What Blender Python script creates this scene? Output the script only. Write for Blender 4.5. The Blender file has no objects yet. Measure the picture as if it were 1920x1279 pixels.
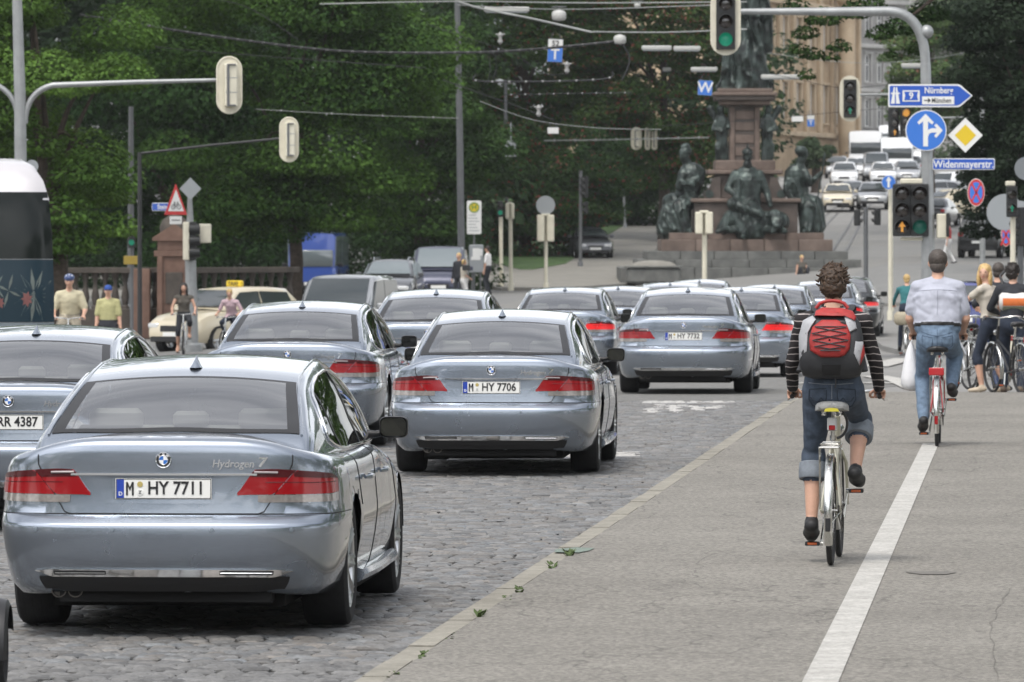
import bpy, bmesh, math, random
import numpy as np
from mathutils import Vector, Matrix, noise as mnoise
S = bpy.context.scene
COL = S.collection
PI = math.pi
F = 12000.0           # focal length in pixels of the 1920 px wide photograph
H = 2.16              # camera height above the carriageway
HOR = 442.0           # row of the horizon of the near road plane
rnd = random.Random(7)
nrs = np.random.RandomState(11)

# ------------------------------------------------------------------ camera
cam_d = bpy.data.cameras.new('camera')
cam = bpy.data.objects.new('camera', cam_d); COL.objects.link(cam)
cam.location = (0, 0, H)
cam.rotation_euler = (PI/2 - math.atan((639.5-HOR)/F), 0, 0)
cam_d.sensor_width = 36.0
cam_d.lens = F*36/1920
cam_d.clip_start = 1.0; cam_d.clip_end = 4000
cam_d.dof.use_dof = True
cam_d.dof.focus_distance = 44.0
cam_d.dof.aperture_fstop = 12.0
S.camera = cam
# ------------------------------------------------------------------ sky and sun
SUN_EL, SUN_AZ = math.radians(62), math.radians(205)   # azimuth clockwise from +y
w = bpy.data.worlds.new('World'); S.world = w; w.use_nodes = True
nt = w.node_tree; nt.nodes.clear()
sky = nt.nodes.new('ShaderNodeTexSky'); sky.sky_type = 'NISHITA'; sky.sun_disc = False
sky.sun_elevation = SUN_EL; sky.sun_rotation = SUN_AZ
sky.air_density = 1.0; sky.dust_density = 2.0; sky.ozone_density = 1.0
hs = nt.nodes.new('ShaderNodeHueSaturation'); hs.inputs['Saturation'].default_value = 0.22
tc = nt.nodes.new('ShaderNodeTexCoord')
mp = nt.nodes.new('ShaderNodeMapping'); mp.inputs['Scale'].default_value = (1.0, 1.0, 2.6)
nz = nt.nodes.new('ShaderNodeTexNoise'); nz.inputs['Scale'].default_value = 2.2; nz.inputs['Detail'].default_value = 6; nz.inputs['Roughness'].default_value = 0.55
cr = nt.nodes.new('ShaderNodeValToRGB')
cr.color_ramp.elements[0].position = 0.40; cr.color_ramp.elements[0].color = (1.15, 1.18, 1.24, 1)
cr.color_ramp.elements[1].position = 0.62; cr.color_ramp.elements[1].color = (2.7, 2.63, 2.55, 1)
mx = nt.nodes.new('ShaderNodeMix'); mx.data_type = 'RGBA'; mx.blend_type = 'MULTIPLY'; mx.inputs[0].default_value = 1.0
bg = nt.nodes.new('ShaderNodeBackground'); bg.inputs['Strength'].default_value = 0.15
wo = nt.nodes.new('ShaderNodeOutputWorld')
L = nt.links
L.new(sky.outputs[0], hs.inputs['Color']); L.new(tc.outputs['Generated'], mp.inputs['Vector']); L.new(mp.outputs[0], nz.inputs['Vector'])
L.new(nz.outputs['Fac'], cr.inputs[0]); L.new(hs.outputs[0], mx.inputs[6]); L.new(cr.outputs[0], mx.inputs[7])
L.new(mx.outputs[2], bg.inputs['Color']); L.new(bg.outputs[0], wo.inputs['Surface'])
sun_d = bpy.data.lights.new('sun', 'SUN'); sun_d.energy = 1.5; sun_d.angle = math.radians(10); sun_d.color = (1.0, 0.95, 0.88)
sun = bpy.data.objects.new('sun', sun_d); COL.objects.link(sun)
sd = Vector((math.sin(SUN_AZ)*math.cos(SUN_EL), math.cos(SUN_AZ)*math.cos(SUN_EL), math.sin(SUN_EL)))
sun.rotation_euler = sd.to_track_quat('Z', 'Y').to_euler(); sun.location = (0, 20, 60)
S.view_settings.view_transform = 'Standard'; S.view_settings.look = 'None'
S.view_settings.gamma = 1.0; S.view_settings.use_curve_mapping = False
S.view_settings.exposure = 0.20
S.render.engine = 'CYCLES'
S.cycles.max_bounces = 8; S.cycles.transparent_max_bounces = 12; S.cycles.diffuse_bounces = 3; S.cycles.glossy_bounces = 4
S.cycles.caustics_reflective = False; S.cycles.caustics_refractive = False

# ------------------------------------------------------------------ helpers
def sstep(a, b, x):
    t = min(1.0, max(0.0, (x-a)/(b-a))); return t*t*(3-2*t)
def interp(tab, x): return float(np.interp(x, [t[0] for t in tab], [t[1] for t in tab]))
def crv(tab, x):      # smooth interpolation of a table (cubic Hermite)
    xs = [t[0] for t in tab]
    if x <= xs[0]: return tab[0][1]
    if x >= xs[-1]: return tab[-1][1]
    i = max(k for k in range(len(xs)-1) if xs[k] <= x)
    def sl(k):
        if k == 0 or k == len(tab)-1: return 0.5*((tab[1][1]-tab[0][1])/(xs[1]-xs[0])) if k == 0 else 0.5*((tab[-1][1]-tab[-2][1])/(xs[-1]-xs[-2]))
        return (tab[k+1][1]-tab[k-1][1])/(xs[k+1]-xs[k-1])
    h = xs[i+1]-xs[i]; t = (x-xs[i])/h; a, b = tab[i][1], tab[i+1][1]; m0, m1 = sl(i)*h, sl(i+1)*h
    return (2*t**3-3*t*t+1)*a + (t**3-2*t*t+t)*m0 + (-2*t**3+3*t*t)*b + (t**3-t*t)*m1
PROF = [(-60, 0), (60, 0), (85, 0), (100, -.12), (120, -.27), (150, -.36), (180, -.28), (205, -.02), (229, .1), (255, .25), (290, 1.3), (343, 3.5), (400, 5.2), (460, 6.6), (600, 9.6), (900, 15), (1500, 24)]
LEFT = [(0, 0), (90, 0), (122, -.18), (140, -.36), (165, -.52), (185, -.55), (210, -.25), (232, 0), (2000, 0)]
RIGHT = [(0, 0), (160, 0), (200, .3), (230, .85), (258, .8), (320, 0), (2000, 0)]
def G(x, y): return interp(PROF, y) + sstep(1.0, 7.0, -x)*interp(LEFT, y) + sstep(9, 15, x)*interp(RIGHT, y)
def X(px, Y): return (px-960)/F*Y
def Z(py, Y): return H-(py-HOR)/F*Y
def at(px, py, Y): return Vector((X(px, Y), Y, Z(py, Y)))
def gp(px, Y, dz=0.0):
    x = X(px, Y); return (x, Y, G(x, Y)+dz)

MATS = {}
def mat(name, col=(.5, .5, .5), rough=.6, metal=0.0, emit=None, estr=0.0, coat=0.0, spec=None, var=0.0, vscale=6.0, bump=0.0, bscale=60.0, col2=None, crough=.03, obj=False, dist=.004):
    if name in MATS: return MATS[name]
    m = bpy.data.materials.new(name); m.use_nodes = True; MATS[name] = m
    n = m.node_tree; p = n.nodes['Principled BSDF']
    p.inputs['Base Color'].default_value = (*col, 1); p.inputs['Roughness'].default_value = rough; p.inputs['Metallic'].default_value = metal
    if coat: p.inputs['Coat Weight'].default_value = coat; p.inputs['Coat Roughness'].default_value = crough
    if spec is not None: p.inputs['Specular IOR Level'].default_value = spec
    if emit: p.inputs['Emission Color'].default_value = (*emit, 1); p.inputs['Emission Strength'].default_value = estr
    if var or bump or col2:
        t = n.nodes.new('ShaderNodeTexCoord'); co = t.outputs['Object']
        if var or col2:
            z = n.nodes.new('ShaderNodeTexNoise'); z.inputs['Scale'].default_value = vscale; z.inputs['Detail'].default_value = 7; z.inputs['Roughness'].default_value = .65
            r = n.nodes.new('ShaderNodeValToRGB'); e = r.color_ramp.elements
            a = col; b = col2 or col
            e[0].position = .33; e[1].position = .67
            e[0].color = (*[c*(1-var) for c in a], 1); e[1].color = (*[min(1, c*(1+var)) for c in b], 1)
            n.links.new(co, z.inputs['Vector']); n.links.new(z.outputs['Fac'], r.inputs[0]); n.links.new(r.outputs[0], p.inputs['Base Color'])
        if bump:
            z2 = n.nodes.new('ShaderNodeTexNoise'); z2.inputs['Scale'].default_value = bscale; z2.inputs['Detail'].default_value = 4
            b2 = n.nodes.new('ShaderNodeBump'); b2.inputs['Strength'].default_value = bump; b2.inputs['Distance'].default_value = dist
            n.links.new(co, z2.inputs['Vector']); n.links.new(z2.outputs['Fac'], b2.inputs['Height']); n.links.new(b2.outputs[0], p.inputs['Normal'])
    return m
def glassmat(name, tint, gl=(1, 1, 1), rough=0.02, ior=1.7):
    if name in MATS: return MATS[name]
    m = bpy.data.materials.new(name); m.use_nodes = True; MATS[name] = m
    n = m.node_tree; n.nodes.clear()
    t = n.nodes.new('ShaderNodeBsdfTransparent'); t.inputs[0].default_value = (*tint, 1)
    g = n.nodes.new('ShaderNodeBsdfGlossy'); g.inputs[0].default_value = (*gl, 1); g.inputs['Roughness'].default_value = rough
    f = n.nodes.new('ShaderNodeFresnel'); f.inputs['IOR'].default_value = ior
    mm = n.nodes.new('ShaderNodeMixShader'); o = n.nodes.new('ShaderNodeOutputMaterial')
    n.links.new(f.outputs[0], mm.inputs[0]); n.links.new(t.outputs[0], mm.inputs[1]); n.links.new(g.outputs[0], mm.inputs[2]); n.links.new(mm.outputs[0], o.inputs[0])
    return m

class MB:
    """collects shapes; build() links them as ONE mesh object"""
    def __init__(s): s.v = []; s.f = []; s.m = []; s.mi = 0
    def add(s, vs, fs, mi=None):
        o = len(s.v); s.v += [tuple(p) for p in vs]; s.f += [tuple(i+o for i in f) for f in fs]; s.m += [s.mi if mi is None else mi]*len(fs); return s
    def box(s, c, d, M=None, top=1.0, mi=None):
        hx, hy, hz = d[0]/2, d[1]/2, d[2]/2
        vs = [Vector((sx*hx*(top if sz > 0 else 1), sy*hy*(top if sz > 0 else 1), sz*hz)) for sz in (-1, 1) for sy in (-1, 1) for sx in (-1, 1)]
        if M is not None: vs = [M @ v for v in vs]
        vs = [v+Vector(c) for v in vs]
        return s.add(vs, [(0, 2, 3, 1), (4, 5, 7, 6), (0, 1, 5, 4), (2, 6, 7, 3), (0, 4, 6, 2), (1, 3, 7, 5)], mi)
    def rbox(s, c, d, r, M=None, n=3, axis='z', mi=None):
        """box with rounded vertical edges and a small chamfer on top and bottom"""
        hx, hy, hz = d[0]/2, d[1]/2, d[2]/2; ch = min(r*.6, hz*.5)
        def ring(z, ins):
            o = []
            for cx, cy, a0 in ((1, 1, 0), (-1, 1, PI/2), (-1, -1, PI), (1, -1, 3*PI/2)):
                for k in range(n+1):
                    a = a0+PI/2*k/n; rr = r
                    o.append(Vector((cx*(hx-r)+(rr-ins)*math.cos(a), cy*(hy-r)+(rr-ins)*math.sin(a), z)))
            return o
        rs = [ring(-hz, min(ch, r*.9)), ring(-hz+ch, 0), ring(hz-ch, 0), ring(hz, min(ch, r*.9))]
        R = {'z': Matrix.Identity(3), 'y': Matrix(((1, 0, 0), (0, 0, 1), (0, -1, 0))).transposed(), 'x': Matrix(((0, 0, 1), (0, 1, 0), (-1, 0, 0)))}[axis]
        k = len(rs[0]); vs = []
        for q in rs:
            for p in q:
                p = R @ p
                if M is not None: p = M @ p
                vs.append(p+Vector(c))
        fs = [(a*k+i, a*k+(i+1) % k, (a+1)*k+(i+1) % k, (a+1)*k+i) for a in range(3) for i in range(k)]
        fs += [tuple(range(k-1, -1, -1)), tuple(3*k+i for i in range(k))]
        return s.add(vs, fs, mi)
    def tube(s, pts, r, n=8, cap=True, flat=1.0, side=None, mi=None, closed=False):
        pts = [Vector(p) for p in pts]; k = len(pts)
        rr = r if isinstance(r, (list, tuple)) else [r]*k
        vs = []; prev = None
        for i, p in enumerate(pts):
            if closed: d = pts[(i+1) % k]-pts[i-1]
            else: d = pts[min(i+1, k-1)]-pts[max(i-1, 0)]
            if d.length < 1e-9: d = Vector((0, 0, 1))
            d.normalize()
            if side is not None: a = Vector(side); a = (a-d*a.dot(d))
            elif prev is None: a = d.orthogonal()
            else: a = prev-d*prev.dot(d)
            if a.length < 1e-6: a = d.orthogonal()
            a.normalize(); prev = a; b = d.cross(a)
            for j in range(n):
                t = 2*PI*j/n; vs.append(p+a*(rr[i]*math.cos(t))+b*(rr[i]*flat*math.sin(t)))
        fs = [(i*n+j, i*n+(j+1) % n, (i+1)*n+(j+1) % n, (i+1)*n+j) for i in range(k-1) for j in range(n)]
        if closed: fs += [((k-1)*n+j, (k-1)*n+(j+1) % n, (j+1) % n, j) for j in range(n)]
        elif cap: fs += [tuple(range(n-1, -1, -1)), tuple((k-1)*n+j for j in range(n))]
        return s.add(vs, fs, mi)
    def cyl(s, p0, p1, r0, r1=None, n=14, mi=None): return s.tube([p0, p1], [r0, r0 if r1 is None else r1], n, mi=mi)
    def lathe(s, prof, n=20, c=(0, 0, 0), M=None, mi=None, cap=True):
        vs = []; c = Vector(c)
        for r, z in prof:
            for j in range(n):
                v = Vector((r*math.cos(2*PI*j/n), r*math.sin(2*PI*j/n), z))
                vs.append((M @ v if M is not None else v)+c)
        k = len(prof); fs = [(i*n+j, i*n+(j+1) % n, (i+1)*n+(j+1) % n, (i+1)*n+j) for i in range(k-1) for j in range(n)]
        if cap: fs += [tuple(range(n-1, -1, -1)), tuple((k-1)*n+j for j in range(n))]
        return s.add(vs, fs, mi)
    def sph(s, c, r, n=12, m=8, M=None, mi=None):
        r = r if isinstance(r, (list, tuple)) else (r, r, r); c = Vector(c); vs = []
        for i in range(m+1):
            a = PI*i/m
            for j in range(n):
                b = 2*PI*j/n; v = Vector((r[0]*math.sin(a)*math.cos(b), r[1]*math.sin(a)*math.sin(b), -r[2]*math.cos(a)))
                vs.append((M @ v if M is not None else v)+c)
        fs = [(i*n+j, i*n+(j+1) % n, (i+1)*n+(j+1) % n, (i+1)*n+j) for i in range(m) for j in range(n)]
        return s.add(vs, fs, mi)
    def prism(s, poly, d0, d1, fn, mi=None):
        """polygon in 2D extruded from depth d0 to d1; fn(a, b, d) gives the 3D point"""
        k = len(poly); vs = [fn(a, b, d0) for a, b in poly]+[fn(a, b, d1) for a, b in poly]
        fs = [tuple(range(k-1, -1, -1)), tuple(range(k, 2*k))]+[(i, (i+1) % k, k+(i+1) % k, k+i) for i in range(k)]
        return s.add(vs, fs, mi)
    def grid(s, P, mi=None, skip=None, flip=False):
        a, b = len(P), len(P[0]); vs = [p for r in P for p in r]; fs = []
        for i in range(a-1):
            for j in range(b-1):
                if skip and skip(i, j): continue
                q = (i*b+j, i*b+j+1, (i+1)*b+j+1, (i+1)*b+j); fs.append(q[::-1] if flip else q)
        return s.add(vs, fs, mi)
    def mesh(s, name, ms, smooth=35, fix=True):
        me = bpy.data.meshes.new(name); me.from_pydata([tuple(v) for v in s.v], [], s.f)
        ms = ms if isinstance(ms, (list, tuple)) else [ms]
        for m in ms: me.materials.append(m)
        if len(ms) > 1: me.polygons.foreach_set('material_index', s.m)
        if fix:
            bm = bmesh.new(); bm.from_mesh(me); bmesh.ops.remove_doubles(bm, verts=bm.verts, dist=1e-5)
            bmesh.ops.recalc_face_normals(bm, faces=bm.faces); bm.to_mesh(me); bm.free()
        if smooth:
            me.polygons.foreach_set('use_smooth', [True]*len(me.polygons)); me.set_sharp_from_angle(angle=math.radians(smooth))
        me.update(); return me
    def build(s, name, ms, parent=None, smooth=35, fix=True, loc=None, label=None):
        o = bpy.data.objects.new(name, s.mesh(name, ms, smooth, fix)); COL.objects.link(o)
        if parent is not None: o.parent = parent
        if loc is not None: o.location = loc
        if label: o['label'] = label
        return o
def link(name, me, parent=None, loc=None, rot=None):
    o = bpy.data.objects.new(name, me); COL.objects.link(o)
    if parent is not None: o.parent = parent
    if loc is not None: o.location = loc
    if rot is not None: o.rotation_euler = rot
    return o
def tag(o, label, cat, group=None, kind=None):
    o['label'] = label; o['category'] = cat
    if group: o['group'] = group
    if kind: o['kind'] = kind
    return o
def thing(name, label, cat, loc=(0, 0, 0), rz=0.0, group=None):
    o = bpy.data.objects.new(name, None); COL.objects.link(o); o.location = loc; o.rotation_euler = (0, 0, rz); o.empty_display_size = .2
    return tag(o, label, cat, group)
def struct(o): o['kind'] = 'structure'; return o
def copy_tree(o, parent=None):
    c = o.copy(); COL.objects.link(c)
    if parent is not None: c.parent = parent
    for ch in o.children: copy_tree(ch, c)
    return c
def text_mb(txt, size, depth=.004, bold=0.0, shear=0.0, sx=1.0, align='CENTER'):
    cu = bpy.data.curves.new('lettering', 'FONT'); cu.body = txt; cu.size = size; cu.extrude = depth/2; cu.offset = bold; cu.shear = shear
    cu.align_x = align; cu.align_y = 'CENTER'; cu.resolution_u = 3
    o = bpy.data.objects.new('lettering', cu); COL.objects.link(o)
    dg = bpy.context.evaluated_depsgraph_get(); dg.update()
    me = bpy.data.meshes.new_from_object(o.evaluated_get(dg))
    vs = [Vector((v.co.x*sx, v.co.y, v.co.z)) for v in me.vertices]; fs = [tuple(p.vertices) for p in me.polygons]
    bpy.data.objects.remove(o); bpy.data.curves.remove(cu); bpy.data.meshes.remove(me)
    return vs, fs
def add_text(mb, txt, size, fn, depth=.004, bold=0.0, shear=0.0, sx=1.0, mi=None, align='CENTER'):
    vs, fs = text_mb(txt, size, depth, bold, shear, sx, align)
    mb.add([fn(v.x, v.y, v.z) for v in vs], fs, mi); return mb
def rotz(a): return Matrix.Rotation(a, 3, 'Z')
# ------------------------------------------------------------------ shared vehicle materials
def paint(name, col, metal=.75, rough=.32):
    if name in MATS: return MATS[name]
    m = mat(name, col, rough, metal, coat=1.0)
    n = m.node_tree; p = n.nodes['Principled BSDF']
    t = n.nodes.new('ShaderNodeTexCoord'); z = n.nodes.new('ShaderNodeTexNoise'); z.inputs['Scale'].default_value = 900
    b = n.nodes.new('ShaderNodeBump'); b.inputs['Strength'].default_value = .06; b.inputs['Distance'].default_value = .002
    z3 = n.nodes.new('ShaderNodeTexNoise'); z3.inputs['Scale'].default_value = 3.0; z3.inputs['Detail'].default_value = 5
    r = n.nodes.new('ShaderNodeMapRange'); r.inputs['To Min'].default_value = rough-.04; r.inputs['To Max'].default_value = rough+.07
    n.links.new(t.outputs['Object'], z.inputs['Vector']); n.links.new(z.outputs['Fac'], b.inputs['Height']); n.links.new(b.outputs[0], p.inputs['Normal'])
    n.links.new(t.outputs['Object'], z3.inputs['Vector']); n.links.new(z3.outputs['Fac'], r.inputs['Value']); n.links.new(r.outputs[0], p.inputs['Roughness'])
    return m
M_SILVER = paint('silver_blue_paint', (.285, .322, .376), .86, .25)
M_TRIM = mat('black_trim', (.012, .012, .013), .45)
M_GAP = mat('panel_gap', (.008, .008, .009), .9)
M_CHROME = mat('chrome', (.82, .83, .84), .09, 1.0)
M_ALU = mat('wheel_alloy', (.55, .56, .57), .28, .9)
M_TYRE = mat('tyre_rubber', (.018, .018, .019), .82, var=.35, vscale=14, bump=.3, bscale=70)
M_WELL = mat('wheel_well', (.006, .006, .006), .95)
M_RED = mat('tail_light_red', (.25, .004, .008), .16, coat=.3, emit=(.9, .01, .01), estr=.02)
M_REDDK = mat('tail_light_dark_red', (.06, .003, .005), .25)
M_BRAKE = mat('tail_light_lit', (.5, .012, .014), .2, emit=(1, .03, .03), estr=.35)
M_CLEAR = mat('reverse_lens', (.29, .265, .25), .16, .3, coat=1.0, var=.2, vscale=40)
M_GLASS = glassmat('car_glass', (.74, .78, .78), ior=3.9)
M_GLASSDK = glassmat('side_glass', (.10, .12, .12))
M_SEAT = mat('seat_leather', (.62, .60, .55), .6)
M_SEATDK = mat('cabin_dark', (.05, .05, .052), .7)  # dark front seats, parcel shelf, dashboard and steering wheel
M_PLATE = mat('plate_white', (.78, .78, .75), .45)
M_INK = mat('plate_ink', (.012, .012, .014), .5)
M_EUBLUE = mat('plate_blue', (.012, .05, .36), .45)
M_WHITE = mat('white_enamel', (.8, .8, .8), .35)
M_BLUE = mat('blue_enamel', (.02, .14, .50), .3)
M_SEAL = mat('plate_seal', (.45, .36, .12), .5)

# ------------------------------------------------------------------ silver limousine
NODES = [(0, 0), (.30, .006), (.54, .024), (.715, .060), (.84, .120), (.92, .215), (.968, .38), (.995, .70), (1.0, 1.165), (1.0, 2.0), (1.0, 3.0), (.995, 3.9), (.975, 4.45), (.91, 4.80), (.76, 5.02), (.45, 5.15), (0, 5.179)]
WTOP = [0, 0, .04, .22, .48, .64, .76, .90, 1, 1, 1, 1, 1, 1, 1, 1, 1]       # rear -> side height
WFR = [0]*10+[.0, .45, .8, .95, 1, 1, 1]
WRE = [1, 1, 1, 1, .97, .85, .6, .25, 0, 0, 0, 0, 0, 0, 0, 0, 0]
LEV = [(.235, .15, .80, .20, .18), (.245, .10, .845, .21, .20), (.30, .060, .895, .27, .27), (.365, .034, .918, .36, .36), (.40, .020, .925, .40, .40), (.46, .008, .936, .46, .45),
       (.53, .001, .945, .53, .50), (.585, .000, .950, .58, .54), (.603, .003, .951, .603, .56), (.613, .013, .951, .613, .565), (.632, .036, .950, .63, .575), (.650, .058, .949, .645, .585), (.656, .070, .948, .652, .59), (.664, .079, .947, .66, .60),
       (.71, .083, .943, .705, .62), (.79, .087, .937, .775, .65), (.86, .088, .931, .835, .67), (.93, .087, .922, .888, .70), (.985, .086, .906, .918, .73), (1.02, .088, .886, .935, .745), (1.043, .096, .862, .945, .76), (1.058, .112, .836, .952, .77), (1.068, .14, .805, .957, .78), (1.074, .19, .77, .960, .79)]
def ring_nodes(l):
    zr, ins, W, zs, zf = l; out = []
    for (xf, y), wt, wf, wr in zip(NODES, WTOP, WFR, WRE):
        z = zr+(zs-zr)*wt; z = z+(zf-z)*wf
        fi = (1-W/.951)*1.2*wf
        out.append((xf*W, y+ins*wr-fi, z))
    return np.array(out)
def catmull(P, n=9):
    P = np.asarray(P, float); k = len(P); out = []
    for i in range(k-1):
        p1, p2 = P[i], P[i+1]
        p0 = P[i-1] if i else (2*p1-p2 if False else np.array([-P[1][0], *P[1][1:]]))
        p3 = P[i+2] if i+2 < k else np.array([-P[-2][0], *P[-2][1:]])
        d1 = np.linalg.norm(p2-p1)**.5; d0 = max(1e-4, np.linalg.norm(p1-p0)**.5); d2 = max(1e-4, np.linalg.norm(p3-p2)**.5); d1 = max(1e-4, d1)
        t0, t1 = 0, d0; t2 = t1+d1; t3 = t2+d2
        for s in range(n):
            t = t1+(t2-t1)*s/n
            A1 = (t1-t)/(t1-t0)*p0+(t-t0)/(t1-t0)*p1; A2 = (t2-t)/(t2-t1)*p1+(t-t1)/(t2-t1)*p2; A3 = (t3-t)/(t3-t2)*p2+(t-t2)/(t3-t2)*p3
            B1 = (t2-t)/(t2-t0)*A1+(t-t0)/(t2-t0)*A2; B2 = (t3-t)/(t3-t1)*A2+(t-t1)/(t3-t1)*A3
            out.append((t2-t)/(t2-t1)*B1+(t-t1)/(t2-t1)*B2)
    out.append(P[-1]); return np.array(out)
NSUB = 9
RINGS = np.array([catmull(ring_nodes(l), NSUB) for l in LEV])          # level, point, xyz  (right half)
_s = np.concatenate([[0], np.cumsum(np.linalg.norm(np.diff(RINGS[9], axis=0), axis=1))])   # arc length from the rear centre
RZ = np.array([l[0] for l in LEV])
def skin(u, zr, off=0.0):
    """point on the right half of the lower body: u metres round from the rear centre, zr = height at the rear"""
    def pt(u, z):
        sg = -1 if u < 0 else 1; a = abs(u)
        i = int(np.clip(np.searchsorted(_s, a)-1, 0, len(_s)-2)); t = (a-_s[i])/(_s[i+1]-_s[i])
        j = int(np.clip(np.searchsorted(RZ, z)-1, 0, len(RZ)-2)); q = (z-RZ[j])/(RZ[j+1]-RZ[j])
        p = (RINGS[j, i]*(1-t)+RINGS[j, i+1]*t)*(1-q)+(RINGS[j+1, i]*(1-t)+RINGS[j+1, i+1]*t)*q
        return np.array([p[0]*sg, p[1], p[2]])
    p = pt(u, zr)
    if off:
        e = .012; du = pt(u+e, zr)-pt(u-e, zr); dz = pt(u, min(1.07, zr+e))-pt(u, max(.24, zr-e))
        n = np.cross(du, dz); n = n/(np.linalg.norm(n)+1e-9); p = p+n*off
    return Vector(p)
def skin_patch(mb, us, f_bot, f_top, nz, off, mi=None, lip=True):
    P = [[skin(u, f_bot(u)+(f_top(u)-f_bot(u))*k/nz, off) for k in range(nz+1)] for u in us]
    mb.grid(P, mi)
    if lip:      # close the rim back to the body so that the piece has thickness
        a = [[r[0], skin(u, f_bot(u), -.002)] for u, r in zip(us, P)]; b = [[r[-1], skin(u, f_top(u), -.002)] for u, r in zip(us, P)]
        mb.grid(a, mi); mb.grid(b, mi)
        for u, r in ((us[0], P[0]), (us[-1], P[-1])):
            mb.grid([r, [skin(u, f_bot(u)+(f_top(u)-f_bot(u))*k/nz, -.002) for k in range(nz+1)]], mi)
def skin_line(mb, pts, r, off=.0005, n=6, mi=None, dens=.03):
    Q = []
    for (u0, z0), (u1, z1) in zip(pts, pts[1:]):
        k = max(1, int(max(abs(u1-u0), abs(z1-z0))/dens))
        Q += [skin(u0+(u1-u0)*i/k, z0+(z1-z0)*i/k, off) for i in range(k)]
    Q.append(skin(*pts[-1], off)); mb.tube(Q, r, n, mi=mi)
ZC = [(.44, .93), (.50, .985), (.62, 1.080), (.90, 1.198), (1.2, 1.308), (1.45, 1.380), (1.7, 1.425), (2.2, 1.470), (2.6, 1.476), (3.0, 1.446), (3.3, 1.365), (3.7, 1.19), (4.1, 1.0), (4.25, .92)]
XR = [(.50, .745), (.7, .728), (1.0, .690), (1.45, .640), (2.2, .632), (3.0, .625), (3.6, .70), (4.25, .75)]
XB = [(.50, .775), (.9, .80), (1.4, .83), (2.2, .842), (3.2, .838), (3.8, .80), (4.25, .76)]
ZCEN = [(.15, 1.074), (.3, 1.081), (.6, 1.084), (1.2, 1.06), (3.3, 1.02), (3.8, .985), (4.3, .93), (4.8, .86), (5.2, .78)]
def dome_section(y):
    zc, xr, xb = crv(ZC, y), crv(XR, y), crv(XB, y); zb = min(.93, zc-.10); w = sstep(.5, 1.5, y)
    zr = zc-(.028+.022*w)
    P = [(xb, 0, zb), (xb-.27*(xb-xr)+.004, 0, zb+.33*(zr-zb)), (xb-.62*(xb-xr)+.010, 0, zb+.68*(zr-zb)), (xr+.014, 0, zr-.028), (xr-.014, 0, zr+.006), (xr-.075, 0, zr+.017), (.45*xr, 0, zc-.008), (0, 0, zc)]
    Q = catmull(P, 6); Q[:, 1] = y; return Q
def dome_at_x(y, x, off=0.0):
    q = dome_section(y)[18:]; z = np.interp(abs(x), q[::-1, 0], q[::-1, 2])
    if off:
        e = .02; z2 = np.interp(abs(x), dome_section(y+e)[18:][::-1, 0], dome_section(y+e)[18:][::-1, 2]); sl = (z2-z)/e
        n = Vector((0, -sl, 1)).normalized(); return Vector((x, y, z))+n*off
    return Vector((x, y, z))
def dome_at_z(y, z, off=0.0):
    q = dome_section(y)[:24]; x = np.interp(z, q[:, 2], q[:, 0]); return Vector((x+off*.93, y, z+off*.35))
def sidewin_top(y): return interp([(1.18, 1.075), (1.25, 1.165), (1.4, 1.268), (1.6, 1.322), (1.9, 1.365), (2.3, 1.388), (2.7, 1.380), (3.0, 1.345), (3.3, 1.255), (3.55, 1.13), (3.75, 1.02)], y)
def sidewin_bot(y): return interp([(1.18, 1.03), (1.25, 1.0), (1.4, .978), (1.7, .968), (3.0, .96), (3.75, .965)], y)
def wheel_pair():
    t = MB(); R, W = .350, .262
    pr = [(.245, -W/2+.02), (.30, -W/2), (R-.025, -W/2+.004), (R-.006, -W/2+.02), (R, -W/2+.045), (R, W/2-.045), (R-.006, W/2-.02), (R-.025, W/2-.004), (.30, W/2), (.245, W/2-.02)]
    My = Matrix.Rotation(PI/2, 3, 'Y'); t.lathe(pr, 40, M=My, cap=False)
    for k in (-.07, -.025, .025, .07): t.lathe([(R+.0005, k-.006), (R-.008, k), (R+.0005, k+.006)], 40, M=My, cap=False)
    r = MB(); r.lathe([(.243, W/2-.028), (.252, W/2-.012), (.235, W/2-.02), (.225, W/2-.05), (.222, -W/2+.03)], 40, M=My, cap=False)
    for k in range(8):
        a = 2*PI*k/8
        for sgn in (-1, 1):
            d = Vector((0, math.cos(a+sgn*.09), math.sin(a+sgn*.09))); e = Vector((0, math.cos(a+sgn*.04), math.sin(a+sgn*.04)))
            r.tube([e*.055+Vector((W/2-.045, 0, 0)), d*.15+Vector((W/2-.035, 0, 0)), d*.232+Vector((W/2-.022, 0, 0))], [.02, .016, .018], 6)
    r.lathe([(.0, W/2-.018), (.035, W/2-.02), (.062, W/2-.035), (.07, W/2-.06)], 20, M=My, cap=False)
    d = MB(); d.lathe([(.17, W/2-.10), (.17, W/2-.085), (.0, W/2-.085)], 28, M=My, cap=False); d.lathe([(.232, W/2-.12), (.0, W/2-.125)], 28, M=My, cap=False)
    return t.mesh('tyre', M_TYRE), r.mesh('rim', M_ALU), d.mesh('brake_disc', mat('brake_dark', (.03, .03, .032), .5, .6))
TY, RI, DI = wheel_pair()
WHEELY = (1.165, 4.293); WZ = .35; RARCH = .385
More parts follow.
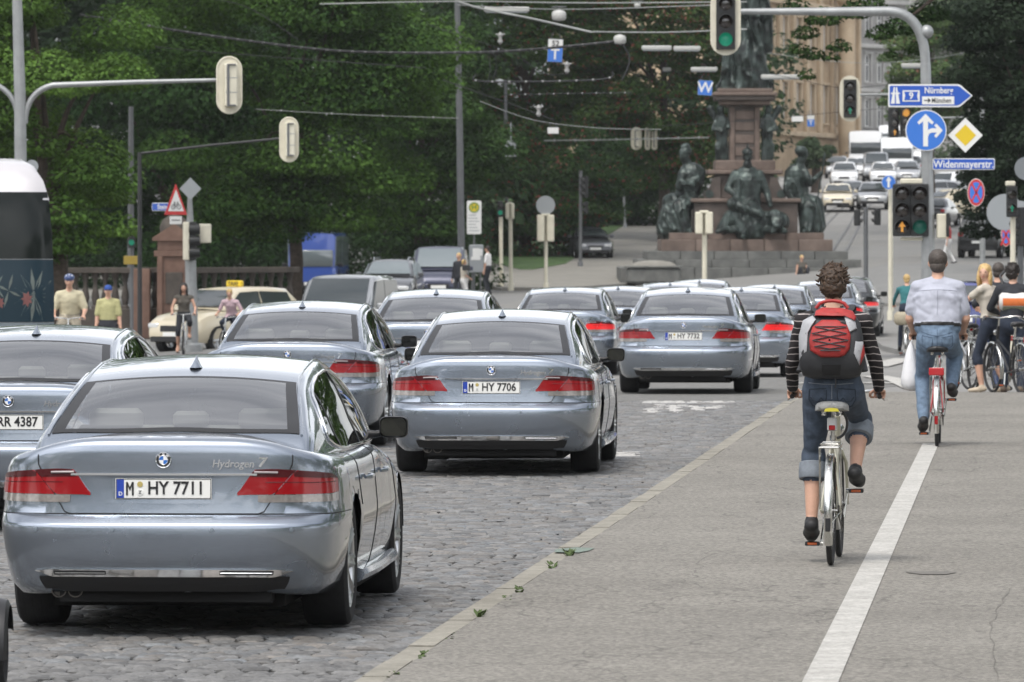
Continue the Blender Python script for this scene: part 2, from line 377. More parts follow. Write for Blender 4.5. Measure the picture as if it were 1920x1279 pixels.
def limousine(name, label, loc, rz, mpaint, group, lit=False):
    T = thing(name, label, 'car', loc, rz, group)
    # lower shell --------------------------------------------------
    R = RINGS.copy(); nl, npnt = R.shape[:2]
    side = R[:, :, 0] > .70
    inside = np.zeros((nl, npnt), bool)
    for wy in WHEELY:
        dy, dz = R[:, :, 1]-wy, R[:, :, 2]-WZ; d = np.hypot(dy, dz); m = (d < RARCH) & side; inside |= m
        f = np.where(m, RARCH/np.maximum(d, .02), 1)
        R[:, :, 1] = np.where(m, wy+dy*f, R[:, :, 1]); R[:, :, 2] = np.where(m, np.maximum(WZ+dz*f, .17), R[:, :, 2])
    iseam = 12
    def half(lv0, lv1, name, u0=0, u1=None):
        mb = MB()
        for sg in (1, -1):
            P = [[Vector((sg*R[j, i, 0], R[j, i, 1], R[j, i, 2])) for i in range(npnt)] for j in range(lv0, lv1)]
            mb.grid(P, skip=lambda a, b: inside[lv0+a, b] and inside[lv0+a+1, b] and inside[lv0+a, b+1] and inside[lv0+a+1, b+1] or not (u0 <= b < (u1 or 10**6)), flip=sg < 0)
        return mb
    ib = int(np.argmin(np.abs(RINGS[9, :70, 1]-.80)))
    half(0, iseam+1, '', 0, ib).build('rear_bumper', mpaint, T, 40)
    body = half(0, nl, '', ib)
    up = half(iseam, nl, '', 0, ib)
    body.add(up.v, up.f)
    # deck, bonnet and cowl: bridge the last ring from left to right
    top = R[-1]; rows = []
    for i in range(0, npnt):
        x, y, z = top[i]; zc = max(z, crv(ZCEN, y)); k = 7; row = []
        for q in range(-k, k+1):
            s = q/k; row.append(Vector((x*s, y, z+(zc-z)*(1-abs(s)**3.2))))
        rows.append(row)
    body.grid(rows, skip=lambda i, j: 1 < j < 12 and .9 < rows[i][0].y < 3.7 and .9 < rows[i+1][0].y < 3.7)
    # greenhouse --------------------------------------------------
    ys = np.linspace(.44, 4.25, 78); D = [dome_section(y) for y in ys]
    def rw(y): return crv(XR, y)-.052
    for sg in (1, -1):
        P = [[Vector((sg*p[0], p[1], p[2])) for p in d] for d in D]
        def sk(i, j):
            c = (P[i][j]+P[i+1][j+1])*.5; x, y, z = abs(c.x), c.y, c.z
            if j >= 24 and ((.66 < y < 1.39 and x < rw(y)-.02) or (3.08 < y < 3.95 and x < rw(y)-.02)): return True
            if j < 20 and 1.22 < y < 3.7 and sidewin_bot(y)+.012 < z < sidewin_top(y)-.012: return True
            return False
        body.grid(P, skip=sk, flip=sg > 0)
    body.build('body', mpaint, T, 42)
    # wheel wells and floor
    wl = MB()
    for sg in (1, -1):
        for wy in WHEELY:
            wl.grid([[Vector((sg*x_, wy+rr_*math.cos(t), WZ+rr_*math.sin(t))) for rr_, x_ in ((RARCH+.012, .50), (RARCH+.006, .92), (RARCH-.004, .925))] for t in np.linspace(math.radians(6), math.radians(174), 24)])
    wl.box((0, 2.6, .215), (1.26, 4.5, .13)); wl.box((0, .44, .255), (1.15, .55, .15)); wl.box((0, 2.7, .22), (1.7, 2.2, .14)); wl.box((0, 2.35, .60), (1.5, 3.1, .5))
    wl.build('underbody', M_WELL, T, 30)
    # glass --------------------------------------------------------
    def win(y0, y1, name, inv=False):
        mb = MB(); n, k = 20, 20; P = []
        for i in range(n+1):
            y = y0+(y1-y0)*i/n; w = rw(y); P.append([dome_at_x(y, w*(-1+2*j/k), .004) for j in range(k+1)])
        for j in range(k+1):      # rounded corners
            pass
        for i in range(n):
            for j in range(k):
                fr = i < 1 or i >= n-1 or j < 1 or j >= k-1
                mb.add([P[i][j], P[i][j+1], P[i+1][j+1], P[i+1][j]], [(0, 1, 2, 3)], 1 if fr else 0)
        return mb.build(name, [M_GLASS, M_TRIM], T, 60)
    rwn = win(.635, 1.415, 'rear_window'); win(3.05, 3.98, 'windscreen')
    fr = MB()
    for sg in (1, -1):           # bright drip rail along the roof edge down the rear pillar
        fr.tube([Vector((sg*(rw(y)+.012), y, dome_at_x(y, rw(y)+.012).z+.003)) for y in np.linspace(.62, 3.9, 40)], .008, 6)
    fr.build('roof_moulding', mpaint, T, 60)
    for sg in (1, -1):
        for a, b in ((1.19, 1.47), (1.50, 2.46), (2.52, 3.74)):
            mb = MB(); n = 14
            P = [[(lambda p: Vector((sg*p.x, p.y, p.z)))(dome_at_z(y, sidewin_bot(y)+(sidewin_top(y)-sidewin_bot(y))*k/6, .003)) for k in range(7)] for y in np.linspace(a, b, n)]
            mb.grid(P); mb.build('side_window', M_GLASSDK, T, 60)
        mb = MB()
        for a, b in ((1.465, 1.505), (2.455, 2.525)):
            P = [[(lambda p: Vector((sg*p.x, p.y, p.z)))(dome_at_z(y, sidewin_bot(y)+(sidewin_top(y)-sidewin_bot(y))*k/6, .006)) for k in range(7)] for y in (a, b)]
            mb.grid(P)
        mb.build('window_pillar', M_TRIM, T)
        mb = MB(); ys2 = np.linspace(1.185, 3.75, 40)
        f = lambda y, z: (lambda p: Vector((sg*p.x, p.y, p.z)))(dome_at_z(y, z, .006))
        mb.tube([f(y, sidewin_top(y)) for y in ys2]+[f(y, sidewin_bot(y)) for y in ys2[::-1]], .009, 6, closed=True)
        mb.build('window_trim', M_CHROME, T, 60)
    # cabin
    c = MB()
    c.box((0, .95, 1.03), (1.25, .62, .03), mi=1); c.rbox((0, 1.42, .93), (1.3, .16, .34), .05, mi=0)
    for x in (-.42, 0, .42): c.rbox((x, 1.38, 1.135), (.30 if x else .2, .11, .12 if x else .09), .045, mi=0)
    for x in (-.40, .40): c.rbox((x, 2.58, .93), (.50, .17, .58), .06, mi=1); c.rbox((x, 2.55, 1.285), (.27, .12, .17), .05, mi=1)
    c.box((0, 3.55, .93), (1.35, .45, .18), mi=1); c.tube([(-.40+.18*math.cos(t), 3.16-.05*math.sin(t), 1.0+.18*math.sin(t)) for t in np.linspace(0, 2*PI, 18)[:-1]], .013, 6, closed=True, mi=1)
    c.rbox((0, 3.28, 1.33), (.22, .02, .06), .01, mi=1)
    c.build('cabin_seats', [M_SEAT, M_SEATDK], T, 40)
    # tail lights ---------------------------------------------------
    for sg in (1, -1):
        lt = MB(); us = lambda a, b, n: [sg*(a+(b-a)*i/n) for i in range(n+1)]
        zt = lambda u: interp([(.40, .772), (.42, .79), (.50, .90), (.60, .907), (.85, .905), (1.0, .895), (1.09, .87), (1.12, .855)], abs(u))
        zb = lambda u: interp([(.40, .760), (.45, .764), (.62, .766), (1.0, .775), (1.12, .785)], abs(u))
        dia = lambda u: .905-(.70-abs(u))*1.02
        lt_split = lambda u: min(zt(u), max(zb(u), .905-(.735-abs(u))*1.05+0))
        # lid section, quarter-panel section with a dark seam between
        skin_patch(lt, us(.403, .735, 16), lambda u: max(zb(u), min(zt(u), zb(u)+(abs(u)-.60)*1.06)), zt, 4, .010, 0)
        skin_patch(lt, us(.607, 1.11, 22), zb, lambda u: max(zb(u), min(zt(u), zb(u)+(abs(u)-.605)*1.06)), 4, .010, 0)
        # darker upper band of each section and light lines
        skin_patch(lt, us(.49, .735, 10), lambda u: max(.862, min(zt(u), zb(u)+(abs(u)-.60)*1.06)), zt, 2, .0125, 1)
        skin_patch(lt, us(.72, 1.10, 12), lambda u: .868-.01*(abs(u)-.7), lambda u: max(.868, min(zt(u), zb(u)+(abs(u)-.605)*1.06)), 2, .0125, 1)
        for zz in (.832,): skin_line(lt, [(sg*(.56 if zz > .81 else .5), zz), (sg*1.08, zz+.012)], .0022, .0102, 5, 1)
        L_ = lt.build('tail_light', [M_BRAKE if lit else M_RED, M_REDDK], T, 35)
        cl = MB(); skin_patch(cl, us(.515, 1.11, 22), lambda u: max(.722, .76-(abs(u)-.48)*1.0) if abs(u) < .56 else .722+.012*(abs(u)-.56), lambda u: zb(u)-.003, 2, .009, 0)
        cl.build('reverse_lens', M_CLEAR, L_, 35)
        ch = MB(); skin_line(ch, [(sg*.50, .886), (sg*.63, .887)], .0065, .014, 6, 0); ch.build('light_blade', mat('light_blade', (.30, .26, .26), .3, .5), L_, 60)
    # panel gaps -----------------------------------------------------
    g = MB(); k = .0032
    skin_line(g, [(-.70, .905), (-.545, .672), (-.515, .660), (.515, .660), (.545, .672), (.70, .905), (.72, .94), (.74, 1.0)], k, .002)
    skin_line(g, [(-.70, .905), (-.72, .94), (-.74, 1.0)], k, .002)
    for sg in (1, -1):
        skin_line(g, [(sg*.53, .660), (sg*1.55, .660)], k*.8, .001)
        ui = lambda y: sg*float(np.interp(y, RINGS[9, 30:120, 1], _s[30:120]))
        skin_line(g, [(ui(1.56), .66), (ui(1.50), .80), (ui(1.42), 1.06)], k*.8, .001); skin_line(g, [(ui(2.50), .30), (ui(2.50), 1.05)], k*.8, .001); skin_line(g, [(ui(3.85), .30), (ui(3.80), 1.0)], k*.8, .001)
        skin_line(g, [(ui(1.60), .30), (ui(3.85), .30)], k*.8, .001)
    g.build('panel_gap', M_GAP, T, 60)
    # chrome strip, plate recess, plate -------------------------------
    cs = MB(); skin_patch(cs, np.linspace(-.515, .515, 34), lambda u: .868, lambda u: .880, 1, .016, 0); cs.build('chrome_strip', M_CHROME, T, 35)
    rc = MB()
    tz = .866; bz = .715; a, b = .42, .315
    f = lambda x, z, o: skin(x, z, o)
    outer = [(-a, tz), (a, tz), (b, bz), (-b, bz)]; inner = [(-.30, tz-.012), (.30, tz-.012), (.275, bz+.022), (-.275, bz+.022)]
    for i in range(4):
        (x0, z0), (x1, z1), (x2, z2), (x3, z3) = outer[i], outer[(i+1) % 4], inner[(i+1) % 4], inner[i]; n = 10
        rc.grid([[f(x0+(x1-x0)*q/n, z0+(z1-z0)*q/n, .003) for q in range(n+1)], [f(x3+(x2-x3)*q/n, z3+(z2-z3)*q/n, -.022)+Vector((0, -.0245, 0)) for q in range(n+1)]])
    rc.build('plate_recess', mpaint, T, 20)
    # emblem
    eb = skin(0, .951, .012); nrm = Matrix.Rotation(PI/2, 3, 'X')
    em = MB(); em.lathe([(.0, .002), (.041, .002), (.043, -.012)], 28, c=eb, M=nrm, mi=0, cap=False)
    em.lathe([(.038, .0035), (.041, .006), (.043, .0035), (.043, -.004)], 28, c=eb, M=nrm, mi=1, cap=False)
    em.lathe([(.0225, .003), (.0245, .0045), (.0265, .003)], 28, c=eb, M=nrm, mi=1, cap=False)
    for q in range(4):
        n = 6; pts = [(0, 0)]+[(.023*math.cos(PI/2*(q+i/n)), .023*math.sin(PI/2*(q+i/n))) for i in range(n+1)]
        em.prism(pts, .0021, .0038, lambda p, r_, d: eb+Vector((p, -d, r_)), mi=3 if q in (1, 3) else 2)
    for ch_, an in (('B', .75), ('M', 0), ('W', -.75)):
        c_, s_ = math.cos(-an), math.sin(-an)
        add_text(em, ch_, .017, lambda x, y, z: eb+Vector(((x*math.cos(an)-y*math.sin(an))-math.sin(an)*.0325, -.003-z, x*math.sin(an)+y*math.cos(an)+math.cos(an)*.0325)), .002, .0006, mi=2)
    em.build('emblem', [M_INK, M_CHROME, M_WHITE, M_BLUE], T, 30)
    bd = MB(); add_text(bd, 'Hydrogen', .058, lambda x, y, z: skin(x*1.0+.385, .930+y, .003)+Vector((0, -z, 0)), .005, .0008, .25)
    add_text(bd, '7', .075, lambda x, y, z: skin(x*1.3+.545, .940+y, .003)+Vector((0, -z, 0)), .006, .002, .25)
    bd.build('badge_lettering', M_CHROME, T, 0)
    # bumper trim, valance, sensors -----------------------------------
    tr = MB(); skin_patch(tr, np.linspace(-.73, .73, 48), lambda u: .326+.030*sstep(.62, .73, abs(u)), lambda u: .366-.006*sstep(.62, .73, abs(u)), 2, .012, 0)
    tr.build('bumper_chrome', M_CHROME, T, 35)
    va = MB(); skin_patch(va, np.linspace(-.72, .72, 40), lambda u: .246+.02*sstep(.55, .72, abs(u)), lambda u: .328, 3, .006, 0)
    for sg in (1, -1):
        skin_patch(va, [sg*x for x in np.linspace(.32, .62, 12)], lambda u: .338, lambda u: .360, 1, .0135, 0)
    va.build('bumper_valance', M_TRIM, T, 35)
    vs = MB()
    for sg in (1, -1): skin_line(vs, [(sg*.325, .349), (sg*.612, .349)], .003, .0155, 5)
    vs.build('reflector_bar', M_CHROME, T, 60)
    for u in (-.70, -.27, .27, .70):
        c_ = skin(u, .578, .0015); n_ = (skin(u, .578, .02)-skin(u, .578, 0)).normalized(); mb = MB()
        mb.lathe([(.011, 0), (.012, .002), (.010, .0025), (0, .002)], 14, c=c_, M=n_.to_track_quat('Z', 'Y').to_matrix(), cap=False); mb.build('parking_sensor', mat('sensor', (.25, .29, .33), .4, .6), T)
    ex = MB()
    for x in (-.58, -.49): ex.lathe([(.036, -.0), (.042, 0), (.042, .3)], 16, c=(x, .16, .245), M=Matrix.Rotation(-PI/2, 3, 'X'), cap=False); ex.lathe([(.035, .02), (.0, .02)], 12, c=(x, .17, .245), M=Matrix.Rotation(-PI/2, 3, 'X'), cap=False)
    ex.build('exhaust_pipe', mat('exhaust', (.10, .09, .08), .4, .8), T)
    # roof aerial
    an = MB(); y0 = 1.62
    for w_, h_, yy, dy in ((.034, 0, 0, .11), (.020, .028, .02, .07), (.008, .055, .055, .03), (.003, .066, .07, .012)):
        pass
    secs = [(.036, .0, -.06, .10), (.022, .022, -.035, .085), (.010, .045, .0, .075), (.004, .066, .045, .072)]
    P = []
    for w_, h_, ya, yb in secs:
        P.append([Vector((w_*math.sin(t)*1.0, y0+(ya+yb)/2-(yb-ya)/2*math.cos(t), crv(ZC, y0)+.004+h_)) for t in np.linspace(0, 2*PI, 13)])
    an.grid(P); an.add(P[-1][:-1], [tuple(range(12))]); an.build('roof_aerial', mpaint, T, 50)
    # mirrors, handles, sills
    for sg in (1, -1):
        m_ = MB(); cx, cy, cz = sg*.965, 3.50, 1.03
        m_.rbox((cx, cy, cz), (.235, .13, .165), .045, M=Matrix.Rotation(-PI/2, 3, 'X') @ Matrix.Identity(3)) if False else None
        P = []
        for dy, s_ in ((-.06, .94), (-.045, 1.0), (.0, .99), (.05, .85), (.085, .55), (.095, .2)):
            row = []
            for t in np.linspace(0, 2*PI, 25):
                c1, s1 = math.cos(t), math.sin(t); row.append(Vector((cx+.085*s_*math.copysign(abs(c1)**.45, c1)+sg*(.0), cy+dy, cz+.064*s_*math.copysign(abs(s1)**.45, s1)-.012*sg*c1*0)))
            P.append(row)
        m_.grid(P, mi=0); m_.tube([(sg*.79, 3.54, .985), (sg*.85, 3.52, .985), (sg*.92, 3.50, 1.0)], [.03, .022, .02], 8, mi=0)
        mo = m_.build('side_mirror', [M_TRIM], T, 45)
        gl = MB(); row = [Vector((cx+.074*math.copysign(abs(math.cos(t))**.45, math.cos(t)), cy-.052+sg*.16*.0, cz+.053*math.copysign(abs(math.sin(t))**.45, math.sin(t)))) for t in np.linspace(0, 2*PI, 25)[:-1]]
        row = [Vector((p.x, cy-.056+sg*(p.x-cx)*.12-(p.z-cz)*.10-.004, p.z)) for p in row]; gl.add(row, [tuple(range(24))]); gl.build('mirror_glass', mat('mirror_glass', (.07, .075, .075), .03, 1.0), mo, 0)
        for y in (1.75, 2.78):
            h_ = MB(); p0 = Vector((sg*.953, y, .80)); h_.tube([p0+Vector((-sg*.006, -.02, 0)), p0+Vector((sg*.022, .02, .002)), p0+Vector((sg*.024, .16, .006)), p0+Vector((-sg*.004, .21, .006))], [.010, .014, .014, .010], 8)
            h_.build('door_handle', mpaint, T)
        sl = MB(); sl.tube([(sg*.915, 1.58, .255), (sg*.925, 2.6, .25), (sg*.915, 3.86, .255)], .045, 8, flat=.9); sl.build('side_sill', mpaint, T)
    # front lamps and grille (the far end)
    fl = MB()
    for sg in (1, -1):
        e = _s[-1]
        skin_patch(fl, [sg*(e-x) for x in np.linspace(.42, .86, 10)], lambda u: .80, lambda u: .93, 2, .008, 0)
    fl.build('headlight', M_CLEAR, T)
    gr = MB()
    for sg in (1, -1): skin_patch(gr, [sg*(_s[-1]-x) for x in np.linspace(.03, .30, 6)], lambda u: .70, lambda u: .95, 3, .014, 0)
    gr.build('grille', M_CHROME, T)
    # wheels
    for wy in WHEELY:
        for sg in (1, -1):
            W_ = bpy.data.objects.new('wheel', TY); COL.objects.link(W_); W_.parent = T; W_.location = (sg*.795, wy, WZ)
            if sg < 0: W_.rotation_euler = (0, 0, PI)
            link('rim', RI, W_); link('brake_disc', DI, W_)
    return T
def number_plate(T, txt, blue=True, seal=True, dealer=None):
    """plate of one car: white sheet, black rim, blue band, pressed characters"""
    c = skin(0, .796, .004)+Vector((0, -.006, 0)); f = lambda x, z, d: c+Vector((x, -d, z))
    mb = MB(); mb.prism([(-.26, -.055), (.26, -.055), (.26, .055), (-.26, .055)], -.004, 0, f, 0)
    w = .004
    for x0, z0, x1, z1 in ((-.257, .050, .257, .0535), (-.257, -.0535, .257, -.050), (-.257, -.05, -.2535, .05), (.2535, -.05, .257, .05)):
        mb.prism([(x0, z0), (x1, z0), (x1, z1), (x0, z1)], -.001, .0012, f, 1)
    if blue: mb.prism([(-.2530, -.0495), (-.214, -.0495), (-.214, .0495), (-.2530, .0495)], -.001, .0010, f, 2)
    P = mb.build('number_plate', [M_PLATE, M_INK, M_EUBLUE], T, 0)
    t = MB()
    if blue:
        add_text(t, 'D', .030, lambda x, y, z: f(-.233+x, -.028+y, .0018+z), .0012, .0006, mi=1)
    if txt:
        a, b = txt
        if a: t.prism([(-.203, -.036), (-.1925, -.036), (-.1925, .016), (-.182, -.012), (-.1715, .016), (-.1715, -.036), (-.161, -.036), (-.161, .036), (-.171, .036), (-.182, .008), (-.193, .036), (-.203, .036)], .0010, .0028, f, 0)
        add_text(t, b, .100, lambda x, y, z: f((.068 if a else .02)+x*.86, .001+y*.98, .002+z), .002, .0018, mi=0)
        if seal:
            for dz, r, m_ in ((.024, .0155, 2), (-.020, .017, 1)):
                t.lathe([(0, .003), (r, .003), (r, -.001)], 16, c=f(-.127, dz, 0), M=Matrix.Rotation(PI/2, 3, 'X'), cap=False, mi=m_)
            add_text(t, 'Z', .024, lambda x, y, z: f(-.127+x, -.020+y, .0042+z), .001, .0004, mi=0)
    if t.v: t.build('plate_lettering', [M_INK, M_PLATE, M_SEAL], P, 0)
    if dealer:
        d = MB(); d.prism([(-.265, -.080), (.265, -.080), (.265, -.056), (-.265, -.056)], -.003, .001, f, 0)
        add_text(d, dealer, .020, lambda x, y, z: f(x, -.068+y, .002+z), .001, .0002, mi=1); d.build('plate_holder', [M_INK, M_PLATE], P, 0)
    return P
# ------------------------------------------------------------------ people
V = Vector
def cap_mesh(mb, p0, p1, r0, r1, sx=1.0, side=None, n=14):
    d = p1-p0; L_ = d.length; d = d/L_ if L_ > 1e-6 else V((0, 0, 1))
    pts, rr = [], []
    for k in range(5):
        a = -PI/2+PI/2*k/4; pts.append(p0+d*(r0*math.sin(a))); rr.append(max(.0008, r0*math.cos(a)))
    for k in range(5):
        a = PI/2*k/4; pts.append(p1+d*(r1*math.sin(a))); rr.append(max(.0008, r1*math.cos(a)))
    if side is None: side = d.orthogonal()
    a = V(side); a = (a-d*a.dot(d)).normalized(); b = d.cross(a); vs = []
    for p, r in zip(pts, rr):
        for j in range(n):
            t = 2*PI*j/n; vs.append(p+a*(r*sx*math.cos(t))+b*(r*math.sin(t)))
    k = len(pts); fs = [(i*n+j, i*n+(j+1) % n, (i+1)*n+(j+1) % n, (i+1)*n+j) for i in range(k-1) for j in range(n)]
    fs += [tuple(range(n-1, -1, -1)), tuple((k-1)*n+j for j in range(n))]
    mb.add(vs, fs)
class Flesh:
    """a continuous surface grown over tapered limbs; every limb names the zone (material) it carries"""
    def __init__(s): s.p = []
    def c(s, p0, p1, r0, r1, z, sx=1.0, side=None): s.p.append(('c', V(p0), V(p1), r0, r1, z, sx, V(side) if side is not None else None))
    def e(s, c, r, z, M=None): s.p.append(('e', V(c), r, M or Matrix.Identity(3), z))
    def raw(s, voxel, it=2):
        mb = MB()
        for q in s.p:
            if q[0] == 'c': cap_mesh(mb, q[1], q[2], q[3], q[4], q[6], q[7])
            else: mb.sph(q[1], q[2], 16, 10, q[3])
        me = mb.mesh('flesh', [MATS.get('skin') or mat('skin', (.5, .3, .22))], 0)
        o = bpy.data.objects.new('flesh', me); COL.objects.link(o)
        m = o.modifiers.new('r', 'REMESH'); m.mode = 'VOXEL'; m.voxel_size = voxel
        sm = o.modifiers.new('s', 'SMOOTH'); sm.iterations = it; sm.factor = .5
        dg = bpy.context.evaluated_depsgraph_get(); dg.update(); r = bpy.data.meshes.new_from_object(o.evaluated_get(dg))
        bpy.data.objects.remove(o); bpy.data.meshes.remove(me)
        n = len(r.vertices); co = np.empty(n*3); r.vertices.foreach_get('co', co); co = co.reshape(-1, 3)
        fs = [tuple(p.vertices) for p in r.polygons]; bpy.data.meshes.remove(r)
        return co, fs
    def zones(s, P):
        best = np.full(len(P), 1e9); z = np.zeros(len(P), int)
        for q in s.p:
            if q[0] == 'c':
                a, b = np.array(q[1]), np.array(q[2]); d = b-a; L2 = max(1e-9, d @ d); t = np.clip(((P-a) @ d)/L2, 0, 1)
                v = P-(a+t[:, None]*d); r = q[3]+(q[4]-q[3])*t
                if q[6] != 1.0 and q[7] is not None:
                    sd = np.array(q[7], float); dn = d/math.sqrt(L2); sd = sd-dn*(sd @ dn); sd /= np.linalg.norm(sd)+1e-9
                    k = v @ sd; v = v-k[:, None]*sd+(k/q[6])[:, None]*sd
                m = np.linalg.norm(v, axis=1)/r; zz = q[5]
            else:
                Mi = np.array(q[3].inverted()); v = (P-np.array(q[1])) @ Mi.T; m = np.linalg.norm(v/np.array(q[2]), axis=1); zz = q[4]
            w_ = m < best; best = np.where(w_, m, best); z = np.where(w_, zz, z)
        if hasattr(s, 'hem'):      # straight waistline, with a belt above it if there is one
            P0, ax, h, bw = s.hem; t = (P-P0) @ ax; near = (np.linalg.norm((P-P0)-t[:, None]*ax, axis=1) < .24) & ((z == 1) | (z == 2))
            z = np.where(near & (t > -.05) & (t < h) & (z == 1), 2, z); z = np.where(near & (t >= h+bw) & (t < h+.3) & (z == 2), 1, z)
            if bw: z = np.where(near & (t >= h) & (t < h+bw), 5, z)
        return z
def flesh_obj(name, parts, ms, parent, wrinkle=0.0, wz=()):
    """parts: list of (Flesh, voxel, smoothing iterations), joined as one mesh"""
    vs, fs, mi = [], [], []
    for fl, vox, it in parts:
        co, f = fl.raw(vox, it)
        cen = np.array([co[list(q)].mean(axis=0) for q in f]); z = fl.zones(cen)
        if wrinkle:
            vz = fl.zones(co)
            for i, p in enumerate(co):
                if vz[i] in wz:
                    q_ = mnoise.noise(V((p[0]*5, p[1]*5, p[2]*4))); k = mnoise.noise(V((p[0]*9+q_*2, p[1]*9, p[2]*16)))*.8+(1-2.2*abs(mnoise.noise(V((p[0]*8+p[2]*9, p[1]*8, p[2]*7-p[0]*6)))))*.55+mnoise.noise(V((p[0]*34, p[1]*34, p[2]*22)))*.2
                    c0 = p-np.array([0, 0, 0]); co[i] = p+np.array([mnoise.noise(V((p[2]*12, p[0]*9, 3)))*wrinkle*.5, k*wrinkle, 0])
        o = len(vs); vs += [tuple(p) for p in co]; fs += [tuple(i+o for i in q) for q in f]; mi += list(z)
    mb = MB(); mb.v = vs; mb.f = fs; mb.m = [int(k) for k in mi]
    return mb.build(name, ms, parent, 80, fix=False)
def ik(a, b, l1, l2, pole):
    d = b-a; D = min(d.length, (l1+l2)*.999); d.normalize(); x = (l1*l1-l2*l2+D*D)/(2*D); h = math.sqrt(max(0, l1*l1-x*x))
    p = V(pole); p = (p-d*p.dot(d)).normalized(); return a+d*x+p*h
def hair_blob(mb, c, r, M=None, amp=.09, fr=9, n=40, m=28, seed=0, mi=0):
    vs = []; c = V(c)
    for i in range(m+1):
        a = PI*i/m
        for j in range(n):
            b = 2*PI*j/n; d = V((math.sin(a)*math.cos(b), math.sin(a)*math.sin(b), -math.cos(a)))
            k = 1+amp*(mnoise.noise(d*fr*.35+V((seed, 0, 0)))*.8+mnoise.noise(d*fr+V((seed, 5, 0)))*.6+mnoise.noise(d*fr*2.3+V((seed, 9, 0)))*.3)
            v = V((d.x*r[0]*k, d.y*r[1]*k, d.z*r[2]*k)); vs.append((M @ v if M is not None else v)+c)
    fs = [(i*n+j, i*n+(j+1) % n, (i+1)*n+(j+1) % n, (i+1)*n+j) for i in range(m) for j in range(n)]
    mb.add(vs, fs, mi)
def hand_grip(fl, bar, axis, fwd, wrist, z, k=1.0):
    a = V(axis).normalized(); f = V(fwd); f = (f-a*f.dot(a)).normalized(); up = a.cross(f)
    if up.z < 0: up = -up
    R = .021*k; pt = lambda o, th, r=R: V(bar)+a*o*k+f*(r*math.cos(math.radians(th)))+up*(r*math.sin(math.radians(th)))
    fl.c(wrist, pt(-.012, 120, .03*k), .021*k, .017*k, z, 1.4, a); fl.c(wrist, pt(.016, 115, .03*k), .020*k, .016*k, z, 1.3, a)
    for o, e, r in ((-.036, -95, .0088), (-.013, -125, .0093), (.010, -115, .009), (.032, -85, .0078)):
        ths = [110, 65, 15, -40, e]
        for t0, t1 in zip(ths, ths[1:]): fl.c(pt(o, t0, .028*k), pt(o, t1, .026*k), r*k, r*k*.95, z)
    pts = [pt(-.030, 140, .034*k), pt(-.052, 175, .032*k), pt(-.056, 215, .028*k), pt(-.050, 250, .027*k)]
    for i, (p, q) in enumerate(zip(pts, pts[1:])): fl.c(p, q, .0115*k-.001*i, .0105*k-.001*i, z)
def hand_relaxed(fl, wrist, d, inward, z, k=1.0):
    d = V(d).normalized(); n = V(inward); n = (n-d*n.dot(d)).normalized(); s = d.cross(n)
    fl.c(wrist, V(wrist)+d*.065*k, .022*k, .019*k, z, 1.55, s)
    for o, l, r in ((-.030, .070, .0085), (-.010, .080, .009), (.011, .073, .0087), (.031, .056, .0075)):
        p = V(wrist)+d*.072*k+s*o*k; q = p+(d+n*.25)*l*.45*k; t = q+(d*.8+n*.75)*l*.32*k; u = t+(d*.45+n*.95)*l*.27*k
        fl.c(p, q, r*k, r*k, z); fl.c(q, t, r*k, r*.95*k, z); fl.c(t, u, r*.95*k, r*.85*k, z)
    p = V(wrist)+d*.022*k-s*.026*k; q = p+(d*.7-s*.6+n*.3)*.040*k; t = q+(d*.95+n*.35)*.030*k
    fl.c(p, q, .0125*k, .011*k, z); fl.c(q, t, .011*k, .009*k, z)
M_SKIN = mat('skin', (.56, .33, .235), .55, var=.08, vscale=12)
def cloth(name, col, var=.14, bump=.35, bs=220, rough=.85): return mat(name, col, rough, var=var, vscale=16, bump=bump, bscale=bs, dist=.002)
M_DENIM = cloth('denim', (.050, .068, .098), .30); M_DENIMLT = cloth('denim_light', (.135, .195, .275), .22); M_DENIMDK = cloth('denim_dark', (.018, .026, .045), .2)
M_SHOE = mat('shoe_black', (.014, .014, .015), .6); M_LEATHER = mat('black_leather', (.015, .015, .016), .4)
M_HAIRDK = mat('hair_dark', (.055, .032, .018), .5, var=.7, vscale=70, bump=.9, bscale=160); M_HAIRBLOND = mat('hair_blond', (.50, .34, .14), .45, var=.45, vscale=60, bump=.8, bscale=150)
M_HAIRGREY = mat('hair_grey', (.060, .048, .040), .55, var=.6, vscale=70, bump=.8, bscale=170); M_HAIRBLK = mat('hair_black', (.02, .014, .011), .5, var=.5, vscale=60, bump=.9, bscale=160)
M_EYE = mat('eye', (.03, .02, .02), .2); M_LIP = mat('lips', (.42, .14, .12), .5)
def add_head(fl, c, yaw, z=0, k=1.0, tilt=0.0, ears=True):
    """head of the body surface: skull, jaw, nose, ears; yaw turns about z, 0 = facing +y"""
    M = Matrix.Rotation(yaw, 3, 'Z') @ Matrix.Rotation(-tilt, 3, 'X'); f = lambda x, y, zz: V(c)+M @ V((x, y, zz))*k
    fl.e(c, (.074*k, .092*k, .098*k), z, M); fl.e(f(0, .018, -.045), (.058*k, .070*k, .070*k), z, M); fl.e(f(0, .062, -.088), (.026*k, .024*k, .020*k), z, M)
    fl.c(f(0, .088, .008), f(0, .104, -.030), .009*k, .014*k, z); fl.e(f(0, .078, .022), (.050*k, .016*k, .012*k), z, M); fl.e(f(0, .082, -.060), (.024*k, .012*k, .011*k), z, M)
    for sg in (-1, 1):
        if ears: fl.e(f(sg*.075, -.005, -.012), (.011*k, .020*k, .031*k), z, M)
        fl.e(f(sg*.034, .066, -.030), (.022*k, .018*k, .020*k), z, M)
    return f, M
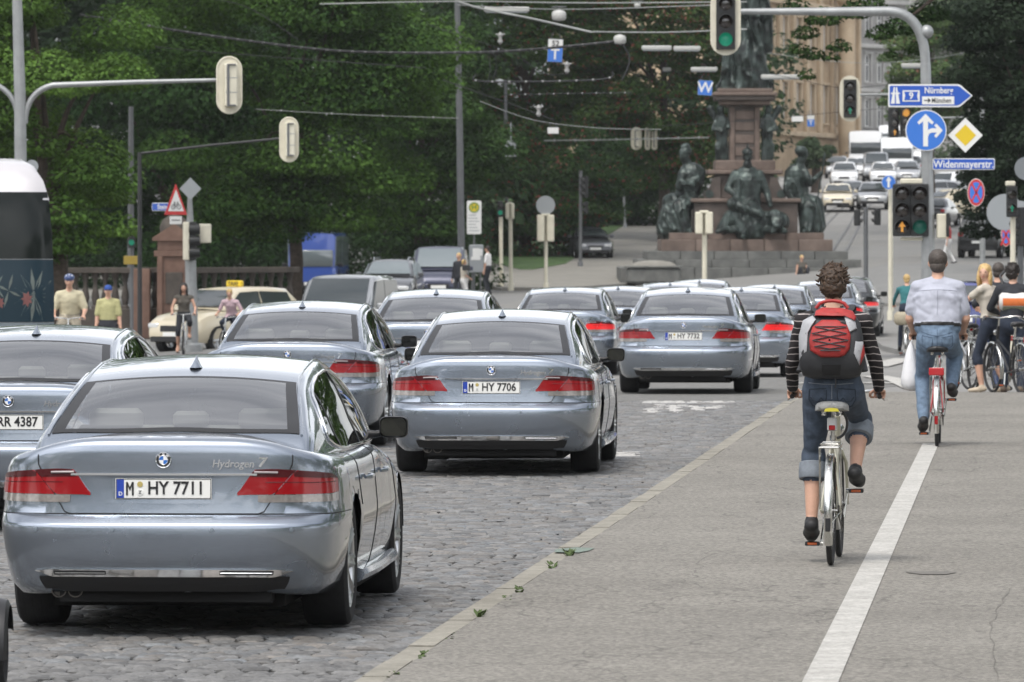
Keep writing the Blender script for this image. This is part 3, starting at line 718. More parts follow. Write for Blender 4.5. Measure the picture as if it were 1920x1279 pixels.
def add_face(parent, f, M, k=1.0, glasses=False):
    for sg in (-1, 1):
        e = MB(); e.sph(f(sg*.032, .083, .004), (.012*k, .007*k, .006*k), 10, 6, M); e.build('eye', M_EYE, parent)
    m = MB(); m.sph(f(0, .091, -.058), (.022*k, .006*k, .006*k), 10, 6, M); m.build('mouth', M_LIP, parent)
    b = MB()
def person_body(T, J, o, voxel=.014, k=1.0):
    """J: joints in the thing's frame; o: outfit and build. Returns the body mesh object."""
    fl, hf = Flesh(), Flesh()
    zs = {'skin': 0, 'top': 1, 'bottom': 2, 'shoe': 3, 'cuff': 4, 'belt': 5}
    b = o.get('b', 1.0); fem = o.get('fem', False); side = V(J.get('side', (1, 0, 0)))
    P, C, N = J['pelvis'], J['chest'], J['neck']; W = P.lerp(C, .48); TP, BT, SK = zs['top'], zs['bottom'], zs['skin']
    ax = (C-P).normalized()
    hipw = (1.42 if fem else 1.28)*o.get('hip', 1.0)
    fl.c(P-ax*.03*k, P+ax*.06*k, .125*b*k, .118*b*k, BT, hipw, side)
    ww = .104 if fem else .116; tx = o.get('tx', 1.0)
    fl.c(P+ax*.10*k, W, (ww+.003)*b*k, ww*b*k, TP, 1.34*tx, side); fl.c(W, C, ww*b*k, .118*b*k, TP, 1.36*tx, side)
    fl.c(C, C.lerp(N, .55), .118*b*k, .085*k, TP, 1.45*tx, side)
    if o.get('belt'): fl.c(P+ax*.09*k, P+ax*.125*k, .119*b*k, .117*b*k, TP, 1.30, side)
    fl.hem = (np.array(P), np.array(ax), (.074 if fem else .082)*k, .032*k if o.get('belt') else 0)
    if fem and not o.get('flat'):
        for sg in (-1, 1): fl.e(C-ax*.03*k+side*sg*.072*k+V(J.get('fwd', (0, 1, 0)))*.075*k, (.066*k, .06*k, .062*k), TP)
    HD = J['head']; cuffs = []
    fl.c(C.lerp(N, .85), HD-(HD-N)*.35, .056*k*b**.5, .052*k, SK)
    for q in 'LR': fl.c(J['sh'+q]+V((0, 0, .006))*k, C.lerp(N, .88), .052*b*k, .050*k, TP); fl.c(J['sh'+q], C.lerp(N, .45), .060*b*k, .085*k, TP)
    f, M = add_head(fl, HD, J.get('yaw', 0), SK, k*o.get('headk', 1.0), J.get('tilt', 0))
    sl = o.get('sleeve', 1.0)        # sleeve length in arm lengths: .5 = elbow
    for s in 'LR':
        a, e, w_ = J['sh'+s], J['el'+s], J['wr'+s]
        r = .053*b*k*(.9 if fem else 1)
        fl.c(a, e, r*.92, r*.74, SK if sl < .5 else TP); fl.c(e, w_, r*.76, .028*k, SK if sl < .97 else TP)
        if 0 < sl < .5: fl.c(a, a.lerp(e, sl*2), r*1.06, r*1.14, TP)
        elif sl < .97 and sl >= .5: fl.c(e, e.lerp(w_, (sl-.5)*2), r*.9, r*.8, TP)
        elif sl >= .97: fl.c(a, e, r*1.10, r*.95, TP); fl.c(e, w_, r*.95, .036*k, TP)
        h, kn, an, toe = J['hip'+s], J['kn'+s], J['an'+s], J['toe'+s]
        rt = .088*b*k*(1.05 if fem else 1)*o.get('loose', 1.0); bl = o.get('bottom', 1.0)   # trouser length in leg lengths
        fl.c(h, kn, rt, .060*b*k, BT, 1.05)
        fl.c(kn, kn.lerp(an, .33), .054*b*k, .056*b*k, SK if bl < .95 else BT); fl.c(kn.lerp(an, .33), an, .056*b*k, .034*k, SK if bl < .95 else BT)
        if bl < .95:
            if bl > .5:
                q = kn.lerp(an, (bl-.5)*2); fl.c(kn, q, .068*b*k*o.get('loose', 1.0), .072*b*k*o.get('loose', 1.0), BT); cuffs.append((q, (an-kn).normalized(), .074*b*k*o.get('loose', 1.0)))
            else:
                q = h.lerp(kn, bl*2); fl.c(h, q, rt*1.08, .082*b*k, BT)
        else:
            fl.c(kn, kn.lerp(an, .94), .070*b*k, .056*k, BT)
        up = V((0, 0, 1)); d = (toe-an); sd = d.cross(up)
        if sd.length < 1e-3: sd = side
        heel = an-(d-d.dot(an-kn)*(an-kn)*0).normalized()*.035*k+(an-kn).normalized()*.035*k
        sk = .84 if fem and not J.get('gripL') else 1.0; toe = toe+(toe-heel).normalized()*.025*k*(sk*2-1); fl.c(heel, heel.lerp(toe, .6), .041*k*sk, .043*k*sk, zs['shoe'], 1.10, sd); fl.c(heel.lerp(toe, .6), toe, .043*k*sk, .030*k*sk, zs['shoe'], 1.28*sk, sd)
        fl.c(an, heel.lerp(toe, .3), .045*k, .044*k, zs['shoe'])
    for s in 'LR':
        g = J.get('grip'+s)
        if g: hand_grip(hf, g[0], g[1], g[2], J['wr'+s], 0, k*(.92 if fem else 1.05))
        else: hand_relaxed(hf, J['wr'+s], (J['wr'+s]-J['el'+s]), J.get('palm'+s, (-1 if s == 'R' else 1, 0, 0)), 0, k*(.92 if fem else 1.05))
    ms = [o.get('skin', M_SKIN), o['top'], o['low'], o.get('shoe', M_SHOE), o.get('cuff', o['low']), o.get('beltm', M_LEATHER)]
    body = flesh_obj('body', [(fl, voxel*k, 2), (hf, max(.0045, voxel*.42)*k, 1)], ms, T, o.get('wr', .006)*k, (1, 2))
    add_face(T, f, M, k*o.get('headk', 1.0))
    if o.get('cuff'):
        for q, d, r in cuffs:      # turned-up trouser hems
            q = q+d*.045*k; mb = MB(); mb.tube([q-d*.105*k, q-d*.10*k, q-d*.055*k, q-d*.006*k, q, q-d*.004*k, q-d*.03*k], [r*.95, r*1.04, r*1.07, r*1.05, r*1.0, r*.90, r*.86], 24, cap=False); mb.build('trouser_cuff', o['cuff'], T, 50)
    if o.get('hair'):
        hm, st = o['hair']; mb = MB(); c = HD; kk = k*o.get('headk', 1.0); q = lambda x, y, z: f(x, y, z)
        if st == 'curly':
            hair_blob(mb, q(0, -.022, .026), (.090*kk, .100*kk, .094*kk), M, .15, 12, 56, 40); hair_blob(mb, q(0, -.055, -.03), (.082*kk, .062*kk, .080*kk), M, .18, 11, 40, 30, 4)
            for i in range(70):
                a = rnd.uniform(0, 2*PI); e = rnd.uniform(-.5, 1.2); d = V((math.cos(a)*math.cos(e)*.098, -abs(math.sin(a))*math.cos(e)*.1-.01, math.sin(e)*.10+.02)); p = q(*d); 
                mb.tube([p, p+M @ V((rnd.uniform(-.02, .02), -.012, rnd.uniform(0, .02))), p+M @ V((rnd.uniform(-.03, .03), -.02, rnd.uniform(-.015, .01)))], [.007, .005, .002], 5)
        elif st == 'short':
            hair_blob(mb, q(0, -.016, .022), (.081*kk, .095*kk, .090*kk), M, .05, 14); hair_blob(mb, q(0, -.045, -.04), (.066*kk, .052*kk, .062*kk), M, .05, 14, 30, 20, 3)
        elif st == 'bald':
            hair_blob(mb, q(0, -.026, -.002), (.0815*kk, .082*kk, .080*kk), M, .05, 14); hair_blob(mb, q(0, -.048, -.045), (.066*kk, .050*kk, .055*kk), M, .05, 14, 30, 20, 3)
        elif st == 'long':
            hair_blob(mb, q(0, -.022, .028), (.092*kk, .100*kk, .094*kk), M, .08, 10); hair_blob(mb, q(0, -.055, -.09), (.098*kk, .058*kk, .125*kk), M, .10, 10, 36, 26, 3)
            for sg in (-1, 1): hair_blob(mb, q(sg*.078, .0, -.085), (.032*kk, .048*kk, .12*kk), M, .10, 10, 24, 20, sg)
        mb.build('hair', hm, T, 80, fix=False)
    if o.get('hat'):
        hm, st = o['hat']; mb = MB(); kk = k*o.get('headk', 1.0)
        if st == 'cap':
            hair_blob(mb, f(0, -.004, .042), (.086*kk, .104*kk, .078*kk), M, .015, 4, 28, 18); mb.sph(f(0, .108, .030), (.070*kk, .065*kk, .009*kk), 18, 8, M)
            mb.build('cap', hm, T, 60, fix=False)
        else:
            hair_blob(mb, f(0, -.005, .058), (.092*kk, .125*kk, .074*kk), M, .01, 4, 28, 18); ob = mb.build('helmet', hm, T, 60, fix=False)
            vt = MB()
            for x in (-.05, 0, .05): vt.sph(f(x, .05, .118-abs(x)*.35), (.013*kk, .07*kk, .012*kk), 10, 6, M)
            vt.build('helmet_vent', mat('helmet_vent', (.65, .68, .72), .4), ob)
    return body
def rider_joints(bk, k=1.0, lean=.20, left_down=True, fem=False, yaw=0.0, tilt=0.0, torso=.50, shw=.19, neckl=.165):
    """joints of somebody riding bicycle bk (dict of contact points in the bicycle's frame)"""
    sd = bk['saddle']; J = {}
    P = V((0, sd[1]+.03, sd[2]+.085*k)); ax = V((0, math.sin(lean), math.cos(lean))); J['pelvis'] = P
    J['chest'] = P+ax*torso*.66*k; J['neck'] = P+ax*torso*k; J['head'] = J['neck']+V((0, .035, neckl))*k; J['yaw'] = yaw; J['tilt'] = tilt
    for s, sg in (('L', -1), ('R', 1)):
        J['sh'+s] = P+ax*(torso*.835)*k+V((sg*shw*k, 0, 0)); g = V(bk['grip'+s]); f = V((0, 1, 0)); bar = V((sg*1, -.25, -.08)).normalized()
        wr = g+V((-sg*.0, -.075*k, .045*k)); J['wr'+s] = wr; J['grip'+s] = (g, bar, f)
        J['el'+s] = ik(J['sh'+s], wr, .29*k, .255*k, (sg*.32, -.9, -.3))
        J['hip'+s] = P+V((sg*.088*k, .02, -.02)); pd = V(bk['pedal'+s]); down = (s == 'L') == left_down
        an = pd+V((0, -.115*k, .115*k if not down else .125*k)); J['an'+s] = an; J['toe'+s] = pd+V((sg*.012, .075*k, .038*k if not down else .030*k))
        J['kn'+s] = ik(J['hip'+s], an, .43*k, .425*k, (sg*.12, 1, .2))
    return J
# ------------------------------------------------------------------ bicycles
M_STEEL = mat('bright_steel', (.62, .62, .60), .22, 1.0); M_CREAM = mat('cream_frame', (.52, .50, .40), .35, .2); M_RUB = mat('bike_rubber', (.016, .016, .017), .75)
M_ORANGE = mat('orange_reflector', (.55, .10, .015), .25, coat=1.0); M_REDBIKE = mat('red_frame', (.42, .015, .02), .3, coat=.6); M_BLKFRAME = mat('black_frame', (.015, .015, .017), .35)
M_SILFRAME = mat('silver_frame', (.45, .46, .47), .3, .7)
def bike_wheel_mesh(r=.345):
    t = MB(); My = Matrix.Rotation(PI/2, 3, 'Y')
    t.lathe([(r-.020+.019*math.cos(a), .019*math.sin(a)) for a in np.linspace(0, 2*PI, 11)], 48, M=My, cap=False)
    m = MB(); m.lathe([(r-.034, -.012), (r-.022, -.013), (r-.022, .013), (r-.034, .012), (r-.037, 0), (r-.034, -.012)], 44, M=My, cap=False)
    m.lathe([(.0, -.04), (.012, -.04), (.012, -.028), (.026, -.026), (.012, -.020), (.012, .020), (.026, .026), (.012, .028), (.012, .045), (0, .045)], 12, M=My, cap=False)
    s = MB()
    for i in range(28):
        a = 2*PI*i/28; sg = 1 if i % 2 else -1; b = a+(.5 if i % 4 < 2 else -.5)
        s.tube([(sg*.026, .025*math.cos(b), .025*math.sin(b)), (0, (r-.03)*math.cos(a), (r-.03)*math.sin(a))], .0013, 4)
    return t.mesh('tyre', M_RUB), m.mesh('rim', M_STEEL), s.mesh('spokes', M_STEEL)
BT_, BR_, BS_ = bike_wheel_mesh()
def bicycle(label, loc, rz, frame, group, zsad=.98, left_down=True, fender=None, rack=True, grey_saddle=False, light='grey', bar_z=1.04, bar_w=.56, scale=1.0, ladies=True, chain_guard=True, steer=0.0):
    T = thing('bicycle', label, 'bicycle', loc, rz, group); T.scale = (scale,)*3
    r = .345; RA, FA, BB = V((0, 0, r)), V((0, 1.07, r)), V((0, .46, .285)); ST = V((0, .27, .80)); HT, HB = V((0, .855, .92)), V((0, .905, .72)); SD = V((0, .22, zsad))
    f = MB(); 
    f.tube([BB, ST], .015, 10); f.tube([HB+V((0, 0, .02)), BB.lerp(ST, .42)] if ladies else [HT-V((0, -.01, .06)), ST-V((0, 0, .05))], .014, 10); f.tube([HB, BB], .016, 10); f.tube([HT, HB], .019, 10)
    for sg in (-1, 1): f.tube([BB+V((sg*.03, 0, 0)), RA+V((sg*.062, 0, 0))], .009, 8); f.tube([ST+V((sg*.012, -.01, -.05)), RA+V((sg*.062, 0, 0))], .008, 8)
    f.build('frame', frame, T)
    k = MB()
    for sg in (-1, 1): k.tube([HB+V((sg*.02, 0, -.02)), HB+V((sg*.052, .02, -.10)), FA+V((sg*.055, -.015, .05)), FA+V((sg*.055, 0, 0))], [.012, .012, .009, .008], 8)
    k.build('fork', frame, T)
    for c in (RA, FA):
        W_ = bpy.data.objects.new('wheel', BT_); COL.objects.link(W_); W_.parent = T; W_.location = c; link('rim', BR_, W_); link('spokes', BS_, W_)
        if c is FA and steer: W_.rotation_euler = (0, 0, steer)
    fm = fender or M_STEEL
    for c, a0, a1 in ((RA, 215, 20), (FA, 205, 65)):
        m = MB(); P = []
        for a in np.linspace(math.radians(a0), math.radians(a1), 28):
            P.append([c+V((x, (r+.018-dz)*math.cos(a), (r+.018-dz)*math.sin(a))) for x, dz in ((-.027, .022), (-.022, .006), (-.010, 0), (.010, 0), (.022, .006), (.027, .022), (.020, .012), (0, .004), (-.020, .012), (-.027, .022))])
        m.grid(P)
        for sg in (-1, 1): m.tube([c+V((sg*.065, 0, 0)), c+V((sg*.024, (r+.01)*math.cos(math.radians(a0-25)), (r+.01)*math.sin(math.radians(a0-25))))], .003, 5)
        m.build('mudguard', fm, T, 40)
    p = MB(); p.tube([ST-V((0, 0, .05)), SD-V((0, 0, .04))], .013, 10); p.tube([ST+V((0, 0, -.02)), ST+V((0, 0, .012))], .020, 10); p.build('seat_post', M_STEEL, T)
    s = MB(); P = []
    for y, w_, zt, zb in ((-.13, .03, -.012, -.035), (-.115, .085, .0, -.05), (-.07, .108, .006, -.06), (.0, .082, .004, -.055), (.06, .045, .0, -.045), (.12, .028, -.002, -.035), (.145, .012, -.012, -.025)):
        row = []
        for j in range(15):
            a = PI*j/14; row.append(SD+V((w_*math.cos(a), y, zb+(zt-zb)*math.sin(a)**.45)))
        for j in range(1, 14): a = PI-PI*j/14; row.append(SD+V((w_*.9*math.cos(a), y, zb-.003*math.sin(a))))
        row.append(row[0]); P.append(row)
    s.grid(P); s.add(P[0][:-1], [tuple(range(len(P[0])-1))]); s.add(P[-1][:-1], [tuple(range(len(P[0])-1))])
    so = s.build('saddle', mat('saddle_cover_grey', (.36, .36, .35), .55, var=.2, vscale=25, bump=.8, bscale=35, dist=.02) if grey_saddle else M_LEATHER, T, 50)
    sp = MB()
    for sg in (-1, 1):
        sp.tube([SD+V((sg*.05, -.08, -.06)), SD+V((sg*.04, -.02, -.075)), SD+V((sg*.02, .08, -.05))], .0045, 6); sp.lathe([(.016+.004*math.sin(i*2.2), -.10+i*.006) for i in range(9)], 10, c=SD+V((sg*.052, -.07, .012)), cap=False)
    sp.build('saddle_springs', M_STEEL, T)
    if grey_saddle:
        t = MB(); t.prism([(-.048, -.062), (.048, -.062), (.04, -.045), (0, -.036), (-.04, -.045)], -.004, .004, lambda a, b, d: SD+V((a, -.125+d, b))); t.build('saddle_tag', mat('yellow_tag', (.62, .55, .05), .5), T, 0)
        l = MB(); l.tube([SD+V((.02+.075*math.sin(t), -.05+.03*math.cos(t), -.14-.085*math.cos(t)*1.1)) for t in np.linspace(.1, 3.6, 22)], .009, 8); l.build('cable_lock', M_BLKFRAME, T)
    hb = MB(); bz = bar_z; by = .80; w2 = bar_w/2
    hb.tube([HT, V((0, .855-.02, bz-.02))], .013, 8)
    path = [V((-w2, by-.17, bz-.02)), V((-w2+.015, by-.10, bz)), V((-w2*.82, by-.02, bz+.012)), V((-w2*.4, by+.04, bz+.0)), V((0, by+.045, bz-.015))]
    path = path+[V((-p.x, p.y, p.z)) for p in path[-2::-1]]
    hb.tube(path, .011, 8)
    for sg in (-1, 1): hb.tube([V((sg*(w2-.04), by-.05, bz-.008)), V((sg*(w2+.0), by-.07, bz-.025)), V((sg*(w2+.03), by-.13, bz-.045))], .005, 6)
    hb.build('handlebar', M_STEEL, T)
    for sg in (-1, 1): g = MB(); g.tube([V((sg*w2, by-.175, bz-.021)), V((sg*(w2-.015), by-.07, bz+.002))], .0155, 10); g.build('grip', M_BLKFRAME, T)
    c = MB(); c.lathe([(.090, -.003), (.094, 0), (.090, .003), (.075, .003), (.075, -.003), (.090, -.003)], 28, c=BB+V((.052, 0, 0)), M=Matrix.Rotation(PI/2, 3, 'Y'), cap=False)
    for i in range(5): a = 2*PI*i/5; c.tube([BB+V((.052, 0, 0)), BB+V((.052, .085*math.cos(a), .085*math.sin(a)))], .006, 5)
    for sg in (-1, 1): c.tube([BB+V((.052, 0, sg*.088)), RA+V((.05, 0, sg*.032))], .0045, 5)
    c.lathe([(.034, -.006), (.036, 0), (.034, .006)], 16, c=RA+V((.05, 0, 0)), M=Matrix.Rotation(PI/2, 3, 'Y'))
    c.build('chain', mat('chain_dark', (.06, .055, .05), .45, .8), T)
    out = {'saddle': SD, 'T': T, 'gripL': V((-w2+.006, by-.115, bz-.006)), 'gripR': V((w2-.006, by-.115, bz-.006))}
    for s_, sg in (('L', -1), ('R', 1)):
        dn = (s_ == 'L') == left_down; e = BB+V((sg*.07, .02 if not dn else -.02, .168 if not dn else -.168))
        m = MB(); m.tube([BB+V((sg*.06, 0, 0)), e+V((sg*.012, 0, 0))], [.011, .009], 8); m.lathe([(.014, -.01), (.014, .01)], 10, c=e+V((sg*.012, 0, 0)), M=Matrix.Rotation(PI/2, 3, 'Y')); m.build('crank_arm', M_STEEL, T)
        q = MB(); pc = e+V((sg*.068, 0, 0)); q.rbox(pc, (.095, .070, .026), .008); po = q.build('pedal', M_BLKFRAME, T)
        q = MB(); q.rbox(pc+V((0, -.0375, 0)), (.060, .006, .016), .003); q.build('pedal_reflector', M_ORANGE, po)
        out['pedal'+s_] = pc+V((0, 0, .013))
    if rack:
        m = MB(); z = r*2+.06
        for sg in (-1, 1):
            m.tube([V((sg*.06, -.24, z)), V((sg*.065, -.2, z)), V((sg*.06, .22, z+.01))], .005, 6); m.tube([V((sg*.064, -.17, z)), RA+V((sg*.068, 0, .01))], .0045, 6); m.tube([V((sg*.064, -.02, z)), RA+V((sg*.068, .01, .01))], .0045, 6)
        for y in (-.24, -.15, .0, .15): m.tube([V((-.062, y, z)), V((.062, y, z))], .0045, 6)
        m.tube([V((-.055, -.23, z+.022)), V((-.055, .1, z+.024)), V((.055, .1, z+.024)), V((.055, -.23, z+.022))], .0035, 6, closed=True); m.build('luggage_rack', M_STEEL, T)
    lt = MB()
    if light == 'grey': lt.rbox((0, .165, .885), (.062, .05, .085), .012); lo = lt.build('rear_lamp', mat('lamp_grey', (.42, .42, .41), .4), T); q = MB(); q.rbox((0, .139, .865), (.04, .004, .03), .006); q.build('lamp_lens', M_RED, lo)
    else: lt.rbox((0, -.255, .745), (.15, .025, .075), .012); lt.build('rear_lamp', M_REDBIKE if light == 'red' else M_RED, T)
    q = MB(); a = math.radians(196); q.rbox(RA+V((0, (r+.026)*math.cos(a), (r+.026)*math.sin(a)+.03)), (.034, .012, .085), .006); q.build('mudguard_reflector', M_RED if light != 'grey' else M_BLKFRAME, T)
    fl_ = MB(); fl_.lathe([(.0, -.05), (.028, -.045), (.040, 0), (.036, .006), (0, .006)], 14, c=(0, .955, .83), M=Matrix.Rotation(-PI/2, 3, 'X'), cap=False); fl_.build('front_lamp', M_STEEL, T)
    return out
# ------------------------------------------------------------------ ground, road, pavements
def groundmat(name, col, col2, sc=1.2, spk=0.0, bump=.25, bs=120, rough=.9, cracks=False, dist=.006):
    m = bpy.data.materials.new(name); m.use_nodes = True; n = m.node_tree; p = n.nodes['Principled BSDF']; p.inputs['Roughness'].default_value = rough
    t = n.nodes.new('ShaderNodeTexCoord'); l = n.links; co = t.outputs['Object']
    a = n.nodes.new('ShaderNodeTexNoise'); a.inputs['Scale'].default_value = sc; a.inputs['Detail'].default_value = 8; a.inputs['Roughness'].default_value = .68
    r = n.nodes.new('ShaderNodeValToRGB'); r.color_ramp.elements[0].position = .36; r.color_ramp.elements[1].position = .66
    r.color_ramp.elements[0].color = (*col, 1); r.color_ramp.elements[1].color = (*col2, 1)
    l.new(co, a.inputs['Vector']); l.new(a.outputs['Fac'], r.inputs[0]); out = r.outputs[0]
    if spk:
        v = n.nodes.new('ShaderNodeTexVoronoi'); v.inputs['Scale'].default_value = 48; l.new(co, v.inputs['Vector'])
        r2 = n.nodes.new('ShaderNodeMapRange'); r2.inputs['To Min'].default_value = 1-spk; r2.inputs['To Max'].default_value = 1+spk; l.new(v.outputs['Color'], r2.inputs['Value'])
        x = n.nodes.new('ShaderNodeMix'); x.data_type = 'RGBA'; x.blend_type = 'MULTIPLY'; x.inputs[0].default_value = 1; l.new(out, x.inputs[6]); l.new(r2.outputs[0], x.inputs[7]); out = x.outputs[2]
    if cracks:
        mp_ = n.nodes.new('ShaderNodeMapping'); mp_.inputs['Scale'].default_value = (.5, .16, .5); l.new(co, mp_.inputs['Vector'])
        w1 = n.nodes.new('ShaderNodeTexNoise'); w1.inputs['Scale'].default_value = 1.2; w1.inputs['Detail'].default_value = 5; l.new(mp_.outputs[0], w1.inputs['Vector'])
        mr = n.nodes.new('ShaderNodeMath'); mr.operation = 'SUBTRACT'; mr.inputs[1].default_value = .5; l.new(w1.outputs['Fac'], mr.inputs[0])
        ab = n.nodes.new('ShaderNodeMath'); ab.operation = 'ABSOLUTE'; l.new(mr.outputs[0], ab.inputs[0])
        m3 = n.nodes.new('ShaderNodeMapRange'); m3.inputs['From Max'].default_value = .004; m3.inputs['To Min'].default_value = .62; m3.inputs['To Max'].default_value = 1; l.new(ab.outputs[0], m3.inputs['Value'])
        x = n.nodes.new('ShaderNodeMix'); x.data_type = 'RGBA'; x.blend_type = 'MULTIPLY'; x.inputs[0].default_value = 1; l.new(out, x.inputs[6]); l.new(m3.outputs[0], x.inputs[7]); out = x.outputs[2]
    l.new(out, p.inputs['Base Color'])
    z = n.nodes.new('ShaderNodeTexNoise'); z.inputs['Scale'].default_value = bs; z.inputs['Detail'].default_value = 3; l.new(co, z.inputs['Vector'])
    b = n.nodes.new('ShaderNodeBump'); b.inputs['Strength'].default_value = bump; b.inputs['Distance'].default_value = dist; l.new(z.outputs['Fac'], b.inputs['Height']); l.new(b.outputs[0], p.inputs['Normal'])
    MATS[name] = m; return m
M_ASPH = groundmat('asphalt', (.175, .175, .17), (.215, .213, .205), .5, .22, .4, 90)
M_ASPHFAR = groundmat('asphalt_worn', (.185, .182, .172), (.225, .22, .208), .25, .12, .3, 60)
M_PAVE = groundmat('path_asphalt', (.162, .152, .133), (.208, .196, .172), .35, .50, .6, 110, cracks=True)
M_BED = groundmat('cobble_bed', (.030, .029, .027), (.06, .057, .05), 3, .3, .5, 80)
M_KERB = groundmat('kerb_stone', (.20, .187, .155), (.285, .268, .225), 3.5, .15, .5, 90)
M_LINE = groundmat('road_paint', (.34, .33, .305), (.46, .45, .42), 5, .22, .4, 110)
M_LAWN = groundmat('lawn_green', (.035, .075, .018), (.07, .13, .03), 1.5, .5, .8, 40)
M_GRAVEL = groundmat('gravel_path', (.19, .182, .162), (.25, .238, .21), 1.0, .15)
def sheet(name, rows, dz, m, skirt=0.0, nx=4, step=4.0, kind=True, parent=None, zf=None):
    """a sheet over the terrain between x-left(Y) and x-right(Y); rows = [(Y, xl, xr)]"""
    Ys = [r[0] for r in rows]; n = max(2, int((Ys[-1]-Ys[0])/step)+1); P = []
    for y in sorted(set(list(np.linspace(Ys[0], Ys[-1], n))+Ys)):
        a = float(np.interp(y, Ys, [r[1] for r in rows])); b = float(np.interp(y, Ys, [r[2] for r in rows]))
        P.append([V((a+(b-a)*k/nx, y, G(a+(b-a)*k/nx, y)+(zf(y) if zf else dz))) for k in range(nx+1)])
    mb = MB(); mb.grid(P)
    if skirt:
        dn = V((0, 0, -skirt))
        for e in ([r[0] for r in P], [r[-1] for r in P], P[0], P[-1]): mb.grid([e, [p+dn for p in e]])
    o = mb.build(name, m, parent, 30)
    return struct(o) if kind else o
ys = list(np.arange(-80, 30, 10.0))+list(np.arange(30, 130, 2.5))+list(np.arange(130, 480, 6.0))+list(np.arange(480, 1500, 40.0)); xs = [-700, -300, -120, -60, -40]+list(np.arange(-24, 44, 1.5))+[60, 100, 200, 400, 800]
g_ = MB(); g_.grid([[V((x, y, G(x, y)-.035)) for x in xs] for y in ys]); struct(g_.build('ground', M_BED if False else M_ASPH, None, 60))
def K(Y): return -.597+.0822*(Y-29.8)          # line of the kerb
cw = sheet('carriageway', [(26, -9, K(26)-.14), (84, -14, K(84)-.14)], -.026, M_BED, 0, 6)
random.seed(3)
def stone_mesh(k):
    r = random.Random(k); mb = MB(); hx, hy = .0695, .0705; P = []
    for j in range(4):
        row = []
        for i in range(4):
            u, v = (-1, -.62, .62, 1)[i], (-1, -.55, .55, 1)[j]; e = max(abs(u), abs(v)); x = hx*u*(1-.10*abs(v)**3)+r.uniform(-.004, .004); y = hy*v*(1-.10*abs(u)**3)+r.uniform(-.003, .003)
            z = r.uniform(-.0025, .0025)-.004*max(u*u, v*v)
            if e > .99: z -= .009
            row.append(V((x, y, z)))
        P.append(row)
    mb.grid(P); edge = P[0]+[r_[-1] for r_ in P[1:]]+P[-1][-2::-1]+[r_[0] for r_ in P[-2:0:-1]]
    mb.grid([edge+edge[:1], [V((p.x*1.02, p.y*1.02, -.045)) for p in edge+edge[:1]]])
    return mb
def stone_low(k):
    r = random.Random(50+k); q = lambda: r.uniform(-.004, .004); z = lambda: r.uniform(-.003, .003); mb = MB()
    t = [V((a*.057+q(), b*.052+q(), z())) for a, b in ((-1, -1), (1, -1), (1, 1), (-1, 1))]; e = [V((a*.0695+q(), b*.0705+q(), -.012)) for a, b in ((-1, -1), (1, -1), (1, 1), (-1, 1))]
    mb.add(t+e, [(0, 1, 2, 3)]+[(i, 4+i, 4+(i+1) % 4, (i+1) % 4) for i in range(4)]+[]); return mb
def stone_material():
    m = bpy.data.materials.new('cobble_granite'); m.use_nodes = True; n = m.node_tree; p = n.nodes['Principled BSDF']; p.inputs['Roughness'].default_value = .62
    at_ = n.nodes.new('ShaderNodeAttribute'); at_.attribute_name = 'tone'; oi = n.nodes.new('ShaderNodeObjectInfo'); t = n.nodes.new('ShaderNodeTexCoord')
    z = n.nodes.new('ShaderNodeTexNoise'); z.inputs['Scale'].default_value = 38; z.inputs['Detail'].default_value = 5
    g = n.nodes.new('ShaderNodeNewGeometry'); n.links.new(g.outputs['Position'], z.inputs['Vector'])
    r = n.nodes.new('ShaderNodeMapRange'); r.inputs['From Min'].default_value = .3; r.inputs['From Max'].default_value = .7; r.inputs['To Min'].default_value = .72; r.inputs['To Max'].default_value = 1.25
    x = n.nodes.new('ShaderNodeMix'); x.data_type = 'RGBA'; x.blend_type = 'MULTIPLY'; x.inputs[0].default_value = 1
    n.links.new(z.outputs['Fac'], r.inputs['Value']); n.links.new(at_.outputs['Color'], x.inputs[6]); n.links.new(r.outputs[0], x.inputs[7]); n.links.new(x.outputs[2], p.inputs['Base Color'])
    b = n.nodes.new('ShaderNodeBump'); b.inputs['Strength'].default_value = .5; b.inputs['Distance'].default_value = .006; n.links.new(z.outputs['Fac'], b.inputs['Height']); n.links.new(b.outputs[0], p.inputs['Normal'])
    return m
M_STONE = stone_material()
def tone(me, cols):
    a = me.color_attributes.new('tone', 'FLOAT_COLOR', 'POINT'); a.data.foreach_set('color', np.asarray(cols, np.float32).ravel())
SM = [stone_mesh(i) for i in range(10)]
SML = [stone_low(i) for i in range(6)]; SMLV = [np.array([tuple(v) for v in s_.v]) for s_ in SML]
SMV = [np.array([tuple(v) for v in s_.v]) for s_ in SM]
YG = lambda py, h=H: h*F/(py-HOR)
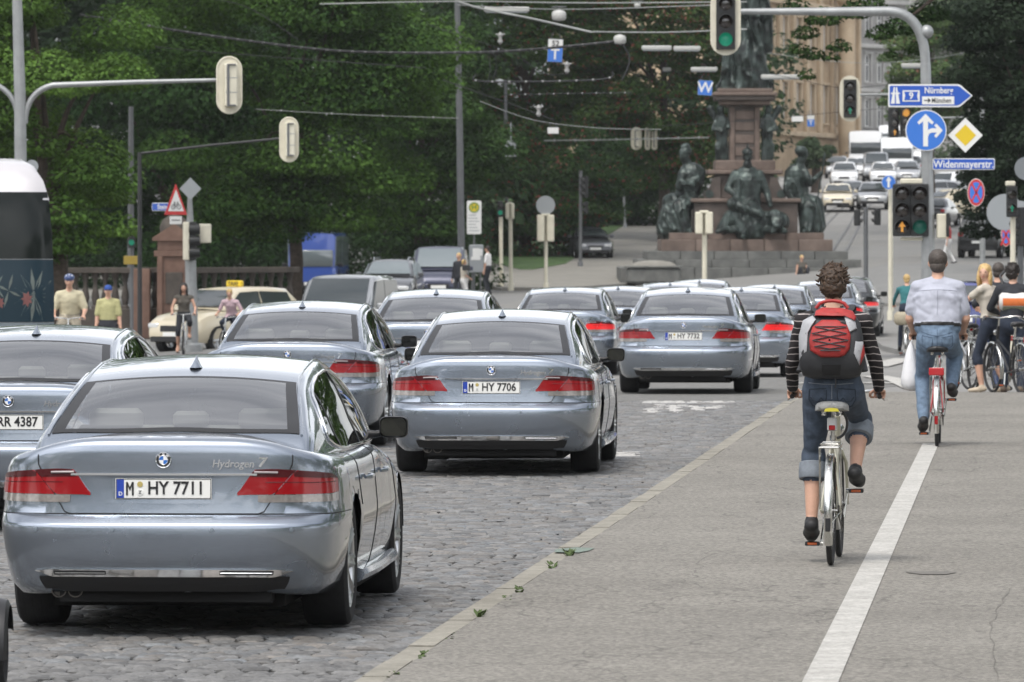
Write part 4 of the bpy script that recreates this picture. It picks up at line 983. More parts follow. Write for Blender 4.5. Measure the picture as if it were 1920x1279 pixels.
def cobbles():
    r = np.random.RandomState(5); near, VV, FF, CC = [], [], [], []; nv = 0; ya = 29.0; row = 0; PX = .142; variants = {}
    ang = math.atan(.0822)
    while ya < 84.0:
        y = ya; py = r.uniform(.094, .118); off = r.uniform(0, PX); x = -.086*y-.9
        while x < K(y)-.17:
            wdt = r.uniform(.85, 1.18); cx = x+off+PX*wdt/2
            yy = y+.035*math.sin(x*2.1+row*.8)+r.uniform(-.012, .012)
            if cx < K(yy)-.235:
                und = .012*mnoise.noise(V((cx*.9, yy*1.5, 0)))+.006*mnoise.noise(V((cx*2.2, yy*4.1, 4)))+r.uniform(-.003, .003)
                k = r.randint(10); far = yy > 46; t1, t2 = r.normal(0, .022), r.normal(0, .04)
                c = .140*(1+r.normal(0, .18)); tint = r.normal(0, .03); col = (max(.05, c*(1.01+tint)), max(.05, c*(1.0)), max(.05, c*(.97-tint)), 1)
                s = SMLV[k % 6] if far else SMV[k]; q = s*np.array([wdt*.97, py/.155*.99, 1]); q = q+np.array([cx, yy, und-.008]); q[:, 2] += (s[:, 0]*t1+s[:, 1]*t2)
                for a_, b_, p_, q_ in ((1213, 1236, 773, 764), (1250, 1272, 772, 761), (1232, 1290, 763, 758), (1300, 1330, 769, 762), (1330, 1352, 765, 760), (1195, 1375, 754.5, 751), (985, 1030, 866, 853), (1040, 1075, 864, 850), (1150, 1200, 854, 846)):
                    if X(a_, yy) < cx < X(b_, yy) and YG(p_) < yy < YG(q_) and r.uniform() < .8: col = (.40, .39, .37, 1)
                vis = X(-30, yy) < cx
                if vis and yy > 30.0 and len(near) < 300:
                    variants.setdefault(k, []).append((cx, yy, und-.008, t1, t2, wdt*.97, py/.155*.97)); near.append(1)
                else:
                    VV.append(q); FF += [tuple(i+nv for i in f) for f in (SML[k % 6] if far else SM[k]).f]; CC.append(np.tile(col, (len(s), 1))); nv += len(s)
            x += PX*wdt
        ya += py; row += 1
    me = bpy.data.meshes.new('cobblestones'); vv = np.concatenate(VV)
    me.from_pydata(vv.tolist(), [], FF); me.materials.append(M_STONE); tone(me, np.concatenate(CC)); me.polygons.foreach_set('use_smooth', [True]*len(me.polygons)); me.set_sharp_from_angle(angle=math.radians(50)); me.update()
    o = bpy.data.objects.new('cobblestones', me); COL.objects.link(o); o.parent = cw; o['kind'] = 'stuff'
    for k, L_ in variants.items():
        ms = []
        for q in range(3):
            m_ = SM[k].mesh('cobblestone', M_STONE, 50); c = .140*(1+r.normal(0, .18)); tone(m_, np.tile((c*1.01, c, c*.97, 1), (len(m_.vertices), 1))); ms.append(m_)
        for (a, b, z_, t1, t2, sx, sy) in L_:
            o = link('cobblestone', ms[r.randint(3)], cw, (a, b, z_), (t2, -t1, 0)); o.scale = (sx, sy, 1)
cobbles()
# kerb of long stones, pavement behind it
kb = struct(bpy.data.objects.new('kerb', None)); COL.objects.link(kb); kr = random.Random(4)
y = 28.0
while y < 84:
    ln = kr.uniform(.95, 1.15); mb = MB(); w_ = .150; hz = .085+kr.uniform(-.004, .004)
    if y > 80: hz = .03
    P = []
    for t in np.linspace(0, 1, 3):
        yy = y+.008+(ln-.016)*t; x1 = K(yy); e = kr.uniform(-.004, .004)
        P.append([V((x1-w_+e, yy, -.04)), V((x1-w_+e, yy, hz-.018)), V((x1-w_+.016+e, yy, hz)), V((x1-.004, yy, hz+kr.uniform(-.002, .002))), V((x1-.004, yy, -.04))])
    mb.grid(P); mb.add(P[0], [(0, 1, 2, 3, 4)]); mb.add(P[-1], [(0, 1, 2, 3, 4)]); mb.build('kerb_stone', M_KERB, kb, 40)
    y += ln
# small setts joining carriageway and kerb
mb = MB(); yy = 29.0
while yy < 76:
    d = kr.uniform(.12, .2); x = K(yy)-.20+kr.uniform(-.008, .008); mb.box((x, yy+d/2, -.022+kr.uniform(-.004, .004)), (.085, d-.018, .05), rotz(-.082), .94); yy += d
o = mb.build('gutter_setts', groundmat('sett_brown', (.13, .115, .095), (.19, .17, .145), 9, .3, .6), kb, 20); o['kind'] = 'stuff'
zp = lambda y: .08*(1-sstep(84, 90, y))+.004
sheet('pavement', [(24, K(24)-.002, K(24)+12), (90, K(90)-.002, K(90)+16)], .08, M_PAVE, .14, 10, 1.5, zf=zp)
ln = lambda Y: 1.44+.0805*(Y-29.8)
sheet('lane_line', [(24, ln(24)-.085, ln(24)+.085), (63.8, ln(63.8)-.08, ln(63.8)+.08)], 0, M_LINE, 0, 2, 2, zf=lambda y: zp(y)+.005)
# crossing beyond the cobbles, far street
M_SETTS = groundmat('far_setts', (.105, .104, .098), (.185, .182, .170), 5.5, .3, 1.0, 9, dist=.03)
sheet('carriageway', [(84, -16, K(84)-.145), (90, -17, K(90)-.145), (104, -17, 8)], -.008, M_SETTS, 0, 8, 4)
sheet('road', [(84, -17, K(84)-.145), (90, -17, 26), (130, -17, 40), (200, -17, 50), (262, -12, 60), (300, 2, 60), (345, 8, 60), (460, 16, 60), (900, 40, 90)], -.012, M_ASPHFAR, 0, 8, 4)
def mark(pts, wd, dz=.006, name='road_marking'):
    mb = MB(); P = []
    for i, (px, Y) in enumerate(pts):
        x = X(px, Y); P.append([V((x-wd/2, Y, G(x-wd/2, Y)+dz)), V((x+wd/2, Y, G(x+wd/2, Y)+dz))])
    mb.grid(P); return struct(mb.build(name, M_LINE, None, 0))
def mark_row(px0, px1, Y0, Y1, dz=.006):
    mb = MB(); n = 6; P = [[V((X(px0+(px1-px0)*k/n, Yq), Yq, G(X(px0+(px1-px0)*k/n, Yq), Yq)+dz)) for k in range(n+1)] for Yq in (Y0, Y1)]; mb.grid(P); return struct(mb.build('road_marking', M_LINE, None, 0))
YG = lambda py, h=H: h*F/(py-HOR)
mark([(1726, 84.6+8), (1690, 101), (1655, 104), (1640, 106)], .45); mark([(1640, 118), (1700, 128)], .5); mark([(1700, 132), (1725, 136)], .5); mark_row(1490, 1700, 98, 98.8)
# traffic islands
def island(name, rows, m=M_ASPHFAR): return sheet(name, rows, .10, m, .14, 5, 4)
island('traffic_island', [(236, X(940, 236), X(1010, 236)), (240, X(915, 240), X(1100, 240)), (250, X(905, 250), X(1190, 250)), (300, X(925, 300), X(1235, 300)), (420, X(1120, 420), X(1260, 420))], M_GRAVEL)
island('traffic_island', [(132, X(1690, 132), X(1985, 132)), (139, X(1655, 139), X(1990, 139)), (148, X(1640, 148), X(1990, 148)), (152, X(1700, 152), X(1990, 152))])
island('traffic_island', [(196, X(1660, 196), X(1985, 196)), (199, X(1625, 199), X(1990, 199)), (207, X(1618, 207), X(1990, 207)), (209, X(1640, 209), X(1990, 209))])
sheet('lawn', [(268, X(975, 268), X(1000, 268)), (275, X(930, 275), X(1060, 275)), (300, X(880, 300), X(1115, 300)), (345, X(900, 345), X(1225, 345)), (420, X(900, 420), X(1238, 420))], .13, M_LAWN, .05, 6)
sheet('park_path', [(150, -30, -11.5), (200, -34, -11), (236, -36, -2.2), (262, -30, -1.5)], .03, M_GRAVEL, .05, 6)
M_RAIL = mat('tram_rail', (.09, .088, .085), .5, .6)
for p0, p1, p2 in ((1430, 1556, 1640), (1470, 1572, 1648), (1545, 1606, 1664), (1575, 1622, 1672)):
    mb = MB(); P = []
    for Y, px in zip(np.linspace(262, 420, 24), np.interp(np.linspace(0, 1, 24), [0, .5, 1], [p0, p1, p2])):
        x = X(px, Y); P.append([V((x-.05, Y, G(x, Y)+.004)), V((x+.05, Y, G(x, Y)+.004))])
    mb.grid(P); struct(mb.build('tram_rail', M_RAIL, None, 0))
M_STAIN = mat('damp_stain', (.132, .123, .108), .8, var=.12, vscale=14)
mb = MB(); c_ = (X(1748, YG(1077, 2.08)), YG(1077, 2.08)); mb.add([V((c_[0]+.14*math.cos(t)*(1+.25*math.sin(3*t)), c_[1]+.22*math.sin(t)*(1+.2*math.cos(2*t)), .0885)) for t in np.linspace(0, 2*PI, 20)[:-1]], [tuple(range(19))]); struct(mb.build('pavement_stain', M_STAIN, None, 0))
# weeds in the kerb joint
M_WEED = mat('weed_green', (.055, .085, .022), .8, var=.4, vscale=30)
for i, (px, py, n, hh) in enumerate(((1091, 1037, 26, .085), (1065, 1058, 16, .05), (948, 1152, 24, .065), (1022, 1103, 20, .035), (985, 1117, 9, .02), (845, 1225, 14, .03), (910, 1190, 8, .02), (756, 1262, 10, .03))):
    Y = YG(py+5, 2.08); x0 = K(Y)+.0; mb = MB()
    for k in range(n):
        a = rnd.uniform(0, 2*PI); b = V((x0+rnd.uniform(-.02, .02), Y+rnd.uniform(-.3, .3)*(.5 if hh > .06 else 1), .08)); d = V((math.cos(a)*.9, math.sin(a)*.9, .8))*hh*.75*rnd.uniform(.5, 1); s_ = V((-math.sin(a), math.cos(a), 0))*.008
        mb.add([b-s_, b+s_, b+d*.6+s_*1.4, b+d, b+d*.6-s_*1.4], [(0, 1, 2, 3, 4)])
    w_ = mb.build('weed', M_WEED, None, 0, fix=False)
    tag(w_, ('tallest green weed tuft growing in the kerb joint by the green paint smear', 'small weed tuft just below the tallest tuft in the kerb joint', 'bushy weed tuft at the kerb edge lower down the pavement', 'low flat strip of weeds along the kerb joint between the bushy tufts', 'few tiny blades between kerb stones above the bushy lower tuft', 'sparse weed tuft near the foot of the kerb line', 'tiny weed sprig in the kerb below the bushy tuft', 'lowest weed tuft on the kerb at the bottom edge of the photo')[i], 'weed', 'weeds along the kerb', 'stuff')
mb = MB(); Y0 = YG(1036, 2.08)
mb.add([V((K(Y0)-.13, Y0-.2, .0915)), V((K(Y0)+.03, Y0-.25, .0915)), V((K(Y0)+.10, Y0+.05, .0890)), V((K(Y0)+.14, Y0+.4, .0890)), V((K(Y0)+.02, Y0+.45, .0915)), V((K(Y0)-.12, Y0+.2, .0915))], [(0, 1, 2, 3, 4, 5)])
struct(mb.build('paint_smear', mat('green_smear', (.15, .19, .158), .8, var=.25, vscale=20), None, 0))

def crack(pts, wd, m, name='pavement_crack'):
    mb = MB(); q = []; r_ = random.Random(len(pts)*7+int(pts[0][0]))
    P = [V((X(px, YG(py, 2.08)), YG(py, 2.08), .0882)) for px, py in pts]
    for a, b in zip(P, P[1:]):
        for k in range(10): p = a.lerp(b, k/10); q.append(p+V((r_.uniform(-.012, .012), r_.uniform(-.05, .05), 0)))
    q.append(P[-1]); row = []
    for i, p in enumerate(q):
        d = (q[min(i+1, len(q)-1)]-q[max(0, i-1)]).normalized(); n = V((-d.y, d.x, 0))*wd*r_.uniform(.4, 1.2); row.append([p-n, p+n])
    mb.grid(row); struct(mb.build(name, m, None, 0))
M_CRACK = mat('crack_dark', (.115, .107, .094), .9); M_SEAL2 = mat('sealed_joint', (.150, .145, .135), .8)
crack([(1205, 1064), (1330, 1060), (1480, 1052), (1700, 1048)], .006, M_CRACK); crack([(1900, 1100), (1858, 1170), (1872, 1279)], .0022, M_CRACK); crack([(1640, 835), (1760, 830), (1915, 832)], .02, M_SEAL2, 'pavement_joint')
# ------------------------------------------------------------------ trees
def leafmat(name, trans=.22):
    m = bpy.data.materials.new(name); m.use_nodes = True; n = m.node_tree; p = n.nodes['Principled BSDF']; p.inputs['Roughness'].default_value = .75; p.inputs['Specular IOR Level'].default_value = .18
    a = n.nodes.new('ShaderNodeAttribute'); a.attribute_name = 'tone'; t = n.nodes.new('ShaderNodeBsdfTranslucent'); mm = n.nodes.new('ShaderNodeMixShader'); mm.inputs[0].default_value = trans
    hs_ = n.nodes.new('ShaderNodeHueSaturation'); hs_.inputs['Value'].default_value = 1.5; hs_.inputs['Hue'].default_value = .485
    o = n.nodes['Material Output']; l = n.links
    l.new(a.outputs['Color'], p.inputs['Base Color']); l.new(a.outputs['Color'], hs_.inputs['Color']); l.new(hs_.outputs[0], t.inputs[0]); l.new(p.outputs[0], mm.inputs[1]); l.new(t.outputs[0], mm.inputs[2]); l.new(mm.outputs[0], o.inputs['Surface'])
    MATS[name] = m; return m
M_LEAF = leafmat('foliage'); M_BARK = mat('bark', (.06, .045, .033), .9, var=.4, vscale=9, bump=1.0, bscale=30, dist=.03)
def leaves(clumps, n, size, cols, seed, flower=None, droop=.5):
    """clumps = [(centre, radius)]; returns a mesh of n leaf-shaped faces spread through them"""
    r = np.random.RandomState(seed); c = np.array([tuple(q[0]) for q in clumps]); R = np.array([q[1] for q in clumps]); k = r.choice(len(R), n, p=R**2/np.sum(R**2))
    d = r.normal(size=(n, 3)); d /= np.linalg.norm(d, axis=1)[:, None]; rad = r.uniform(.35, 1.0, n)**.45
    pos = c[k]+d*(R[k]*rad)[:, None]*np.array([1.2, 1.2, .56]); pos[:, 2] -= .25*R[k]*(d[:, 0]**2+d[:, 1]**2)*rad
    nr = d*.55+np.array([0, 0, .75])+r.normal(0, .45, (n, 3)); nr /= np.linalg.norm(nr, axis=1)[:, None]
    u = d+r.normal(0, .7, (n, 3))+np.array([0, 0, -droop]); u -= nr*np.sum(u*nr, axis=1)[:, None]; u /= np.linalg.norm(u, axis=1)[:, None]+1e-9
    v = np.cross(nr, u); s = size*r.uniform(.6, 1.35, n); u *= (s*.5)[:, None]; v *= (s*.33)[:, None]
    P = np.stack([pos-u, pos+v-u*.1+nr*(s*.05)[:, None], pos+u, pos-v-u*.1+nr*(s*.05)[:, None]], 1).reshape(-1, 3)
    me = bpy.data.meshes.new('leaves'); me.vertices.add(4*n); me.vertices.foreach_set('co', P.astype(np.float32).ravel())
    me.loops.add(4*n); me.loops.foreach_set('vertex_index', np.arange(4*n, dtype=np.int32)); me.polygons.add(n); me.polygons.foreach_set('loop_start', np.arange(0, 4*n, 4, dtype=np.int32))
    me.polygons.foreach_set('loop_total', np.full(n, 4, np.int32)) if False else None
    a, b = np.array(cols[0]), np.array(cols[1]); ct = r.uniform(0, 1, len(R)); t = np.clip(ct[k]*.6+r.uniform(0, .5, n), 0, 1)
    C = a+(b-a)*t[:, None]; C *= r.uniform(.75, 1.3, n)[:, None]
    if flower:
        fc, p = flower; q = (r.uniform(size=n) < p*(.3+1.4*(np.sin(k*12.9)*.5+.5))) & (rad > .8); C[q] = np.array(fc)*r.uniform(.7, 1.3, q.sum())[:, None]
    C4 = np.concatenate([np.repeat(C, 4, axis=0), np.ones((4*n, 1))], 1)
    me.update(); me.validate(); tone(me, C4); me.materials.append(M_LEAF); return me
def clumps_for(c, r, n, cr, seed, shell=.55, low=0.0):
    q = np.random.RandomState(seed); out = []
    for i in range(n):
        d = q.normal(size=3); d /= np.linalg.norm(d); k = q.uniform(shell, 1.0)
        out.append((np.array(c)+d*np.array(r)*k, cr*q.uniform(.6, 1.35)))
    return out
def tree(name, label, base, c, r, ncl, cr, nl, size, cols, seed, flower=None, trunk=.28, group='trees along the street', extra=(), shell=.55, cat='tree'):
    T = thing(name, label, cat, base, 0, group); B = V(base); q = random.Random(seed)
    cl = clumps_for(c, r, ncl, cr, seed, shell)+[(np.array(tuple(e[0])), e[1]) for e in extra]
    cl = [(p-np.array(base), rr) for p, rr in cl]
    link('crown', leaves(cl, nl, size, cols, seed, flower), T)
    mb = MB(); top = V(c)-B; k = V((top.x*.25, top.y*.2, max(2.0, (top.z-r[2]*.75))))
    mb.tube([V((0, 0, -.2)), V((0, 0, .15)), k*.5+V((q.uniform(-.1, .1), 0, 0)), k, k.lerp(top, .5), top+V((0, 0, r[2]*.35))], [trunk*1.5, trunk*1.15, trunk, trunk*.9, trunk*.6, trunk*.2], 10)
    for i in range(9):
        p = V(cl[q.randrange(len(cl))][0]); s0 = k.lerp(top, q.uniform(0, .8)); m_ = s0.lerp(p, .5)+V((0, 0, .25)); mb.tube([s0, m_, p], [trunk*.4, trunk*.22, trunk*.06], 6)
    mb.build('trunk', M_BARK, T, 60); return T
def pxtree(name, label, px, py, Y, rx, rz, ry, ncl, cr, nl, size, cols, seed, bx=None, **kw):
    c = at(px, py, Y); b = gp(px if bx is None else bx, Y); return tree(name, label, b, c, (rx, ry, rz), ncl, cr, nl, size, cols, seed, **kw)
LIME = ((.030, .075, .010), (.092, .168, .030)); DARK = ((.013, .038, .010), (.034, .080, .018)); MID = ((.026, .068, .014), (.080, .145, .028)); COP = ((.010, .020, .011), (.024, .040, .020))
RED = ((.20, .060, .042), .10)
pxtree('lime_tree', 'bright green lime tree leaning over the coach on the left', 60, 170, 150, 2.35, 4.2, 2.4, 44, .85, 56000, .12, LIME, 21, extra=[(at(210, 330, 149), .7), (at(215, 420, 149), .55), (at(150, 450, 149), .6), (at(60, 470, 150), .7), (at(225, 130, 149), .75), (at(120, 390, 148.5), .7)], bx=120)
pxtree('lime_tree', 'largest dark green tree above the taxi and balustrade', 540, 130, 192, 4.4, 5.0, 3.0, 52, 1.35, 105000, .135, ((.010, .034, .007), (.075, .150, .024)), 22, bx=552, trunk=.2, extra=[(at(330, 280, 190), 1.1), (at(700, 330, 190), 1.0), (at(640, 400, 190), .9), (at(430, 380, 190), 1.0), (at(300, 100, 190), 1.2), (at(520, 420, 191), 1.0), (at(760, 120, 190), .9), (at(740, 230, 190), .9), (at(360, 420, 190), .9)])
pxtree('lime_tree', 'dark tree behind the signal on the long grey arm', 330, 260, 214, 4.2, 5.5, 2.5, 50, 1.4, 45000, .19, DARK, 23)
pxtree('lime_tree', 'dark green tree behind the tall tram mast', 790, 260, 232, 3.4, 5.0, 2.6, 46, 1.2, 50000, .17, ((.009, .028, .006), (.044, .094, .018)), 24, extra=[(at(720, 440, 230), .9), (at(820, 420, 230), .8)])
pxtree('chestnut_tree', 'red flowering chestnut tree between tram mast and traffic lights', 985, 345, 285, 4.6, 3.0, 2.6, 80, .95, 52000, .17, ((.022, .055, .014), (.055, .105, .026)), 25, flower=RED)
pxtree('chestnut_tree', 'taller green chestnut tree with few red flowers above the blue hanging T sign', 985, 90, 305, 5.0, 5.2, 2.8, 90, 1.1, 60000, .18, MID, 26, flower=((.20, .07, .04), .06))
pxtree('chestnut_tree', 'tall chestnut tree thick with red flowers left of the monument', 1245, 120, 302, 3.6, 6.0, 2.8, 80, 1.0, 58000, .17, ((.028, .066, .015), (.070, .125, .030)), 27, flower=((.21, .07, .048), .15), extra=[(at(1180, -10, 300), 1.3), (at(1235, 15, 300), 1.3), (at(1290, 20, 300), 1.2), (at(1320, 60, 300), 1.0), (at(1390, 120, 302), 1.2), (at(1400, 20, 302), 1.2)])
pxtree('chestnut_tree', 'dark tree behind the left bronze figure of the monument', 1190, 320, 322, 3.8, 2.6, 2.4, 60, .95, 34000, .18, DARK, 28, extra=[(at(1290, 300, 320), .9), (at(1310, 220, 320), .9)])
pxtree('plane_tree', 'overhanging branches of dark leaves above the right hand street signs', 1700, -130, 128, 2.9, 1.5, 1.7, 60, .42, 34000, .10, ((.015, .038, .010), (.040, .076, .019)), 29, bx=2060, extra=[(at(1510, 60, 127), .26), (at(1525, 100, 127), .22), (at(1512, 140, 127), .16), (at(1545, 30, 127), .34), (at(1600, 20, 127), .30), (at(1650, 60, 127), .26), (at(1668, 100, 127), .14), (at(1575, 85, 127), .22), (at(1560, 105, 127), .15), (at(1690, 45, 127), .38), (at(1740, 20, 128), .4), (at(1490, 10, 127), .3), (at(1620, 5, 127), .4), (at(1720, 90, 128), .25), (at(1500, 90, 127), .2)])
pxtree('copper_beech', 'very dark leaved tree at the right edge of the street', 1930, 190, 160, 2.0, 4.0, 2.0, 70, .62, 52000, .12, COP, 30, bx=1990, extra=[(at(1825, 60, 158), .55), (at(1800, 10, 158), .6), (at(1880, 300, 158), .4), (at(1815, 130, 158), .45)])
pxtree('lime_tree', 'pale green tree behind the yellow diamond sign', 1745, 130, 350, 2.6, 3.6, 2.4, 50, .9, 26000, .19, ((.05, .095, .03), (.11, .165, .055)), 31, flower=((.25, .12, .08), .05), extra=[(at(1690, 160, 350), .8), (at(1680, 215, 350), .6)])
pxtree('lime_tree', 'grey green tree closing the far street behind the white lorries', 1810, 150, 520, 6.5, 9.0, 3.0, 60, 1.9, 26000, .34, ((.05, .085, .04), (.10, .14, .07)), 32)
pxtree('street_tree', 'small dark tree before the beige facade right of the monument', 1530, 290, 385, 1.2, .9, 1.0, 16, .5, 6000, .2, ((.03, .055, .025), (.06, .09, .04)), 33)
# undergrowth and far wood, read as one mass
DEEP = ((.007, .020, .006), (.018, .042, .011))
def mass(name, label, boxes, n, size, cols, seed, cat):
    q = random.Random(seed); cl = []
    for px0, px1, py0, py1, Y0, Y1, k, cr in boxes:
        for i in range(k): cl.append((np.array(tuple(at(q.uniform(px0, px1), q.uniform(py0, py1), q.uniform(Y0, Y1)))), cr*q.uniform(.7, 1.3)))
    o = link(name, leaves(cl, n, size, cols, seed)); return tag(o, label, cat, None, 'stuff')
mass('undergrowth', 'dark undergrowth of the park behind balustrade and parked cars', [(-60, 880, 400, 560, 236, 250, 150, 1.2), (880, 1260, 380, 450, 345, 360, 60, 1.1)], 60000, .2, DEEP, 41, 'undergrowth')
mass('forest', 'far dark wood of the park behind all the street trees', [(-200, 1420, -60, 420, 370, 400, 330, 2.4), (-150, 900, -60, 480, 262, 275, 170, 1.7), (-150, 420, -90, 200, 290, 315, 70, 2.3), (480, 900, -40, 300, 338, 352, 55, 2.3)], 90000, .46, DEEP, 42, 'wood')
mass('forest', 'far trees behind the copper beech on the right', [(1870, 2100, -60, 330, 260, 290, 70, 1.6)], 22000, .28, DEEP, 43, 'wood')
mass('forest', 'unseen park trees added along the street to darken car reflections', [(0, 0, 442, 442, 1, 1, 0, 1)], 0, .3, DARK, 44, 'wood') if False else None
cl_ = []; q_ = random.Random(9)  # unseen trees, added so the car paint and windows reflect dark foliage
for (x0, x1, y0, y1, n_) in ((-60, 60, -95, -75, 120), (16, 22, -60, 112, 120), (-34, -26, -60, 96, 90)) :
    for i in range(n_): cl_.append((np.array((q_.uniform(x0, x1), q_.uniform(y0, y1), q_.uniform(1.5, 13))), q_.uniform(2.2, 3.4)))
tag(link('forest', leaves(cl_, 60000, 1.2, MID, 45)), 'unseen park trees added along the street to darken car reflections', 'wood', None, 'stuff')
cl_ = []
for (x0, x1, y0, y1, n_) in ((15, 50, 140, 320, 150), (-45, -8, 150, 320, 150), (-8, 8, 270, 340, 50)):
    for i in range(n_):
        y_ = q_.uniform(y0, y1); cl_.append((np.array((q_.uniform(x0, x1), y_, q_.uniform(2.16+.0385*y_+4.2, 27))), q_.uniform(2.2, 3.4)))
tag(link('forest', leaves(cl_, 45000, 1.15, MID, 46)), 'upper crowns of the street trees above the picture', 'wood', None, 'stuff')
# ------------------------------------------------------------------ monument
def stonemat(name, a, b, sc=1.6): return mat(name, a, .8, col2=b, var=.12, vscale=sc, bump=.5, bscale=25, dist=.012)
M_GRAN = stonemat('grey_granite', (.10, .103, .098), (.15, .152, .143)); M_REDG = stonemat('red_granite', (.120, .088, .072), (.170, .128, .106)); M_DKG = stonemat('brown_granite', (.062, .052, .046), (.108, .086, .074))
M_BRONZE = mat('bronze_patina', (.007, .009, .009), .36, .4, col2=(.046, .063, .057), var=.45, vscale=2.2, bump=.8, bscale=9, dist=.03)
MY = 255.0; MX = X(1395, MY); MZ = .25
mon = thing('monument', 'tall granite monument with bronze figures standing in the middle of the street', 'monument', (MX, MY, MZ), 0)
def ms(name, w_, d_, z0, z1, m, r=.04, top=None, cx=0, cy=0, parent=mon):
    mb = MB(); mb.rbox((cx, cy, (z0+z1)/2), (w_, d_, z1-z0), r, n=2); return mb.build(name, m, parent, 30)
def course(z0, z1, w_, d_, m, nblk, name='stone_block', cx=.05):
    """a course of separate blocks round the front and the two sides, with open joints"""
    mb = MB(); mb.box((cx, 0, (z0+z1)/2), (w_-.5, d_-.5, z1-z0-.004)); mb.build('step_core', m, mon, 0)
    bw = w_/nblk
    for i in range(nblk):
        b = MB(); b.rbox((cx-w_/2+bw*(i+.5), -d_/2+.25, (z0+z1)/2), (bw-.022, .5, z1-z0), .03, n=2); b.build(name, m, mon, 30)
    for sg in (-1, 1):
        n = max(2, int((d_-.5)/bw)); q = (d_-.52)/n
        for i in range(n):
            b = MB(); b.rbox((cx+sg*(w_/2-.25), -d_/2+.51+q*(i+.5), (z0+z1)/2), (.5, q-.02, z1-z0), .03, n=2); b.build(name, m, mon, 30)
course(0, .66, 10.1, 10.1, M_GRAN, 7); course(.66, .98, 8.8, 8.8, M_GRAN, 6); course(.98, 1.30, 7.9, 7.9, M_GRAN, 6, cx=0)
course(1.30, 1.76, 6.75, 6.7, M_REDG, 5, cx=.0); course(1.76, 2.02, 6.1, 6.1, M_REDG, 4, cx=.0)
ms('pedestal_base', 4.1, 4.1, 2.02, 3.22, M_DKG, .05); ms('pedestal_ledge', 4.35, 4.35, 3.22, 3.38, M_REDG, .06)
ms('pedestal_block', 2.3, 2.3, 3.38, 4.35, M_DKG, .05); ms('pedestal_ledge', 3.0, 2.7, 4.35, 4.52, M_REDG, .05); ms('pedestal_block', 2.4, 2.4, 4.52, 4.9, M_REDG, .05)
ms('pedestal_shaft', 1.22, 1.22, 4.9, 7.0, M_DKG, .03); 
for cx in (-.50, .50): ms('shaft_pilaster', .20, .1, 4.9, 7.0, M_REDG, .02, cx=cx, cy=-.63)
for z in (5.25, 5.75, 6.25, 6.7): ms('shaft_panel', .74, .05, z-.16, z+.16, M_REDG, .02, cy=-.62)
for i, (w_, z0, z1) in enumerate(((1.5, 7.0, 7.10), (2.0, 7.10, 7.28), (2.4, 7.28, 7.46), (2.55, 7.46, 7.60), (2.2, 7.60, 7.75))): ms('cornice', w_, w_, z0, z1, (M_DKG, M_REDG)[i % 2] if i < 4 else M_REDG, .05)
for sg in (-1, 1):       # scroll consoles beside the block
    mb = MB(); pr = [(.0, 0), (.62, 0), (.66, .18), (.58, .34), (.44, .40), (.36, .62), (.30, .85), (.0, .85)]
    mb.prism(pr, -.28, .28, lambda a, b, d: V((sg*(.98+a), -1.0+d, 3.38+b))); mb.build('scroll_console', M_DKG, mon, 30)
    mb = MB(); mb.cyl((sg*1.42, -1.32, 3.56), (sg*1.42, -.70, 3.56), .17, n=16); mb.build('scroll_volute', M_BRONZE, mon, 30)
def bronze(name, fl, parent, vox=.035, wr=.10, seed=0, hem=1e9):
    co, fs = fl.raw(vox, 2)
    for i, p in enumerate(co):      # drapery folds
        k = mnoise.noise(V((p[0]*3.2+seed, p[1]*3.2, p[2]*1.1)))+.6*mnoise.noise(V((p[0]*6+seed, p[1]*6, p[2]*2.0)))
        a = mnoise.noise(V((p[1]*3.1, p[0]*2.2+seed, 7)))
        s_ = wr*(1.0 if p[2] < hem else .3); f_ = 1-2*abs(mnoise.noise(V((p[0]*2.6+seed+.6*p[2], p[1]*2.6, p[2]*.7+seed)))); f_ = max(0, f_)**3; co[i] = p+np.array([a*s_*.5, -k*s_*.9-f_*s_*1.1, .25*a*s_])
    mb = MB(); mb.v = [tuple(p) for p in co]; mb.f = fs; mb.m = [0]*len(fs); return mb.build(name, M_BRONZE, parent, 80, fix=False)
def figure(pts, z_head, yaw, extra, wr=.09, seed=0, hem=1e9, hk=1.0, parent=mon):
    fl = Flesh()
    for q in pts:
        if len(q) == 2: fl.e(q[0], q[1], 0)
        else: fl.c(q[0], q[1], q[2], q[3], 0, *(q[4:] or ()))
    f, M = add_head(fl, V(z_head), yaw, 0, 2.35*hk, .15)
    for c, r in extra: fl.e(f(*c), tuple(k*2.35*hk for k in r), 0, M)
    return bronze('bronze_figure', fl, parent, .055 if seed == 4 else .032, wr, seed, hem)
